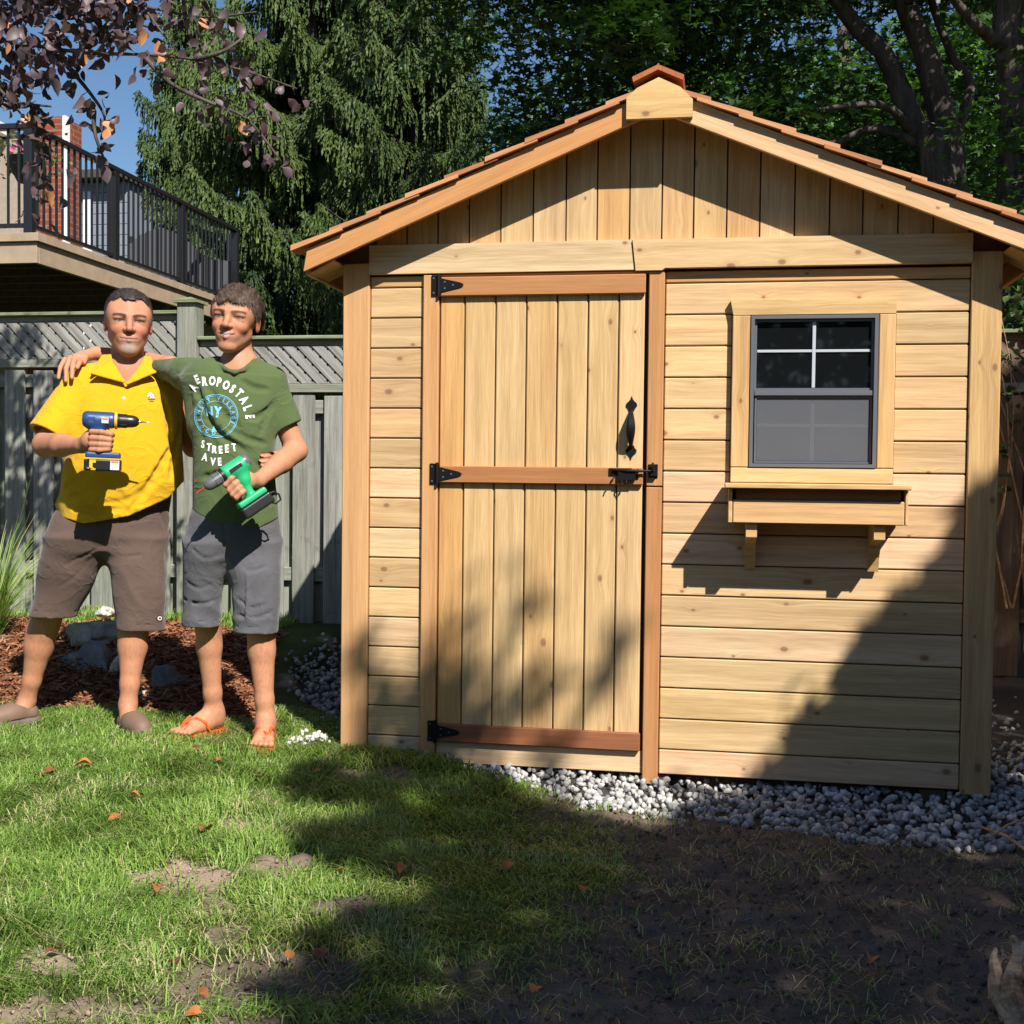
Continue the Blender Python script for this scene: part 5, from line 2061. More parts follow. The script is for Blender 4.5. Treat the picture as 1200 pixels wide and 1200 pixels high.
ft = thing('ash_tree', 'thin-crowned tree behind the photographer that throws soft shade on the door', 'tree', (6.4, -9.3, 0))
FL = np.array(ft.location)
FHUB = Vector(np.array([1.2, -1.6, 0]) + SUN * 10 - FL)
limb(ft, [(0, 0, -.1), (-.1, 0, 2.5), (-.2, .6, 5), FHUB], [.3, .24, .16, .06], 'trunk', 10)
streaks = [[(560, 880), (585, 790), (602, 720), (616, 685)], [(660, 880), (700, 800), (732, 735)], [(530, 870), (540, 800), (552, 760)], [(600, 830), (650, 800), (700, 790)], [(440, 880), (455, 820), (440, 770)], [(480, 870), (500, 800), (520, 730)]]
for s_ in streaks:
    P = [at(a, b, 0) + SUN * (9.3 + 0.1 * i) - FL for i, (a, b) in enumerate(s_)]
    P = [Vector(p) for p in P]
    limb(ft, [FHUB] + P, [.04] + [.026 - .006 * i for i in range(len(P))], 'limb', 6)
    for a, b in s_:
        for _ in range(3):
            far_c.append(at(rl.gauss(a, 16), rl.gauss(b, 24), 0) + SUN * rl.uniform(9, 10.5))
for _ in range(36):
    far_c.append(at(rl.uniform(430, 560), rl.uniform(790, 890), 0) + SUN * rl.uniform(9.5, 11))
leaves(ft, np.array(far_c) - FL, 0.14, MAPLE_LIT, name='crown')

# hedges added out of view, behind and to the right, to block sky light
hd = thing('sky_block_hedge', 'added unseen cedar hedge blocking sky light behind the photographer', 'hedge', (0, -13, 0))
n = 24000
P = np.stack([rng.uniform(-16, 16, n), rng.normal(0, 0.35, n), rng.uniform(0, 3.6, n)], -1)
tvh = np.array([[0, -.3, 0], [0, .3, 0], [1, 0, 0]], float)
leaves(hd, P, 0.30, SPRUCE, tv=tvh, tf=np.array([[0, 1, 2]]), name='foliage')
for xx in range(-15, 16, 3):
    limb(hd, [(xx, 0, -.1), (xx + .1, 0, 1.5), (xx, 0, 3.2)], [.07, .05, .02], 'trunk', 6)
hr = thing('sky_block_hedge', 'added unseen cedar hedge blocking sky light along the right side of the yard', 'hedge', (6.6, 0, 0))
n = 16000
P = np.stack([rng.normal(0, 0.35, n), rng.uniform(-13, 3.0, n), rng.uniform(0, 3.4, n)], -1)
leaves(hr, P, 0.30, SPRUCE, tv=tvh, tf=np.array([[0, 1, 2]]), name='foliage')
for yy in range(-12, 3, 3):
    limb(hr, [(0, yy, -.1), (.1, yy, 1.5), (0, yy, 3.2)], [.07, .05, .02], 'trunk', 6)
# ------------------------------------------------------------------ sculpting: signed distance fields meshed with surface nets
class Field:
    def __init__(self, segx, segy, segz):
        self.x, self.y, self.z = (grid_axis(s).astype(np.float32) for s in (segx, segy, segz))
        self.d = np.full((len(self.x), len(self.y), len(self.z)), 0.3, dtype=np.float32)

    def sub(self, lo, hi):
        sl_ = []
        for a, l, h in zip((self.x, self.y, self.z), lo, hi):
            i, j = np.searchsorted(a, l), np.searchsorted(a, h)
            if j <= i:
                return None
            sl_.append(slice(max(i - 1, 0), min(j + 1, len(a))))
        X = self.x[sl_[0]][:, None, None]
        Y = self.y[sl_[1]][None, :, None]
        Z = self.z[sl_[2]][None, None, :]
        return tuple(sl_), X, Y, Z

    def op(self, f, lo, hi, k=0.0, mode='add', pad=0.04):
        pad = pad + k
        s = self.sub(np.asarray(lo) - pad, np.asarray(hi) + pad)
        if s is None:
            return self
        sl_, X, Y, Z = s
        b = f(X, Y, Z).astype(np.float32)
        a = self.d[sl_]
        b = np.broadcast_to(b, a.shape)
        if mode == 'add':
            if k > 0:
                h = np.maximum(k - np.abs(a - b), 0) / k
                r = np.minimum(a, b) - h * h * k * 0.25
            else:
                r = np.minimum(a, b)
        elif mode == 'cut':
            b = -b
            if k > 0:
                h = np.maximum(k - np.abs(a - b), 0) / k
                r = np.maximum(a, b) + h * h * k * 0.25
            else:
                r = np.maximum(a, b)
        elif mode == 'keep':
            r = np.maximum(a, b)
        elif mode == 'disp':
            r = a + b
        self.d[sl_] = r
        return self

    def cone(self, p, q, r0, r1, k=0.0, mode='add'):
        p, q = np.asarray(p, float), np.asarray(q, float)
        ab = q - p
        L2 = max(1e-9, float(ab @ ab))

        def f(X, Y, Z):
            t = ((X - p[0]) * ab[0] + (Y - p[1]) * ab[1] + (Z - p[2]) * ab[2]) / L2
            t = np.clip(t, 0, 1)
            dx, dy, dz = X - p[0] - t * ab[0], Y - p[1] - t * ab[1], Z - p[2] - t * ab[2]
            return np.sqrt(dx * dx + dy * dy + dz * dz) - (r0 + (r1 - r0) * t)
        R = max(r0, r1)
        return self.op(f, np.minimum(p, q) - R, np.maximum(p, q) + R, k, mode)

    def chain(self, pts, rads, k=0.01, mode='add'):
        for i in range(len(pts) - 1):
            self.cone(pts[i], pts[i + 1], rads[i], rads[i + 1], k, mode)
        return self

    def ell(self, c, r, k=0.0, mode='add', M=None):
        c = np.asarray(c, float)
        r = np.asarray(r, float)
        Mi = None if M is None else np.asarray(M, float).T

        def f(X, Y, Z):
            dx, dy, dz = X - c[0], Y - c[1], Z - c[2]
            if Mi is not None:
                dx, dy, dz = (Mi[i, 0] * dx + Mi[i, 1] * dy + Mi[i, 2] * dz for i in range(3))
            q = np.sqrt((dx / r[0]) ** 2 + (dy / r[1]) ** 2 + (dz / r[2]) ** 2)
            g = np.sqrt((dx / r[0] ** 2) ** 2 + (dy / r[1] ** 2) ** 2 + (dz / r[2] ** 2) ** 2) + 1e-9
            return q * (q - 1.0) / g
        R = r if M is None else np.full(3, r.max())
        return self.op(f, c - R, c + R, k, mode)

    def tri(self, a, b, c, th, k=0.0, mode='add'):
        a, b, c = (np.asarray(v, float) for v in (a, b, c))

        def f(X, Y, Z):
            P = np.stack(np.broadcast_arrays(X, Y, Z), -1).astype(float)

            def seg(p, q):
                d = q - p
                t = np.clip(((P - p) @ d) / (d @ d), 0, 1)
                e = P - p - t[..., None] * d
                return (e * e).sum(-1)
            n = np.cross(b - a, c - a)
            ins = ((np.cross(b - a, n) @ np.zeros(3)) == 0)
            s1 = ((P - a) @ np.cross(b - a, n)) * -1 >= 0
            s2 = ((P - b) @ np.cross(c - b, n)) * -1 >= 0
            s3 = ((P - c) @ np.cross(a - c, n)) * -1 >= 0
            pl_ = ((P - a) @ n) ** 2 / (n @ n)
            e = np.minimum(np.minimum(seg(a, b), seg(b, c)), seg(c, a))
            return np.sqrt(np.where(s1 & s2 & s3, pl_, e)) - th
        m_ = np.stack([a, b, c])
        return self.op(f, m_.min(0) - th, m_.max(0) + th, k, mode, pad=0.02)

    def loft(self, rows, k=0.0, mode='add', pw=2.0):
        """rows: (z, cx, cy, rx, ry) from low to high z; a body of (super)elliptic slices"""
        rows = sorted(rows)
        R = np.array(rows, float)

        def f(X, Y, Z):
            zc = np.clip(Z, R[0, 0], R[-1, 0])
            # smooth interpolation of the slices
            zi = np.interp(zc.ravel(), R[:, 0], np.arange(len(R)))
            i0 = np.clip(zi.astype(int), 0, len(R) - 2)
            t = zi - i0
            out = []
            for c in range(1, 5):
                p1, p2 = R[i0, c], R[i0 + 1, c]
                p0 = R[np.maximum(i0 - 1, 0), c]
                p3 = R[np.minimum(i0 + 2, len(R) - 1), c]
                v = 0.5 * ((2 * p1) + (p2 - p0) * t + (2 * p0 - 5 * p1 + 4 * p2 - p3) * t * t + (3 * p1 - p0 - 3 * p2 + p3) * t ** 3)
                out.append(v.reshape(zc.shape))
            cx, cy, rx, ry = out
            dx, dy = (X - cx), (Y - cy)
            q = ((np.abs(dx) / rx) ** pw + (np.abs(dy) / ry) ** pw) ** (1 / pw)
            s = (q - 1) * np.minimum(rx, ry)
            dz = np.abs(Z - zc)
            return np.where(dz > 0, np.sqrt(np.maximum(s, 0) ** 2 + dz * dz) + np.minimum(s, 0) * 0, s)
        lo = [(R[:, 1] - R[:, 3]).min(), (R[:, 2] - R[:, 4]).min(), R[0, 0]]
        hi = [(R[:, 1] + R[:, 3]).max(), (R[:, 2] + R[:, 4]).max(), R[-1, 0]]
        return self.op(f, lo, hi, k, mode)

    def mesh(self):
        d = self.d
        s = d < 0
        nx, ny, nz = d.shape
        c = s[:-1, :-1, :-1].astype(np.int8)
        tot = np.zeros((nx - 1, ny - 1, nz - 1), np.int8)
        for a in (0, 1):
            for b in (0, 1):
                for e in (0, 1):
                    tot += s[a:nx - 1 + a, b:ny - 1 + b, e:nz - 1 + e]
        act = (tot > 0) & (tot < 8)
        I, J, K = np.nonzero(act)
        idx = np.full(act.shape, -1, np.int32)
        idx[I, J, K] = np.arange(len(I))
        acc = np.zeros((len(I), 3))
        cnt = np.zeros(len(I))
        ax = (self.x, self.y, self.z)
        cor = [(a, b, e) for a in (0, 1) for b in (0, 1) for e in (0, 1)]
        for u in cor:
            for v in cor:
                if sum(abs(p - q) for p, q in zip(u, v)) != 1 or u > v:
                    continue
                d0 = d[I + u[0], J + u[1], K + u[2]]
                d1 = d[I + v[0], J + v[1], K + v[2]]
                m_ = (d0 < 0) != (d1 < 0)
                t = np.where(m_, d0 / np.where(m_, d0 - d1, 1), 0)
                for c3, base in enumerate((I, J, K)):
                    a0 = ax[c3][base + u[c3]]
                    a1 = ax[c3][base + v[c3]]
                    acc[:, c3] += np.where(m_, a0 + (a1 - a0) * t, 0)
                cnt += m_
        V = acc / cnt[:, None]
        F = []
        for axis in range(3):
            o1, o2 = [(1, 2), (2, 0), (0, 1)][axis]
            A = [slice(1, -1)] * 3
            A[axis] = slice(0, -1)
            B = list(A)
            B[axis] = slice(1, None)
            sa, sb = s[tuple(A)], s[tuple(B)]
            fl = sa != sb
            P = np.stack(np.nonzero(fl), 1)
            for c3 in range(3):
                if c3 != axis:
                    P[:, c3] += 1
            pos = sa[fl]

            def g(a, b):
                q = P.copy()
                q[:, o1] -= a
                q[:, o2] -= b
                return idx[q[:, 0], q[:, 1], q[:, 2]]
            quad = np.stack([g(1, 1), g(0, 1), g(0, 0), g(1, 0)], 1)
            quad[~pos] = quad[~pos][:, ::-1]
            F.append(quad)
        F = np.concatenate(F)
        F = F[(F >= 0).all(1)]
        # one relaxing pass takes the grid out of the surface
        adj = np.zeros_like(V)
        n_ = np.zeros(len(V))
        for a in range(4):
            np.add.at(adj, F[:, a], V[F[:, (a + 1) % 4]] + V[F[:, (a + 3) % 4]])
            np.add.at(n_, F[:, a], 2)
        V = V * 0.5 + 0.5 * adj / n_[:, None]
        return V, F


def emit(field, name, mat, parent, colf=None, smooth=True):
    V, F = field.mesh()
    at_ = None
    if colf is not None:
        c = np.clip(colf(V), 0, 1)
        at_ = {'col': ('POINT', 'FLOAT_COLOR', np.concatenate([c, np.ones((len(V), 1))], 1))}
    return mesh_np(name, V, F, mat, parent, smooth, attrs=at_)


class Person:
    def __init__(self, px, py, label):
        O = atz(px, py, 0.035)
        O = atz(px, py, float(gz(O[0], O[1])))
        self.O = O
        yd = (O - CAM)[:2]
        yd /= np.linalg.norm(yd)
        self.Y = np.array([yd[0], yd[1], 0])
        self.X = np.array([yd[1], -yd[0], 0])
        self.t = thing('person', label, 'person', tuple(O), rotz=math.atan2(-yd[0], yd[1]))

    def L(self, px, py, d=0.0):
        r = ray(px, py)
        k = (d - float((CAM - self.O) @ self.Y)) / float(r @ self.Y)
        P = CAM + r * k - self.O
        return np.array([P @ self.X, P @ self.Y, P[2]])

    def S(self, d=0.0):
        """metres per picture pixel at depth d"""
        return float((self.O - CAM) @ self.Y + d) / FPX * 1.02


SKIN = attr_mat('skin', 0.58, 0.28, bump=0.15, scale=220, bd=0.001, var=0.06, sss=0.12)


def rotz_m(a):
    return np.array([[math.cos(a), -math.sin(a), 0], [math.sin(a), math.cos(a), 0], [0, 0, 1]])


def roty_m(a):
    return np.array([[math.cos(a), 0, math.sin(a)], [0, 1, 0], [-math.sin(a), 0, math.cos(a)]])


class Head:
    def __init__(self, c, scale, turn, tilt):
        self.c, self.s = np.asarray(c, float), scale
        self.M = roty_m(tilt) @ rotz_m(turn)

    def w(self, p):
        return self.c + self.M @ (np.asarray(p, float) * self.s)

    def inv(self, V):
        return (V - self.c) @ self.M / self.s

    def ell(self, F, c, r, k=0.0, mode='add'):
        F.ell(self.w(c), np.asarray(r) * self.s, k * self.s, mode, self.M)

    def cone(self, F, p, q, r0, r1, k=0.0, mode='add'):
        F.cone(self.w(p), self.w(q), r0 * self.s, r1 * self.s, k * self.s, mode)


EX, BZ, NZ, MZ = .0345, .0175, -.033, -.0655      # eyes apart, brow height, nose tip, mouth line


def build_head(F, H, jaw=1.0, smile=0.0, chin=1.0):
    H.ell(F, (0, .012, .034), (.076, .094, .084))
    H.ell(F, (0, -.022, -.018), (.0640 * jaw, .068, .088), .03)
    for s in (-1, 1):
        H.cone(F, (s * .045 * jaw, .002, -.052), (s * .016, -.060, -.098), .019, .016 * chin, .025)
        H.ell(F, (s * .037, -.060, -.032), (.022, .024, .020), .022)
        H.ell(F, (s * .053, -.030, .030), (.020, .035, .035), .03)
        H.cone(F, (s * .011, -.083, BZ), (s * .040, -.073, BZ + .002), .0115, .0100, .012)
    H.cone(F, (0, -.050, -.075), (0, -.062, -.098), .034, .019 * chin, .03)
    for s in (-1, 1):
        H.ell(F, (s * EX, -.095, .001), (.0200, .020, .0125), .010, 'cut')
        H.ell(F, (s * EX, -.0690, .000), (.0165, .0135, .0120), .005)
        H.ell(F, (s * EX, -.0735, .0085), (.0195, .0120, .0048), .006)
        H.ell(F, (s * EX, -.0705, -.0085), (.0180, .0115, .0040), .006)
    H.cone(F, (0, -.082, .012), (0, -.105, NZ + .005), .0075, .0105, .012)
    H.ell(F, (0, -.105, NZ), (.0120, .0115, .0095), .006)
    for s in (-1, 1):
        H.ell(F, (s * .0140, -.093, NZ - .001), (.0080, .0105, .0078), .005)
        H.ell(F, (s * .0070, -.100, NZ - .0095), (.0038, .0050, .0028), .002, 'cut')
    # mouth
    H.ell(F, (0, -.074, MZ + .001), (.034, .017, .020), .015)
    cz = smile * 0.006
    for s in (-1, 1):
        H.cone(F, (s * .020, -.0865, MZ + .0040 + cz * .5), (0, -.0925, MZ + .0048), .0036, .0050, .004)
        H.cone(F, (0, -.0910, MZ - .0058), (s * .022, -.0850, MZ - .0035 + cz), .0060, .0038, .004)
        H.cone(F, (0, -.0975, MZ - smile * .001), (s * .029, -.0850, MZ + .0012 + cz), .0020 + .0010 * smile, .0010, .002, 'cut')
    # ears
    for s in (-1, 1):
        H.ell(F, (s * .0785, .010, -.006), (.0085, .0175, .031), .006)
        H.ell(F, (s * .0865, .006, -.004), (.0050, .0095, .018), .006, 'cut')


def head_colour(H, V, base, brow, lip, eye=(0.10, 0.06, 0.035), stubble=None, teeth=0.0, beard=None):
    q = H.inv(V)
    x, y, z = q[:, 0], q[:, 1], q[:, 2]
    ax = np.abs(x)
    n = len(V)
    c = np.tile(np.array(base), (n, 1))
    hd = (np.abs(x) < .1) & (np.abs(y) < .13) & (z > -.125) & (z < .13)

    def put(mask, col, a=1.0):
        m_ = np.clip(mask * a, 0, 1)[:, None] * hd[:, None]
        c[:] = c * (1 - m_) + np.array(col) * m_

    def blob(cx, cz, rx, rz, soft=0.5):
        r = np.sqrt(((x - cx) / rx) ** 2 + ((z - cz) / rz) ** 2)
        return 1 - sstep(1 - soft, 1 + soft, r)
    front = (y < -.035).astype(float)
    for s in (-1, 1):      # flush of cheeks, nose, ears
        put(blob(s * .040, -.034, .024, .020, .8) * front, (base[0] * 1.05, base[1] * .76, base[2] * .72), 0.6)
        put((ax > .074) * 1.0, (base[0] * 1.02, base[1] * .80, base[2] * .76), 0.7)
    put(blob(0, NZ, .016, .014, .6) * front, (base[0] * 1.05, base[1] * .76, base[2] * .72), 0.7)
    sm = smile_c(ax)
    if stubble is not None:
        sh = sstep(-.040, -.062, z) * (y < .02)
        put(sh, stubble[0], stubble[1])
    if beard is not None:      # grey goatee
        r = np.sqrt((x / .027) ** 2 + ((z + .094) / .026) ** 2)
        g = (1 - sstep(.7, 1.15, r)) * front * (z < MZ - .006)
        g = g * (0.45 + 0.9 * vnoise(x * 700, z * 500, 0, 4))
        put(g, beard, 0.85)
        put((np.abs(z - (MZ + .0125)) < .0030) * (ax < .024) * front, beard, 0.45)
    for s in (-1, 1):  # smile creases, eye sockets and nostrils: shade painted into the skin colour
        put(np.exp(-(((x - s * (.021 + (NZ - z) * .42)) / .0024) ** 2)) * (z < NZ + .004) * (z > MZ) * front, (base[0] * .66, base[1] * .52, base[2] * .48), .55)
        put(blob(s * EX, .004, .021, .011, .6) * front, (base[0] * .62, base[1] * .50, base[2] * .46), .6)
        put(blob(s * .0068, NZ - .009, .0038, .0024, .4) * front, (.10, .035, .025), .8)
    put((np.abs(z - (MZ + .0045) - sm) < .0046) * (ax < .025) * front, lip, 0.75)
    put((np.abs(z - (MZ - .0055) - sm) < .0050) * (ax < .023) * front, lip, 0.85)
    put((np.abs(z - MZ - sm) < (.0016 + .0016 * teeth)) * (ax < .029) * front, (.12, .035, .03), .9)
    if teeth > .5:
        put((np.abs(z - (MZ + .0008) - sm) < .0024 * np.sqrt(np.clip(1 - (ax / .0175) ** 2, 0, 1))) * front, (0.52, 0.46, 0.41), 0.9)
    # eyes
    for s in (-1, 1):
        dx = x - s * EX
        e = (np.abs(dx) < .0140) * (np.abs(z + .0005) < .0036 * np.sqrt(np.clip(1 - (dx / .0145) ** 2, 0, 1))) * front
        put(e, (0.21, 0.16, 0.14), 0.95)
        put((np.sqrt(dx ** 2 + (z - .0002) ** 2) < .0056) * e, eye)
        put((np.abs(dx) < .0175) * (np.abs(z - (.0042 - 13 * dx ** 2)) < .0024) * front, (0.04, 0.02, 0.016), 0.92)
        put((np.abs(dx) < .0155) * (np.abs(z - (-.0050 + 10 * dx ** 2)) < .0012) * front, (0.18, 0.08, 0.06), 0.5)
        bz = BZ + .0035 - 8 * (dx - s * .003) ** 2
        put((np.abs(dx) < .0235) * np.clip(1.15 - (np.abs(z - bz) / .0052) ** 2, 0, 1) * front, brow, 0.95)
    return c


def smile_c(ax):
    return SMILE[0] * ax ** 2 * 14


SMILE = [0.4]


def build_hair(F, H, TH, ZL, thick, rough_):
    """a shell over the skull, cut off along the hairline"""
    H.ell(F, (0, .014, .036), (.077 + thick, .096 + thick * .9, .084 + thick * 1.15))
    H.ell(F, (0, .040, -.005), (.070 + thick * .6, .066 + thick * .6, .070), .02)
    s, M, c = H.s, H.M, H.c

    def loc(X, Y, Z):
        dx, dy, dz = X - c[0], Y - c[1], Z - c[2]
        q = [(M[0, i] * dx + M[1, i] * dy + M[2, i] * dz) / s for i in range(3)]
        return np.broadcast_arrays(*q)

    def line(X, Y, Z):
        x, y, z = loc(X, Y, Z)
        th = np.arctan2(np.abs(x), -y)            # 0 front, pi back
        zz = np.interp(th, TH, ZL)
        zz = zz + 0.006 * (vnoise(x * 160, 0, 0, 6) - .5) * (np.abs(th) < 0.9)
        return (zz - z) * s * 0.8
    F.op(line, c - .2 * s, c + .2 * s, 0, 'keep', pad=0)

    def strands(X, Y, Z):
        x, y, z = loc(X, Y, Z)
        u = x * 1.0 + 0.35 * y
        n_ = vnoise(u * 260, (y + z) * 38, 0, 8) - 0.5
        m_ = vnoise(u * 90, (y + z) * 22, 3, 9) - 0.5
        return (n_ * 0.0048 + m_ * 0.008) * rough_
    F.op(strands, c - .16 * s, c + .2 * s, 0, 'disp', pad=0)


HAIRM = attr_mat('hair', 0.55, 0.4, bump=0.5, scale=320, bd=0.002, var=0.35)


def strand_tufts(V, F, H, n, length, comb, keepf):
    """short flat hairs rooted on the hair shell"""
    k = rng.integers(0, len(F), n)
    w = rng.dirichlet((1, 1, 1, 1), n)
    P = (V[F[k]] * w[..., None]).sum(1)
    q = H.inv(P)
    ok = keepf(q)
    P, q = P[ok], q[ok]
    n = len(P)
    nrm = q - np.array([0, .012, .02])
    nrm /= np.linalg.norm(nrm, axis=1)[:, None]
    d = comb(q) + rng.normal(0, .22, (n, 3))
    d = d - (d * nrm).sum(1)[:, None] * nrm * 0.8 + nrm * 0.22
    d /= np.linalg.norm(d, axis=1)[:, None]
    d = d @ H.M.T
    nw = nrm @ H.M.T
    sd = np.cross(d, nw)
    sd /= np.linalg.norm(sd, axis=1)[:, None]
    L_ = length * rng.uniform(.5, 1.2, n)[:, None]
    wd = 0.0011
    V2 = np.stack([P - sd * wd, P + sd * wd, P + d * L_ - nw * L_ * .12], 1).reshape(-1, 3)
    return V2, np.arange(3 * n).reshape(-1, 3)


def fold_noise(amp, sc, dirv, seed, sharp=0.2):
    d1 = np.asarray(dirv, float)

    def f(X, Y, Z):
        a = X * d1[0] + Y * d1[1] + Z * d1[2]
        w = vnoise(X * 5 + seed, Y * 5, Z * 5, seed)
        v = vnoise(a * sc + w * 2.2, X * 2.0 + 3, Z * 2.0, seed + 5)
        u = vnoise(a * sc * .45 - w * 1.5, Z * 3.0 + 9, X * 3.0, seed + 9)
        return (np.abs(v - 0.5) - sharp) * amp * 2.0 + (u - .5) * amp * 1.6
    return f


def on_field(F, L, a, b, d):
    """the first surface point met when looking from the camera at a, b"""
    for dd in np.arange(-.34, .1, .003):
        q = L(a, b, dd)
        i, j, k = (min(len(g) - 1, int(np.searchsorted(g, v))) for g, v in zip((F.x, F.y, F.z), q))
        if F.d[i, j, k] < 0:
            return q
    return L(a, b, d)


def grooves(F, L, lines, r, k, d, depth=.5, mode='cut'):
    for ln in lines:
        P = [on_field(F, L, a, b, d) for a, b in ln]
        # curve through the points
        pts = []
        for i in range(len(P) - 1):
            p0, p1, p2, p3 = P[max(i - 1, 0)], P[i], P[i + 1], P[min(i + 2, len(P) - 1)]
            for t in (0, .33, .67):
                pts.append(0.5 * ((2 * p1) + (p2 - p0) * t + (2 * p0 - 5 * p1 + 4 * p2 - p3) * t * t + (3 * p1 - p0 - 3 * p2 + p3) * t ** 3))
        pts.append(P[-1])
        n = len(pts)
        sg = -1 if mode == 'cut' else 1
        rr_ = [r * (0.35 + 0.65 * math.sin(math.pi * min(1, max(0, i / (n - 1))))) for i in range(n)]
        pts = [q + np.array([0, sg * (q_ * (1 - depth) + .004 * (1 - q_ / r)), 0]) for q, q_ in zip(pts, rr_)]
        F.chain(pts, rr_, k, mode)


def cloth_mat(name, c, weave=900, rough=0.9, var=0.06):
    m = NM(name, rough, 0.15)
    co = m.coord()
    n = m.noise(co, 7, 4, 0.6)
    n2 = m.noise(co, weave, 2, 0.5)
    m.color(m.ramp(n, [(0.3, tuple(x * (1 - var) for x in c)), (0.7, tuple(min(1, x * (1 + var)) for x in c))]))
    nr = m.noise(co, 7, 3, 0.5, 0.9)
    n3 = m.math('POWER', m.math('SUBTRACT', 1.0, m.math('MULTIPLY', m.math('ABSOLUTE', m.math('SUBTRACT', nr, 0.5)), 4.0), clamp=True), 3.0)
    m.bump(m.math('ADD', m.math('MULTIPLY', n2, 0.10), m.math('MULTIPLY', n3, 0.5)), 0.55, 0.010)
    m.b.inputs['Sheen Weight'].default_value = 0.15
    return m.m


def foot(F, heel, ball, zg, s=1.0, toes=True, wide=1.0):
    """bare foot from heel to ball (local xy), sole at zg"""
    heel, ball = np.array(heel, float), np.array(ball, float)
    d = ball - heel
    L_ = np.linalg.norm(d)
    d /= L_
    n = np.array([-d[1], d[0]])

    def p(u, v, z):
        q = heel + d * u + n * v
        return (q[0], q[1], zg + z)
    F.cone(p(0.0, 0, .034 * s), p(L_ * .45, 0, .036 * s), .033 * s, .032 * s, .02)
    F.cone(p(0.01, 0, .075 * s), p(L_ * .75, .0, .040 * s), .034 * s, .026 * s, .03)
    F.cone(p(L_ * .4, .008, .026 * s), p(L_, .022 * s, .020 * s), .028 * s, .021 * s, .02)
    F.cone(p(L_ * .4, -.008, .026 * s), p(L_ * .95, -.026 * s, .018 * s), .026 * s, .017 * s, .02)
    return p, L_


def toes_(F, p, L_, side, s=1.0):
    for i, (v, l, r) in enumerate(((.030, .052, .0135), (.010, .050, .0100), (-.008, .044, .0092), (-.024, .035, .0086), (-.039, .022, .0082))):
        v = v * side * s
        F.cone(p(L_ - .005 + (-.012 if i > 2 else 0), v * .85, .016 * s), p(L_ + l * s * .75, v * 1.05, .0125 * s), r * .95 * s, r * s, .006)
# ================================================================== the man in the yellow polo shirt
M2 = Person(272, 870, 'young man in a green printed T-shirt, grey cargo shorts and orange flip-flops')
M1 = Person(112, 856, 'man in a bright yellow polo shirt and brown shorts holding a blue drill')
L = M1.L
u1 = M1.S()
ZO = M1.O[2]


def gl(Pn, x, y):
    """ground height in the person's own frame at local x, y"""
    w = Pn.O + Pn.X * x + Pn.Y * y
    return float(gz(w[0], w[1])) - Pn.O[2] + 0.012


def ground_pt(Pn, px, py):
    """local point on the lawn seen at px, py"""
    z = 0.03
    for _ in range(4):
        w = atz(px, py, z)
        z = float(gz(w[0], w[1])) + 0.012
    q = w - Pn.O
    return np.array([q @ Pn.X, q @ Pn.Y, z - Pn.O[2]])


H1 = Head(L(150.5, 379, -0.03), 1.165, 0.02, 0.03)
F = Field([(-.42, -.05, .0042), (-.05, .30, .0032), (.30, .62, .007), (.62, .92, .0045)],
          [(-.52, -.14, .0045), (-.14, .22, .005), (.22, .45, .010)],
          [(-.04, .62, .006), (.62, 1.02, .010), (1.02, 1.50, .0042), (1.50, 1.93, .0030)])
build_head(F, H1, jaw=1.06, chin=1.15)
F.cone(L(150, 400, .035), L(148, 440, .03), .066, .074, .03)
F.cone(L(148, 436, -.01), L(110, 448, .02), .06, .06, .05)
F.cone(L(148, 436, -.01), L(190, 446, .02), .06, .06, .05)
F.ell(L(147, 480, .0), (.19, .10, .18), .05)
F.ell(L(140, 560, .0), (.19, .11, .20), .05)
F.ell(L(128, 620, .0), (.17, .11, .12), .05)
# right arm, held forward with the drill
sh, el, wr = L(94, 458, .0), L(53, 521, -.08), L(96, 522, -.335)
F.cone(sh, el, .050, .048, .02)
F.chain([el, el * .55 + wr * .45, wr], [.050, .046, .029], .015)
hd_c = L(108, 516, -.385)
F.ell(L(105.5, 516, -.372), (.030, .040, .040), .015)
F.cone(wr, L(104, 517, -.372), .028, .032, .015)
for i, (yk, yt) in enumerate(((506, 509), (513.5, 515.5), (520.5, 521.5), (527, 526.5))):
    r = (.0108, .0112, .0108, .0098)[i]
    sx = (1.5, 0, -.5, -1.5)[i]
    F.chain([L(107 + sx * .3, yk, -.415), L(117.5 + sx, yk + .5, -.437), L(128.5 + sx, yt, -.428), L(131 + sx, yt + 1, -.400)], [r * 1.12, r * 1.05, r, r * .88], .0035)
F.chain([L(105, 508, -.385), L(114, 505, -.345), L(124, 508, -.345), L(130, 511, -.355)], [.015, .013, .012, .010], .006)
# left arm behind the younger man, hand round his waist
sh2, el2, wr2 = L(194, 458, .03), L(226, 524, .19), L(338, 536, .12)


def from2(px, py, d):
    q = M2.L(px, py, d)
    w = M2.O + M2.X * q[0] + M2.Y * q[1] + np.array([0, 0, q[2]]) - M1.O
    return np.array([w @ M1.X, w @ M1.Y, w[2]])


F.chain([sh2, el2, from2(300, 536, .20), from2(338, 539, .06)], [.048, .042, .034, .026], .02)
F.ell(from2(334, 539, .0), (.026, .045, .032), .015)
for i, (y0, x1) in enumerate(((531.5, 307), (537.5, 305.5), (543, 307.5), (548, 312))):
    F.chain([from2(333, y0 + 1, -.02), from2(326, y0, -.085), from2(x1 + 8, y0 + .5, -.122), from2(x1, y0 + 1, -.120)], [.012, .0108, .0100, .0088], .0035)
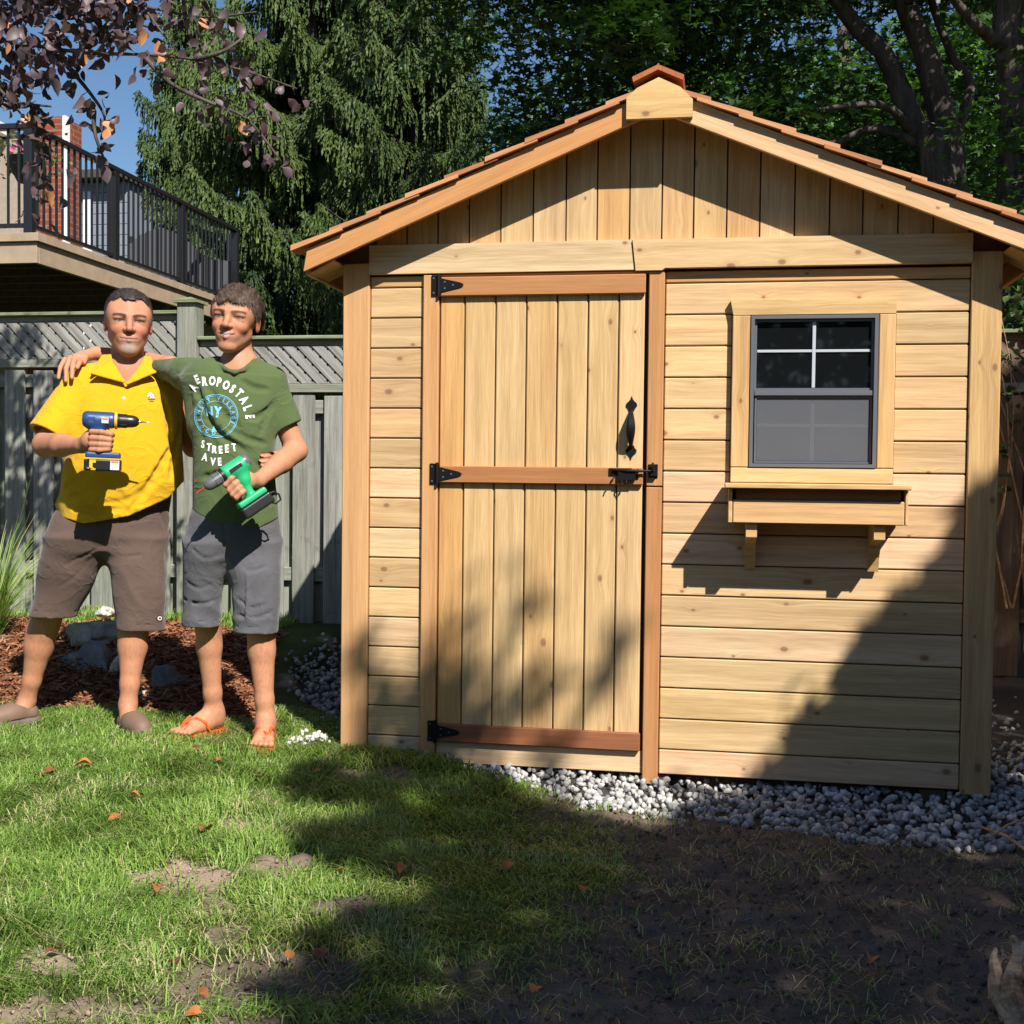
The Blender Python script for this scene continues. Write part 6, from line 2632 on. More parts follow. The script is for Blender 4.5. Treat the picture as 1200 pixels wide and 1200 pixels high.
# legs
gL, gR = ground_pt(M1, 22, 848), ground_pt(M1, 156, 858)
kL, kR = L(62, 700, gL[1] * .5), L(160, 705, gR[1] * .5)
aL = L(31, 822, gL[1] + .02)
aR = L(150, 826, gR[1] + .05)
cL, cR = kL * .52 + aL * .48 + np.array([-.006, .02, 0]), kR * .55 + aR * .45 + np.array([0.0, .02, 0])
F.chain([L(92, 630, 0), kL, cL, kL * .2 + aL * .8, aL], [.088, .066, .058, .037, .036], .02)
F.chain([L(158, 630, 0), kR, cR, kR * .2 + aR * .8, aR], [.088, .066, .058, .038, .036], .02)
F.ell(kL + np.array([0, -.03, -.02]), (.05, .045, .055), .03)
for c_ in (cL, cR):
    F.ell(c_ + np.array([.022, .018, .06]), (.036, .04, .085), .02)
    F.ell(c_ + np.array([-.022, .016, .05]), (.034, .04, .075), .02)
F.ell(kR + np.array([0, -.03, -.02]), (.05, .045, .055), .03)
tL, tR = ground_pt(M1, 12, 852), ground_pt(M1, 160, 863)
F.cone(aL, (aL[0] - .03, aL[1] - .04, gL[2] + .04), .036, .036, .02)
F.cone(aR, (aR[0] + .0, aR[1] - .05, gR[2] + .04), .036, .036, .02)
SK1 = (0.43, 0.195, 0.115)
SMILE[0] = 0.35


def skin_col(H, base, V, **kw):
    c = head_colour(H, V, base, **kw)
    z = V[:, 2]
    n_ = vnoise(V[:, 0] * 30, V[:, 1] * 30, z * 30, 4)[:, None]
    low = sstep(1.2, .6, z)[:, None]
    c = c * (1 - low) + c * np.array([1.02, 1.02, .98]) * low
    n2_ = vnoise(V[:, 0] * 260, V[:, 1] * 260, z * 90, 9)[:, None]
    return c * (0.95 + 0.10 * n_) * (1 - (.05 + .10 * low) * sstep(.45, .8, n2_))


emit(F, 'body', SKIN, M1.t, lambda V: skin_col(H1, SK1, V, brow=(.05, .035, .03), lip=(.40, .18, .14),
                                            stubble=((.30, .17, .12), .35), beard=(.33, .27, .23)))
# hair
F = Field([(H1.c[0] - .13, H1.c[0] + .13, .0026)], [(H1.c[1] - .15, H1.c[1] + .17, .0032)], [(H1.c[2] - .10, H1.c[2] + .18, .0028)])
build_hair(F, H1, [0, .30, .55, .75, .92, 1.12, 1.40, 1.60, 1.80, 2.1, 3.2], [.074, .077, .086, .078, .045, .012, .000, .030, .030, -.04, -.06], .0085, 0.8)


def hair1(V):
    q = H1.inv(V)
    g = sstep(.045, .005, q[:, 2])[:, None] * .75
    n_ = vnoise(V[:, 0] * 400, V[:, 1] * 120, V[:, 2] * 120, 3)[:, None]
    return (np.array([.030, .022, .020]) * (1 - g) + np.array([.22, .20, .19]) * g) * (.6 + .9 * n_)


V, Fh = F.mesh()
hair = mesh_np('hair', V, Fh, HAIRM, M1.t, True, attrs={'col': ('POINT', 'FLOAT_COLOR', np.concatenate([hair1(V), np.ones((len(V), 1))], 1))})
V2, F2 = strand_tufts(V, Fh, H1, 5200, .014, lambda q: np.stack([q[:, 0] * 4 + .5, q[:, 1] * 0 + .2, -np.abs(q[:, 0]) * 14 + .2], -1), lambda q: q[:, 2] > -.05)
o = mesh_np('hair_strands', V2, F2, HAIRM, hair, attrs={'col': ('POINT', 'FLOAT_COLOR', np.concatenate([hair1(V2), np.ones((len(V2), 1))], 1))})
o['kind'] = 'stuff'

# polo shirt
YELM = cloth_mat('yellow_cotton', (0.58, 0.325, 0.010), var=0.03)


def torso(L, rows, scale):
    out = []
    for (y, xl, xr, cy, ry) in rows:
        a, b = L(xl, y, cy), L(xr, y, cy)
        out.append(((a[2] + b[2]) / 2, (a[0] + b[0]) / 2, cy, (b[0] - a[0]) / 2, ry))
    return out


F = Field([(-.46, .36, .0048)], [(-.22, .30, .0050)], [(.86, 1.60, .0048)])
rows = torso(L, [(428, 122, 176, .02, .085), (436, 106, 190, .02, .098), (446, 92, 202, .015, .115), (460, 83, 208, .01, .128), (480, 80, 212, 0, .138), (505, 79, 213, -.005, .145),
                 (535, 76, 213, -.012, .152), (565, 68, 211, -.012, .155), (590, 64, 210, -.008, .150), (625, 64, 210, -.005, .148)], u1)
F.cone(L(96, 450, .01), L(57, 510, -.065), .071, .082)
F.cone(L(192, 450, .02), L(222, 522, .15), .072, .070)
# sleeve ends
for (p, q, r) in ((L(96, 450, .01), L(57, 510, -.065), .069), (L(192, 450, .02), L(222, 522, .15), .056)):
    ax_ = (q - p) / np.linalg.norm(q - p)
    F.op(lambda X, Y, Z, q=q, ax_=ax_: (X - q[0]) * ax_[0] + (Y - q[1]) * ax_[1] + (Z - q[2]) * ax_[2], q - .12, q + .12, .0, 'keep', pad=0)
    F.cone(q - ax_ * .045, q + ax_ * .06, r, r + .001, .004, 'cut')
F.loft(rows, .03, pw=2.5)
F.cone(L(140, 438, .01), L(98, 446, .01), .065, .066, .03)
F.cone(L(156, 438, .01), L(192, 446, .01), .065, .066, .03)
# folds
_f1, _f2 = fold_noise(.012, 9, (.75, 0, .66), 3), fold_noise(.006, 7, (.9, 0, -.3), 14)


def _ff(X, Y, Z):
    w = sstep(1.30, 1.02, Z)
    return _f1(X, Y, Z) * w + _f2(X, Y, Z) * (1 - w) * sstep(1.55, 1.45, Z)


F.op(_ff, (-.46, -.22, .86), (.36, .3, 1.6), 0, 'disp', pad=0)
grooves(F, L, [[(64, 598), (82, 584), (104, 578)], [(62, 606), (85, 596), (120, 596)], [(74, 572), (92, 560), (104, 556)], [(164, 592), (186, 552), (204, 520)], [(150, 600), (176, 566), (196, 530)],
               [(200, 560), (206, 530), (211, 490)], [(112, 590), (150, 586), (190, 560)], [(86, 590), (110, 600), (140, 596)], [(190, 462), (198, 490), (200, 520)]], .010, .016, -.162, .55)
# placket and seams
F.chain([L(140.5, 451, -.152), L(140.5, 500, -.158)], [.0035, .003], .004, 'cut')
F.chain([L(149, 451, -.155), L(149, 498, -.160)], [.0028, .0028], .004, 'cut')
# neck opening with its V
F.cone(L(150, 395, .02), L(149, 436, .015), .082, .066, .012, 'cut')
cV = L(147, 451, -.10)
eL, eR = L(131, 424, -.10), L(167, 426, -.10)


def vee(X, Y, Z):
    zt = (eL[2] + eR[2]) / 2
    t = (Z - cV[2]) / (zt - cV[2])
    xl = cV[0] + (eL[0] - cV[0]) * t
    xr = cV[0] + (eR[0] - cV[0]) * t
    return np.maximum(np.maximum(xl - X, X - xr) * .8, Y - .02)


F.op(vee, (eL[0], -.22, cV[2]), (eR[0], .02, eL[2] + .02), .004, 'cut')
# collar flaps
for (a, b, c, d_) in ((L(127, 407, .015), L(131, 424, -.085), L(107.5, 438, -.095), L(146, 448, -.135)), (L(173, 410, .015), L(167, 426, -.085), L(182, 436.5, -.095), L(149, 450, -.137))):
    F.tri(a, b, c, .0055, .004)
    F.tri(b, d_, c + np.array([0, -.028, 0]), .0055, .004)
    F.tri(a, c, (a + c) / 2 + np.array([0, .05, -.01]), .0055, .004)
F.chain([L(127, 407, .02), L(132, 403, .085), L(150, 402, .105), L(168, 404, .085), L(173, 410, .02)], [.009] * 5, .008)
# hem line
hx_ = [L(x, y, -.1) for x, y in ((40, 592), (62, 604), (98, 613), (150, 604), (196, 584), (214, 566))]
hxx, hzz = [p[0] for p in hx_], [p[2] for p in hx_]
F.op(lambda X, Y, Z: (np.interp(X.ravel(), hxx, hzz).reshape(X.shape) + .03 * (Y + .1) - Z) * .9, (-.46, -.22, .86), (.36, .3, 1.1), 0, 'keep', pad=0)
F.loft([(.80, (L(64, 605)[0] + L(208, 590)[0]) / 2, 0, .222, .112), (L(100, 612)[2], (L(64, 605)[0] + L(208, 590)[0]) / 2, 0, .222, .112)], .004, 'cut')
shirt1 = emit(F, 'polo_shirt', YELM, M1.t)
SV1 = [v.co.copy() for v in shirt1.data.vertices]
BV1 = BVHTree.FromPolygons(SV1, [list(p.vertices) for p in shirt1.data.polygons])


def on_cloth(bv, P, L, px, py, out=0.002):
    a = Vector(L(px, py, -0.9))
    b = Vector(L(px, py, 0.6))
    hit = bv.ray_cast(a, (b - a).normalized())
    if hit[0] is None:
        return None
    return np.array(hit[0] + hit[1] * out * (1 if hit[1].y < 0 else -1))


def decal(name, polys, bv, P, L, mat, parent, out=0.0025, sub=1):
    """flat print: polygons in picture-plane units laid on the cloth"""
    V, Fc = [], []
    for poly in polys:
        idx_ = []
        for (a, b) in poly:
            q = on_cloth(bv, P, L, a, b, out)
            if q is None:
                idx_ = None
                break
            V.append(q)
            idx_.append(len(V) - 1)
        if idx_:
            Fc.append(idx_)
    return mesh_np(name, V, Fc, mat, parent) if Fc else None


def strip(pts, w):
    out = []
    for (x0, y0), (x1, y1) in zip(pts[:-1], pts[1:]):
        dx, dy = x1 - x0, y1 - y0
        n_ = math.hypot(dx, dy) + 1e-6
        nx_, ny_ = -dy / n_ * w / 2, dx / n_ * w / 2
        out.append([(x0 - nx_, y0 - ny_), (x1 - nx_, y1 - ny_), (x1 + nx_, y1 + ny_), (x0 + nx_, y0 + ny_)])
    return out


def disc(cx, cy, r, n=10):
    return [(cx + r * math.cos(2 * math.pi * i / n), cy + r * math.sin(2 * math.pi * i / n)) for i in range(n)]


WPRINT = plain_mat('white_print', (0.78, 0.78, 0.74), 0.85)
BPRINT = plain_mat('brown_embroidery', (0.22, 0.12, 0.05), 0.85)
LBLUE = plain_mat('light_blue_print', (0.16, 0.42, 0.56), 0.85)
decal('chest_emblem', [disc(175.5, 461.5, 1.7, 7), disc(178.8, 463, 2.2, 7), disc(173.8, 464.5, 1.3, 6)] + strip([(174, 462), (177.5, 466), (181, 466)], 1.6), BV1, M1, L, WPRINT, M1.t)
decal('chest_emblem_outline', strip([(173, 467.3), (176, 468), (182, 467.6)], 1.0) + strip([(174, 465.6), (176, 463.8)], .9) + strip([(177.5, 461), (180.5, 461.4), (181.3, 464.5)], .8) + strip([(175, 470), (180, 470.2)], .8), BV1, M1, L, BPRINT, M1.t, .003)
for (a, b) in ((145.2, 466.5), (144.8, 487)):
    q = on_cloth(BV1, M1, L, a, b, .001)
    if q is not None:
        MB().tube([q, q + np.array([0, -.003, 0])], .0065, 10).build('button', WPRINT, M1.t)

# shorts


def shorts(P, L, mat, name, waist, legs, amp=.010, seed=3, rin=.017, zmax=None):
    lo = min(L(l[-1][1], l[-1][0])[2] for l in legs) - .05
    hi = L(waist[0][1], waist[0][0])[2] + .04
    F = Field([(-.42, .34, .0050)], [(-.22, .26, .0055)], [(lo, hi, .0050)])
    F.loft(torso(L, waist, 1), 0, pw=2.2)
    for lg in legs:
        R = torso(L, [(y, xl, xr, cy, ry) for (y, xl, xr, cy, ry) in lg], 1)
        R = sorted(R)
        r0 = R[0]
        R2 = [(r0[0] - .03,) + r0[1:]] + R
        F.loft(R2, .045, pw=2.5)
    F.op(fold_noise(amp, 10, (.5, .2, .8), seed), (-.42, -.22, lo), (.34, .26, hi), 0, 'disp', pad=0)
    for lg in legs:      # level hems, hollow inside
        y, xl, xr, cy, ry = lg[-1]
        a, b = L(xl, y + lg[0][5] if len(lg[0]) > 5 else y, cy), L(xr, y, cy)
        cx, rx = (a[0] + b[0]) / 2, (b[0] - a[0]) / 2
        z0 = (a[2] + b[2]) / 2

        def cutp(X, Y, Z, a=a, b=b):
            t = (X - a[0]) / (b[0] - a[0])
            return (a[2] + (b[2] - a[2]) * t) - Z
        F.op(cutp, (cx - rx - .02, -.22, lo), (cx + rx + .012, .26, z0 + .05), 0, 'keep', pad=0)
        y1 = lg[-2]
        F.loft([(z0 - .06, cx, cy, rx - rin, ry - rin), (z0 + .035, cx, cy, rx - rin, ry - rin)], .004, 'cut', pw=2.3)
        F.chain([(a[0] - .01, cy - ry * .5, a[2] + .028), (cx, cy - ry - .0005, z0 + .028), (b[0] + .01, cy - ry * .5, b[2] + .028)], [.0022] * 3, .003, 'cut')
    return F


SBROWN = cloth_mat('brown_twill', (0.098, 0.064, 0.053), var=0.08)
yL, yR = gL[1] * .45, gR[1] * .45
F = shorts(M1, L, SBROWN, 'shorts', [(578, 74, 200, 0, .100), (600, 64, 197, 0, .116), (625, 56, 196, 0, .130), (642, 62, 186, 0, .105)],
           [[(630, 54, 122, 0, .118), (660, 46, 119, yL * .4, .112), (690, 40, 106, yL * .8, .106), (722, 32, 91, yL, .100)],
            [(630, 122, 196, 0, .118), (660, 127, 195, yR * .4, .112), (690, 132, 195, yR * .8, .106), (737, 137, 193.5, yR, .100)]], amp=.008, seed=6)
grooves(F, L, [[(72, 664), (94, 654), (116, 642)], [(66, 690), (88, 676), (108, 654)], [(128, 646), (146, 652), (166, 650)], [(122, 608), (122.5, 625), (123, 646)],
               [(188, 600), (193, 615), (194, 630)]], .005, .010, -.128, .6)
s1 = emit(F, 'shorts', SBROWN, M1.t)
bv = BVHTree.FromPolygons([v.co.copy() for v in s1.data.vertices], [list(p.vertices) for p in s1.data.polygons])
TAGR = plain_mat('dark_red_label', (0.10, 0.02, 0.03), 0.7)
decal('shorts_label', [disc(186.6, 724.4, 4.0, 6)], bv, M1, L, TAGR, M1.t, .002)
decal('shorts_label_print', [disc(186.6, 724.4, 2.6, 8)], bv, M1, L, WPRINT, M1.t, .0032)
decal('shorts_label_emblem', strip([(185.2, 724.4), (188, 724.4)], 1.2) + strip([(186.6, 723), (186.6, 725.8)], 1.0), bv, M1, L, TAGR, M1.t, .004)

# clogs
CLOG = attr_mat('brown_clog', 0.6, 0.35, bump=0.1)


def clog(P, name, heel, toe, zg, ank):
    heel, toe = np.array(heel[:2]), np.array(toe[:2])
    d = toe - heel
    L_ = np.linalg.norm(d)
    d /= L_
    n = np.array([-d[1], d[0]])
    lo = np.minimum(heel, toe) - .09
    hi = np.maximum(heel, toe) + .09
    F = Field([(lo[0], hi[0], .004)], [(lo[1], hi[1], .0045)], [(zg - .03, zg + .13, .0035)])

    def p(u, v, z):
        q = heel + d * u + n * v
        return (q[0], q[1], zg + z)
    F.cone(p(.0, 0, .045), p(L_ * .5, 0, .045), .040, .042)
    F.cone(p(L_ * .5, 0, .040), p(L_ * .95, .0, .036), .044, .040, .03)
    F.cone(p(L_ * .35, 0, .062), p(L_ * .75, 0, .048), .036, .036, .03)
    F.ell((*(heel + d * L_ * .05), zg + .095), (.036, .036, .035), .008, 'cut')
    F.ell((*(heel + d * L_ * .22), zg + .108), (.034, .034, .038), .008, 'cut')
    # sole
    F.cone(p(-.004, 0, .010), p(L_ * .97, 0, .010), .045, .047, .004)
    F.op(lambda X, Y, Z: (zg - .004) - Z + X * 0 + Y * 0, (lo[0], lo[1], zg - .05), (hi[0], hi[1], zg + .05), 0, 'keep', pad=0)
    F.chain([p(-.045, -.03, .030), p(L_ * .5, -.048, .030), p(L_ + .03, -.02, .030), p(L_ + .03, .02, .030), p(L_ * .5, .048, .030), p(-.045, .03, .030)], [.003] * 6, .003, 'cut')
    for v in (-.016, 0, .016):
        for uu in (.62, .76, .9):
            F.ell(p(L_ * uu, v, .082 - .022 * uu), (.0045, .0045, .012), .002, 'cut')

    def col(V):
        up = sstep(.026, .034, V[:, 2] - zg)[:, None]
        return np.array([.13, .11, .09]) * (1 - up) + np.array([.17, .105, .075]) * up
    return emit(F, name, CLOG, P.t, col)


clog(M1, 'clog', (aL[0] + .012, aL[1] - .01), (aL[0] - .135, aL[1] - .085), gl(M1, aL[0] - .06, aL[1] - .05) - .004, aL)
clog(M1, 'clog', (aR[0] - .006, aR[1] - .005), (aR[0] + .055, aR[1] - .150), gl(M1, aR[0] + .02, aR[1] - .08) - .004, aR)
# ================================================================== the younger man in the green T-shirt
L = M2.L
H2 = Head(L(276, 375.5, -0.02), 1.150, -0.30, 0.10)
F = Field([(-.78, -.22, .0045), (-.22, .34, .0036), (.34, .46, .006)],
          [(-.45, -.12, .0042), (-.12, .22, .0048), (.22, .60, .006)],
          [(-.05, .64, .0048), (.64, 1.02, .009), (1.02, 1.38, .0042), (1.38, 1.94, .0032)])
build_head(F, H2, jaw=.92, smile=1.0, chin=.92)
F.cone(L(279, 400, .025), L(281, 432, .02), .054, .062, .03)
F.cone(L(279, 432, -.0), L(240, 445, .02), .055, .055, .05)
F.cone(L(281, 432, -.0), L(318, 448, .02), .055, .055, .05)
F.ell(L(276, 480, .0), (.16, .085, .18), .05)
F.ell(L(276, 570, .0), (.15, .09, .20), .05)
# his left arm (right in the picture) with the drill
sh, el, wr = L(318, 456, .01), L(347, 528, .0), L(303, 563, -.215)
F.cone(sh, el, .046, .045, .02)
F.chain([el, el * .6 + wr * .4, wr], [.046, .044, .028], .015)
F.ell(L(288, 563, -.262), (.036, .028, .034), .015)
F.cone(wr, L(292, 563, -.255), .027, .030, .015)
for i, (kx, ky, tx, ty) in enumerate(((277, 554.5, 264.5, 568), (281.5, 561.5, 269, 574.5), (285.5, 567.5, 272.5, 579.5), (289, 573, 277, 583.5))):
    r = (.0108, .0110, .0105, .0098)[i]
    mx2, my2 = (kx + tx) / 2, (ky + ty) / 2 - .5
    F.chain([L(kx, ky, -.275), L(mx2, my2, -.312), L(tx, ty, -.308), L(tx + 1, ty + 1.5, -.282)], [r * 1.1, r * 1.05, r, r * .9], .0035)
F.chain([L(290, 556, -.25), L(281, 549, -.235), L(272, 552, -.235)], [.015, .013, .010], .006)
# his right arm lies behind the other man's neck, hand on the far shoulder


def from1(px, py, d):
    w = M1.O + M1.X * M1.L(px, py, d)[0] + M1.Y * M1.L(px, py, d)[1] + np.array([0, 0, M1.L(px, py, d)[2]]) - M2.O
    return np.array([w @ M2.X, w @ M2.Y, w[2]])


F.chain([L(240, 442, .02), L(200, 431, .27), from1(158, 421, .155), from1(112, 414, .085)], [.048, .046, .043, .028], .02)
F.cone(from1(112, 414, .085), from1(96, 418, .03), .027, .025, .012)
F.ell(from1(93, 419, .012), (.040, .036, .020), .012)
for i, (kx, ky, mx2, my2, tx, ty) in enumerate(((96, 421, 93, 425, 90.5, 431), (88, 418, 85, 430, 84.2, 443), (82, 419, 77.5, 432, 77.2, 446.5), (76, 421, 70.5, 431, 68.5, 443))):
    r = (.0110, .0108, .0104, .0096)[i]
    dk_ = (-.040, -.045, -.030, -.008)[i]
    F.chain([from1(kx, ky, dk_ * .3), from1(mx2, my2, dk_ - .030), from1(tx, ty, dk_ - .052)], [r * 1.15, r * 1.02, r * .82], .0035)
F.chain([from1(100, 418, .0), from1(98, 425, -.04)], [.014, .011], .004)
# legs and feet
gA, gB = ground_pt(M2, 240, 860), ground_pt(M2, 311, 872)
kA, kB = L(241, 705, gA[1] * .5), L(304, 712, gB[1] * .5)
aA, aB = L(251, 838, gA[1] + .035), L(311.5, 848, gB[1] + .055)
cA, cB = kA * .6 + aA * .4 + np.array([0, .018, 0]), kB * .62 + aB * .38 + np.array([0, .018, 0])
F.chain([L(243, 630, 0), kA, cA, kA * .2 + aA * .8, aA], [.070, .054, .050, .036, .035], .02)
F.chain([L(296, 630, 0), kB, cB, kB * .2 + aB * .8, aB], [.080, .060, .053, .036, .035], .02)
for c_ in (cA, cB):
    F.ell(c_ + np.array([.020, .016, .06]), (.032, .036, .08), .02)
    F.ell(c_ + np.array([-.020, .014, .05]), (.030, .036, .07), .02)
zA, zB = gl(M2, gA[0], gA[1]) + .012, gl(M2, gB[0], gB[1]) + .012
pA, LA = foot(F, (aA[0] + .012, aA[1] + .012), (aA[0] - .110, aA[1] - .085), zA, 1.0)
toes_(F, pA, LA, -1, 1.05)
pB, LB = foot(F, (aB[0] + .0, aB[1] + .02), (aB[0] - .014, aB[1] - .135), zB, 1.05)
toes_(F, pB, LB, 1, 1.05)
F.cone(aA, (aA[0], aA[1], zA + .05), .035, .034, .02)
F.cone(aB, (aB[0], aB[1], zB + .05), .035, .034, .02)
SK2 = (0.46, 0.215, 0.125)
SMILE[0] = 0.75
emit(F, 'body', SKIN, M2.t, lambda V: skin_col(H2, SK2, V, brow=(.09, .055, .035), lip=(.48, .19, .16), teeth=1.0, stubble=((.50, .26, .18), .15)))

F = Field([(H2.c[0] - .14, H2.c[0] + .14, .0026)], [(H2.c[1] - .16, H2.c[1] + .17, .0032)], [(H2.c[2] - .10, H2.c[2] + .19, .0028)])
build_hair(F, H2, [0, .35, .62, .85, 1.10, 1.30, 1.45, 1.75, 2.0, 2.3, 3.2], [.058, .050, .052, .046, .026, .004, .010, .046, .030, .0, -.05], .0125, 1.2)


def hair2(V):
    n_ = vnoise(V[:, 0] * 400, V[:, 1] * 120, V[:, 2] * 120, 3)[:, None]
    return np.array([.085, .055, .040]) * (.55 + .95 * n_)


V, Fh = F.mesh()
hair = mesh_np('hair', V, Fh, HAIRM, M2.t, True, attrs={'col': ('POINT', 'FLOAT_COLOR', np.concatenate([hair2(V), np.ones((len(V), 1))], 1))})
V2, F2 = strand_tufts(V, Fh, H2, 8000, .020, lambda q: np.stack([.7 + q[:, 0] * 4, -.45 * (q[:, 1] < .03) + q[:, 1] * 3, -.15 - np.abs(q[:, 0]) * 9], -1), lambda q: q[:, 2] > -.05)
o = mesh_np('hair_strands', V2, F2, HAIRM, hair, attrs={'col': ('POINT', 'FLOAT_COLOR', np.concatenate([hair2(V2), np.ones((len(V2), 1))], 1))})
o['kind'] = 'stuff'

# T-shirt
GREENM = cloth_mat('green_jersey', (0.078, 0.112, 0.042), var=0.05)
F = Field([(-.46, .36, .0046)], [(-.22, .44, .0050)], [(.84, 1.58, .0046)])
rows = torso(L, [(424, 252, 304, .02, .075), (431, 244, 312, .02, .090), (442, 234, 322, .015, .104), (455, 228, 328, .01, .112), (480, 225, 327, 0, .118), (510, 226, 324, -.004, .122),
                 (540, 227, 323, -.006, .126), (570, 226, 325, -.006, .128), (595, 225, 327, -.004, .128), (635, 224, 328, 0, .128)], 1)
F.cone(L(318, 448, .01), L(337, 504, .0), .060, .070)
p, q = L(318, 448, .01), L(336.5, 501, .0)
ax_ = (q - p) / np.linalg.norm(q - p)
ax2 = ax_ + np.array([.18, 0, 0])
ax2 /= np.linalg.norm(ax2)
F.op(lambda X, Y, Z: (X - q[0]) * ax2[0] + (Y - q[1]) * ax2[1] + (Z - q[2]) * ax2[2], q - np.array([.068, .12, .12]), q + .12, .0, 'keep', pad=0)
F.cone(q - ax_ * .045, q + ax_ * .06, .057, .058, .004, 'cut')
F.loft(rows, .03, pw=2.35)
F.cone(L(276, 433, .01), L(240, 443, .015), .066, .062, .03)
F.cone(L(284, 433, .01), L(318, 447, .015), .066, .060, .03)
F.chain([L(244, 444, .015), L(220, 437, .15), L(196, 430, .29)], [.064, .064, .064], .06)
F.cone(L(225, 448, .03), L(232, 500, .02), .035, .03, .05)
F.op(fold_noise(.009, 9, (.8, .2, -.5), 23), (-.36, -.22, .84), (.36, .3, 1.5), 0, 'disp', pad=0)
grooves(F, L, [[(230, 452), (244, 490), (262, 512), (290, 530)], [(224, 452), (231, 484), (244, 512), (256, 526)], [(248, 458), (260, 482), (280, 500)]], .013, .014, -.136, .75)
grooves(F, L, [[(237, 452), (252, 488), (270, 508), (296, 522)], [(228, 460), (237, 496), (250, 520)]], .010, .018, -.136, .6, 'add')
grooves(F, L, [[(226, 470), (232, 500), (240, 530)],
               [(268, 502), (290, 514), (312, 520)], [(322, 470), (312, 490), (306, 508)], [(316, 478), (304, 488), (292, 490)], [(235, 560), (262, 556), (290, 566)], [(300, 540), (312, 560), (318, 590)],
               [(284, 446), (298, 454), (314, 456)]], .010, .015, -.136, .7)
F.cone(L(282, 396, .01), L(277.5, 428, .0), .072, .062, .010, 'cut')
F.ell(L(276, 423, -.045), (.068, .07, .038), .008, 'cut')
# ribbed neckband
nb = [L(254, 417, .02), L(257.5, 426, -.045), L(265, 433, -.085), L(275, 436.5, -.100), L(286, 433, -.085), L(295, 424.5, -.045), L(298.5, 416, .02), L(294, 410, .07), L(277, 406, .09), L(259, 410, .07), L(254, 417, .02)]
F.chain(nb, [.0085] * len(nb), .006)
hx_ = [L(x, y, -.1) for x, y in ((215, 592), (226, 600), (250, 611), (276, 614), (302, 619), (328, 607), (340, 600))]
hxx, hzz = [p[0] for p in hx_], [p[2] for p in hx_]
F.op(lambda X, Y, Z: (np.interp(X.ravel(), hxx, hzz).reshape(X.shape) + .03 * (Y + .1) - Z) * .9, (-.36, -.22, .84), (.36, .3, 1.1), 0, 'keep', pad=0)
F.loft([(.78, L(276, 605)[0], 0, .165, .112), (L(276, 600)[2], L(276, 605)[0], 0, .165, .112)], .004, 'cut')
shirt2 = emit(F, 'tshirt', GREENM, M2.t)
BV2 = BVHTree.FromPolygons([v.co.copy() for v in shirt2.data.vertices], [list(p.vertices) for p in shirt2.data.polygons])


def glyphs(text):
    cu = bpy.data.curves.new('lettering', 'FONT')
    cu.body = text
    cu.offset = 0.045
    cu.resolution_u = 3
    o = bpy.data.objects.new('lettering', cu)
    COL.objects.link(o)
    dg = bpy.context.evaluated_depsgraph_get()
    me = o.evaluated_get(dg).to_mesh()
    V = [(v.co.x, v.co.y) for v in me.vertices]
    Fc = [list(p.vertices) for p in me.polygons]
    o.evaluated_get(dg).to_mesh_clear()
    bpy.data.objects.remove(o)
    bpy.data.curves.remove(cu)
    return V, Fc


def letter(ch, cx, cy, h, ang, bv, L, mat, parent, wid=0.8, out=0.003):
    V, Fc = glyphs(ch)
    xs = [v[0] for v in V]
    ys = [v[1] for v in V]
    mx_, my_ = (min(xs) + max(xs)) / 2, (min(ys) + max(ys)) / 2
    sc = h / (max(ys) - min(ys))
    ca, sa = math.cos(math.radians(ang)), math.sin(math.radians(ang))
    out_v = []
    last = None
    for (x, y) in V:
        a, b = (x - mx_) * sc * wid, -(y - my_) * sc
        q = on_cloth(bv, None, L, cx + a * ca - b * sa, cy + a * sa + b * ca, out)
        if q is None:
            q = last
        if q is None:
            return
        last = q
        out_v.append(q)
    mesh_np('letter', out_v, Fc, mat, parent)


pr = bpy.data.objects.new('shirt_print', None)
link(pr, M2.t)
for ch, x, y, a in (('A', 227.2, 454, -55), ('E', 231.5, 444.8, -25), ('R', 240.2, 447, -4), ('O', 249.0, 446.5, 3), ('P', 257.0, 448, 10), ('O', 265.2, 451.5, 20), ('S', 272.6, 456, 32), ('T', 280.2, 461, 44),
                    ('A', 286.2, 468.6, 56), ('L', 290.2, 478.3, 70), ('E', 292.8, 488.2, 84)):
    letter(ch, x, y, 11.0, a, BV2, L, WPRINT, pr, .66)
for ch, x, y, a in (('S', 238.4, 520.5, 8), ('T', 245.2, 524, 6), ('R', 251.6, 526.6, 3), ('E', 258.8, 527, -2), ('E', 265.8, 525.9, -4), ('T', 274.4, 524.3, -6), ('A', 240.5, 535.5, 12), ('V', 249.8, 541, 4), ('E', 257.6, 541, -4)):
    letter(ch, x, y, 9.4, a, BV2, L, WPRINT, pr, .7)
CX_, CY_ = 253.5, 487.6
for r, w in ((25.2, .9), (23.6, .5), (17.4, .6)):
    decal('print_ring', strip([(CX_ + r * math.cos(t), CY_ + r * math.sin(t)) for t in np.linspace(0, 2 * math.pi, 49)], w), BV2, M2, L, LBLUE, pr)
for i, ch in enumerate('WEST VILLAGE'):
    if ch == ' ':
        continue
    a = -168 + i * 17.3
    t = math.radians(a)
    letter(ch, CX_ + 20.5 * math.cos(t), CY_ + 20.5 * math.sin(t), 4.6, a + 90, BV2, L, LBLUE, pr)
for i, ch in enumerate('POCO'):
    a = 165 - i * 22
    t = math.radians(a)
    letter(ch, CX_ + 20.5 * math.cos(t), CY_ + 20.5 * math.sin(t), 4.6, a - 90, BV2, L, LBLUE, pr)
letter('N', 245.5, 482, 11, -8, BV2, L, LBLUE, pr)
letter('Y', 254.8, 483, 13, 6, BV2, L, LBLUE, pr)
letter('A', 251, 503, 7, 0, BV2, L, LBLUE, pr)

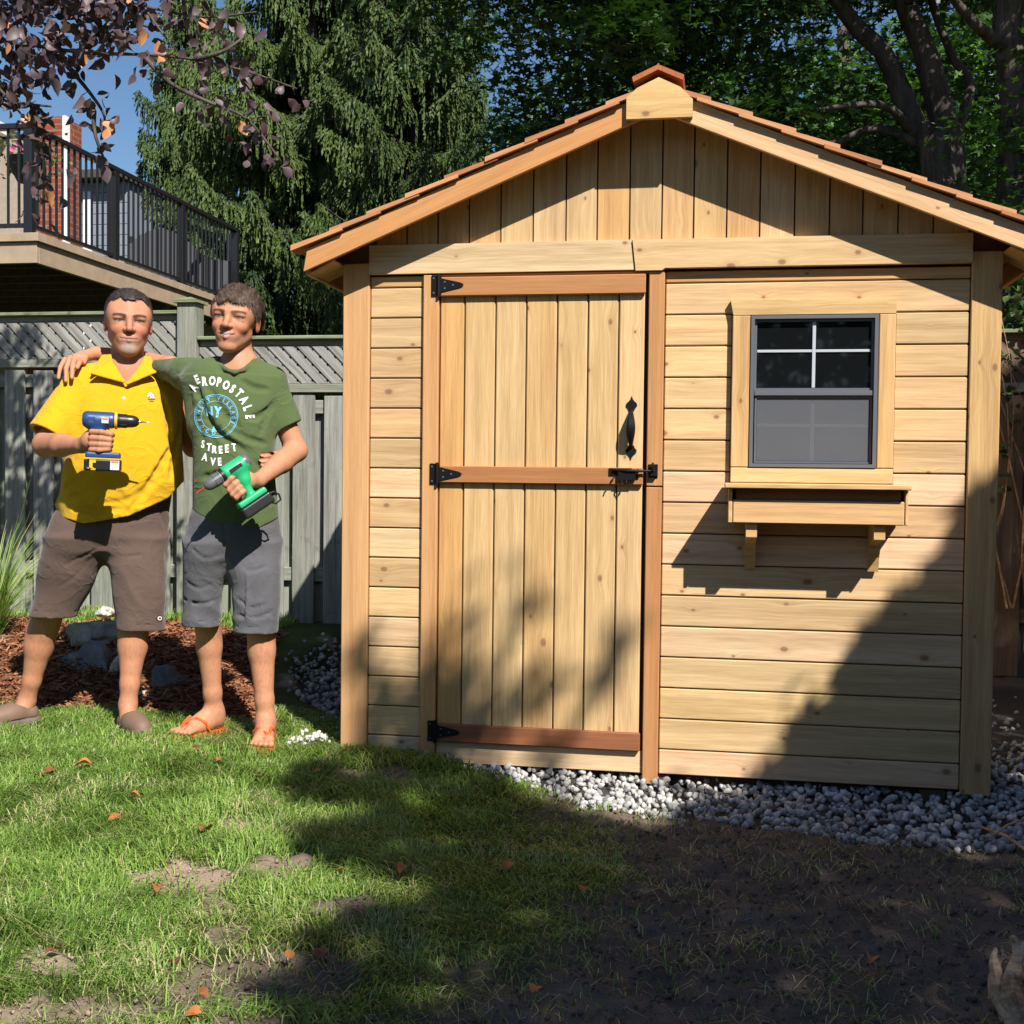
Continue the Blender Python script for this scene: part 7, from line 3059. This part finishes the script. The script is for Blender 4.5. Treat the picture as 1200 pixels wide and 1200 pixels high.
# cargo shorts
SGREY = cloth_mat('grey_canvas', (0.092, 0.090, 0.100), var=0.10)
yA, yB = gA[1] * .45, gB[1] * .45
F = shorts(M2, L, SGREY, 'shorts', [(585, 232, 320, 0, .100), (605, 223, 326, 0, .114), (630, 218, 328, 0, .122), (650, 226, 318, 0, .098)],
           [[(636, 218, 264, 0, .108), (665, 215, 264, yA * .4, .104), (700, 213, 261, yA * .8, .098), (733, 213, 258.5, yA, .092)],
            [(636, 264, 328, 0, .108), (665, 268, 328, yB * .4, .108), (700, 271, 327, yB * .8, .102), (740, 272.5, 324, yB, .096)]], amp=.011, seed=16, rin=.017)
grooves(F, L, [[(216, 680), (232, 690), (250, 684)], [(214, 700), (236, 708), (254, 702)], [(262, 610), (264, 640), (264, 668)], [(222, 640), (240, 655), (258, 650)], [(272, 650), (290, 668), (312, 664)],
               [(276, 700), (296, 712), (316, 706)], [(276, 720), (300, 724), (320, 716)]], .005, .010, -.120, .6)
# cargo pocket
pk = [L(294, 659, yB * .5 - .1), L(325, 656, yB * .5 - .035), L(326, 676, yB * .5 - .035), L(296, 680, yB * .5 - .1)]
F.tri(pk[0], pk[1], pk[2], .0065, .004)
F.tri(pk[0], pk[2], pk[3], .0065, .004)
pk = [L(290, 674, yB * .8 - .094), L(322, 672, yB * .8 - .03), L(321, 722, yB - .03), L(289, 726, yB - .092)]
F.tri(pk[0], pk[1], pk[2], .006, .005)
F.tri(pk[0], pk[2], pk[3], .006, .005)
s2 = emit(F, 'cargo_shorts', SGREY, M2.t)
q = L(317, 678, -.13)
MB().tube([L(317, 677.5, -.07), L(317, 677.5, -.105)], .007, 8).build('button', IRON, M2.t)

# flip-flops
ORANGE = plain_mat('orange_rubber', (0.62, 0.10, 0.018), 0.5, 0.4)
for (p_, L_, side, zz) in ((pA, LA, -1, zA), (pB, LB, 1, zB)):
    mm = MB()
    prof = [(-.045, 0), (-.035, .032), (.02, .036), (L_ * .5, .034), (L_, .048), (L_ + .045, .040), (L_ + .060, .012), (L_ + .058, -.015), (L_ + .035, -.040), (L_, -.048), (L_ * .5, -.036), (.02, -.036), (-.035, -.032)]
    n_ = len(prof)
    mm.poly([p_(u_, v_ * 1.08, -.016) for u_, v_ in prof] + [p_(u_, v_ * 1.08, .001) for u_, v_ in prof],
            [list(range(n_))[::-1], list(range(n_, 2 * n_))] + [[i, (i + 1) % n_, (i + 1) % n_ + n_, i + n_] for i in range(n_)])
    ff = mm.build('flip_flop', ORANGE, M2.t)
    tg = (L_ + .012, .021 * side)
    for v_ in (-1, 1):
        mm = MB()
        pts = [p_(tg[0], tg[1], .016), p_(tg[0] - .018, tg[1] * .9 + v_ * .004, .046), p_(L_ * .74, .012 * side * .5 + v_ * .024, .062), p_(L_ * .58, v_ * .040, .044), p_(L_ * .46, v_ * .044, .004)]
        mm.tube(pts, [.005, .0062, .0075, .0068, .005], 8)
        mm.build('strap', ORANGE, ff)
# ================================================================== the two drills
def lathe(pts, mat, name, parent, n=20, M=None, smooth=True):
    """profile (x, r) turned about the x axis"""
    V, Fc = [], []
    for (x, r) in pts:
        for k in range(n):
            a = 2 * math.pi * k / n
            V.append((x, r * math.cos(a), r * math.sin(a)))
    for i in range(len(pts) - 1):
        for k in range(n):
            a, b = i * n + k, i * n + (k + 1) % n
            Fc.append([a, b, b + n, a + n])
    Fc.append([k for k in range(n)][::-1])
    Fc.append([(len(pts) - 1) * n + k for k in range(n)])
    o = mesh_np(name, V, Fc, mat, parent, smooth)
    if smooth:
        o.data.set_sharp_from_angle(angle=math.radians(38))
    return o


def rbox(F, c, h, r, k=0.0, mode='add', shear=0.0):
    c, h = np.array(c), np.array(h)

    def f(X, Y, Z):
        qx = np.abs(X - c[0] - shear * (Z - c[2])) - (h[0] - r)
        qy = np.abs(Y - c[1]) - (h[1] - r)
        qz = np.abs(Z - c[2]) - (h[2] - r)
        o_ = np.sqrt(np.maximum(qx, 0) ** 2 + np.maximum(qy, 0) ** 2 + np.maximum(qz, 0) ** 2)
        return o_ + np.minimum(np.maximum(np.maximum(qx, qy), qz), 0) - r
    F.op(f, c - h - .01, c + h + .01, k, mode, pad=.01)


def drill(label, P, origin, tip, roll, sc, body, accent, chuckc, batt, rear, bit, loop=False):
    """canonical drill: barrel along +x from 0 to .24, grip down -z"""
    o, t_ = np.array(origin), np.array(tip)
    W = lambda q: P.O + P.X * q[0] + P.Y * q[1] + np.array([0, 0, q[2]])
    wo_, wt = W(o), W(t_)
    x = Vector(wt - wo_).normalized()
    dn = Vector(W(roll) - wo_)
    z = -(dn - x * dn.dot(x)).normalized()
    y = z.cross(x)
    t = thing('cordless_drill', label, 'drill', tuple(wo_), 'cordless drills held by the men')
    t.rotation_euler = Matrix((x, y, z)).transposed().to_euler()
    t.scale = (sc,) * 3
    F = Field([(-.03, .15, .0026)], [(-.05, .05, .0026)], [(-.20, .05, .0028)])
    F.cone((.012, 0, 0), (.095, 0, 0), .033, .033)
    F.op(lambda X, Y, Z: np.abs(X - .052) - .058 + Y * 0 + Z * 0, (-.03, -.05, -.05), (.15, .05, .05), 0, 'keep', pad=0)
    F.chain([(.052, 0, -.01), (.057, 0, -.06), (.066, 0, -.125)], [.024, .0195, .020], .02)
    F.chain([(.030, 0, -.02), (.040, 0, -.06)], [.018, .014], .03)
    rbox(F, (.070, 0, -.140), (.066, .036, .013), .008, .012)
    for xx in (.012, .020, .028):
        F.cone((xx, -.045, -.008), (xx, -.045, .012), .0135, .0135, .001, 'cut')
    emit(F, 'housing', body, t)
    lathe([(-.013, .012), (-.011, .024), (-.004, .031), (.006, .0335), (.012, .034), (.0125, .031)], rear, 'rear_cap', t)
    lathe([(.110, .030), (.1101, .0345), (.120, .0345), (.1205, .030)], accent, 'collar_ring', t)
    lathe([(.121, .020), (.1211, .0285), (.130, .0290), (.1305, .0275), (.156, .0275), (.1565, .0255), (.160, .0255), (.178, .0245), (.192, .020), (.200, .012), (.202, .009)], chuckc, 'chuck', t)
    for k in range(10):
        a = 2 * math.pi * k / 10
        mm = MB().tube([(.132, .0275 * math.cos(a), .0275 * math.sin(a)), (.155, .0275 * math.cos(a), .0275 * math.sin(a))], .0016, 5)
        mm.build('grip_rib', chuckc, t)
    lathe([(.200, .0045), (.2101, .0045), (.212, .0030), (.238, .0030), (.244, .0008)], bit, 'bit', t, 8)
    # trigger
    F = Field([(.06, .115, .0025)], [(-.02, .02, .0025)], [(-.09, -.02, .0025)])
    F.chain([(.080, 0, -.040), (.090, 0, -.055), (.084, 0, -.075)], [.010, .010, .008], .004)
    emit(F, 'trigger', accent, t)
    # battery
    F = Field([(-.02, .16, .0028)], [(-.05, .05, .0028)], [(-.22, -.14, .0028)])
    rbox(F, (.070, 0, -.178), (.070, .038, .024), .008)
    F.cone((.02, -.05, -.165), (.02, -.05, -.185), .016, .016, .002, 'cut')
    emit(F, 'battery', batt, t)
    return t


BLUE = plain_mat('blue_plastic', (0.020, 0.055, 0.17), 0.38, 0.5)
YPL = plain_mat('yellow_plastic', (0.80, 0.42, 0.02), 0.4, 0.5)
BLK = plain_mat('black_plastic', (0.014, 0.014, 0.015), 0.35, 0.5)
STEEL = plain_mat('drill_steel', (0.45, 0.36, 0.26), 0.3, 0.5, metal=0.9)
GRN = plain_mat('green_plastic', (0.02, 0.38, 0.15), 0.35, 0.5)
GRYP = plain_mat('grey_plastic', (0.10, 0.105, 0.11), 0.4, 0.5)
REDB = plain_mat('red_bit', (0.45, 0.03, 0.03), 0.4, 0.5)
LABEL = plain_mat('pale_label', (0.55, 0.56, 0.60), 0.6)
ORNL = plain_mat('orange_label', (0.75, 0.20, 0.03), 0.6)
L1 = M1.L
d1 = drill('blue and black cordless drill with a yellow ring held by the man in yellow', M1, L1(100.5, 491.2, -.395), L1(176, 495, -.415), L1(126, 560, -.40),
           1.0, BLUE, YPL, BLK, BLK, BLUE, STEEL)
sc_d = float(np.linalg.norm(L1(176, 495, -.415) - L1(100.5, 491.2, -.395))) / .244
d1.scale = (sc_d,) * 3


def lab(t, x0, x1, z0, z1, y, mat, name='label'):
    board(name, x0, x1, z0, z1, y - .0008, y, mat, t, ch=.0002)


lab(d1, .062, .088, -.013, .009, -.0335, LABEL)
lab(d1, .064, .086, .000, .007, -.0345, ORNL)
lab(d1, .100, .134, -.196, -.160, -.0385, LABEL)
lab(d1, .103, .131, -.168, -.161, -.0395, ORNL)
lab(d1, .022, .046, -.170, -.158, -.0385, YPL, 'latch')
lab(d1, .022, .034, -.190, -.170, -.0386, YPL, 'latch')
lab(d1, -.0, .140, -.1555, -.1505, -.0384, YPL, 'trim_strip')


def wordmark(t, s, x, z, h, y, mat):
    V, Fc = glyphs(s)
    k = h / 0.72
    V3 = [(x + a * k, y, z + b * k) for a, b in V]
    mesh_np('lettering', V3, Fc, mat, t)


wordmark(d1, '18v', .026, -.199, .010, -.0397, YPL)
L2 = M2.L
d2 = drill('green and black cordless drill with grey chuck held low by the young man', M2, L2(288.5, 539.5, -.275), L2(231, 577.5, -.315), L2(297, 596, -.285),
           1.0, GRN, BLK, GRYP, BLK, GRYP, REDB)
sc_d = float(np.linalg.norm(L2(231, 577.5, -.315) - L2(288.5, 539.5, -.275))) / .244
d2.scale = (sc_d * 1.02,) * 3
for s in (-1, 1):
    lab(d2, .030, .088, -.010, .006, -.0337 if s < 0 else .0345, BLK, 'side_panel')
wordmark(d2, '18V', .075, -.185, .013, -.0392, WPRINT)
lab(d2, .018, .060, -.181, -.177, -.0392, WPRINT, 'white_stripe')
mm = MB().tube([(.0, 0, -.165), (-.022, 0, -.170), (-.032, 0, -.190), (-.026, 0, -.212), (.0, 0, -.215), (.012, 0, -.20)], .0045, 6)
mm.build('wrist_strap', BLK, d2)
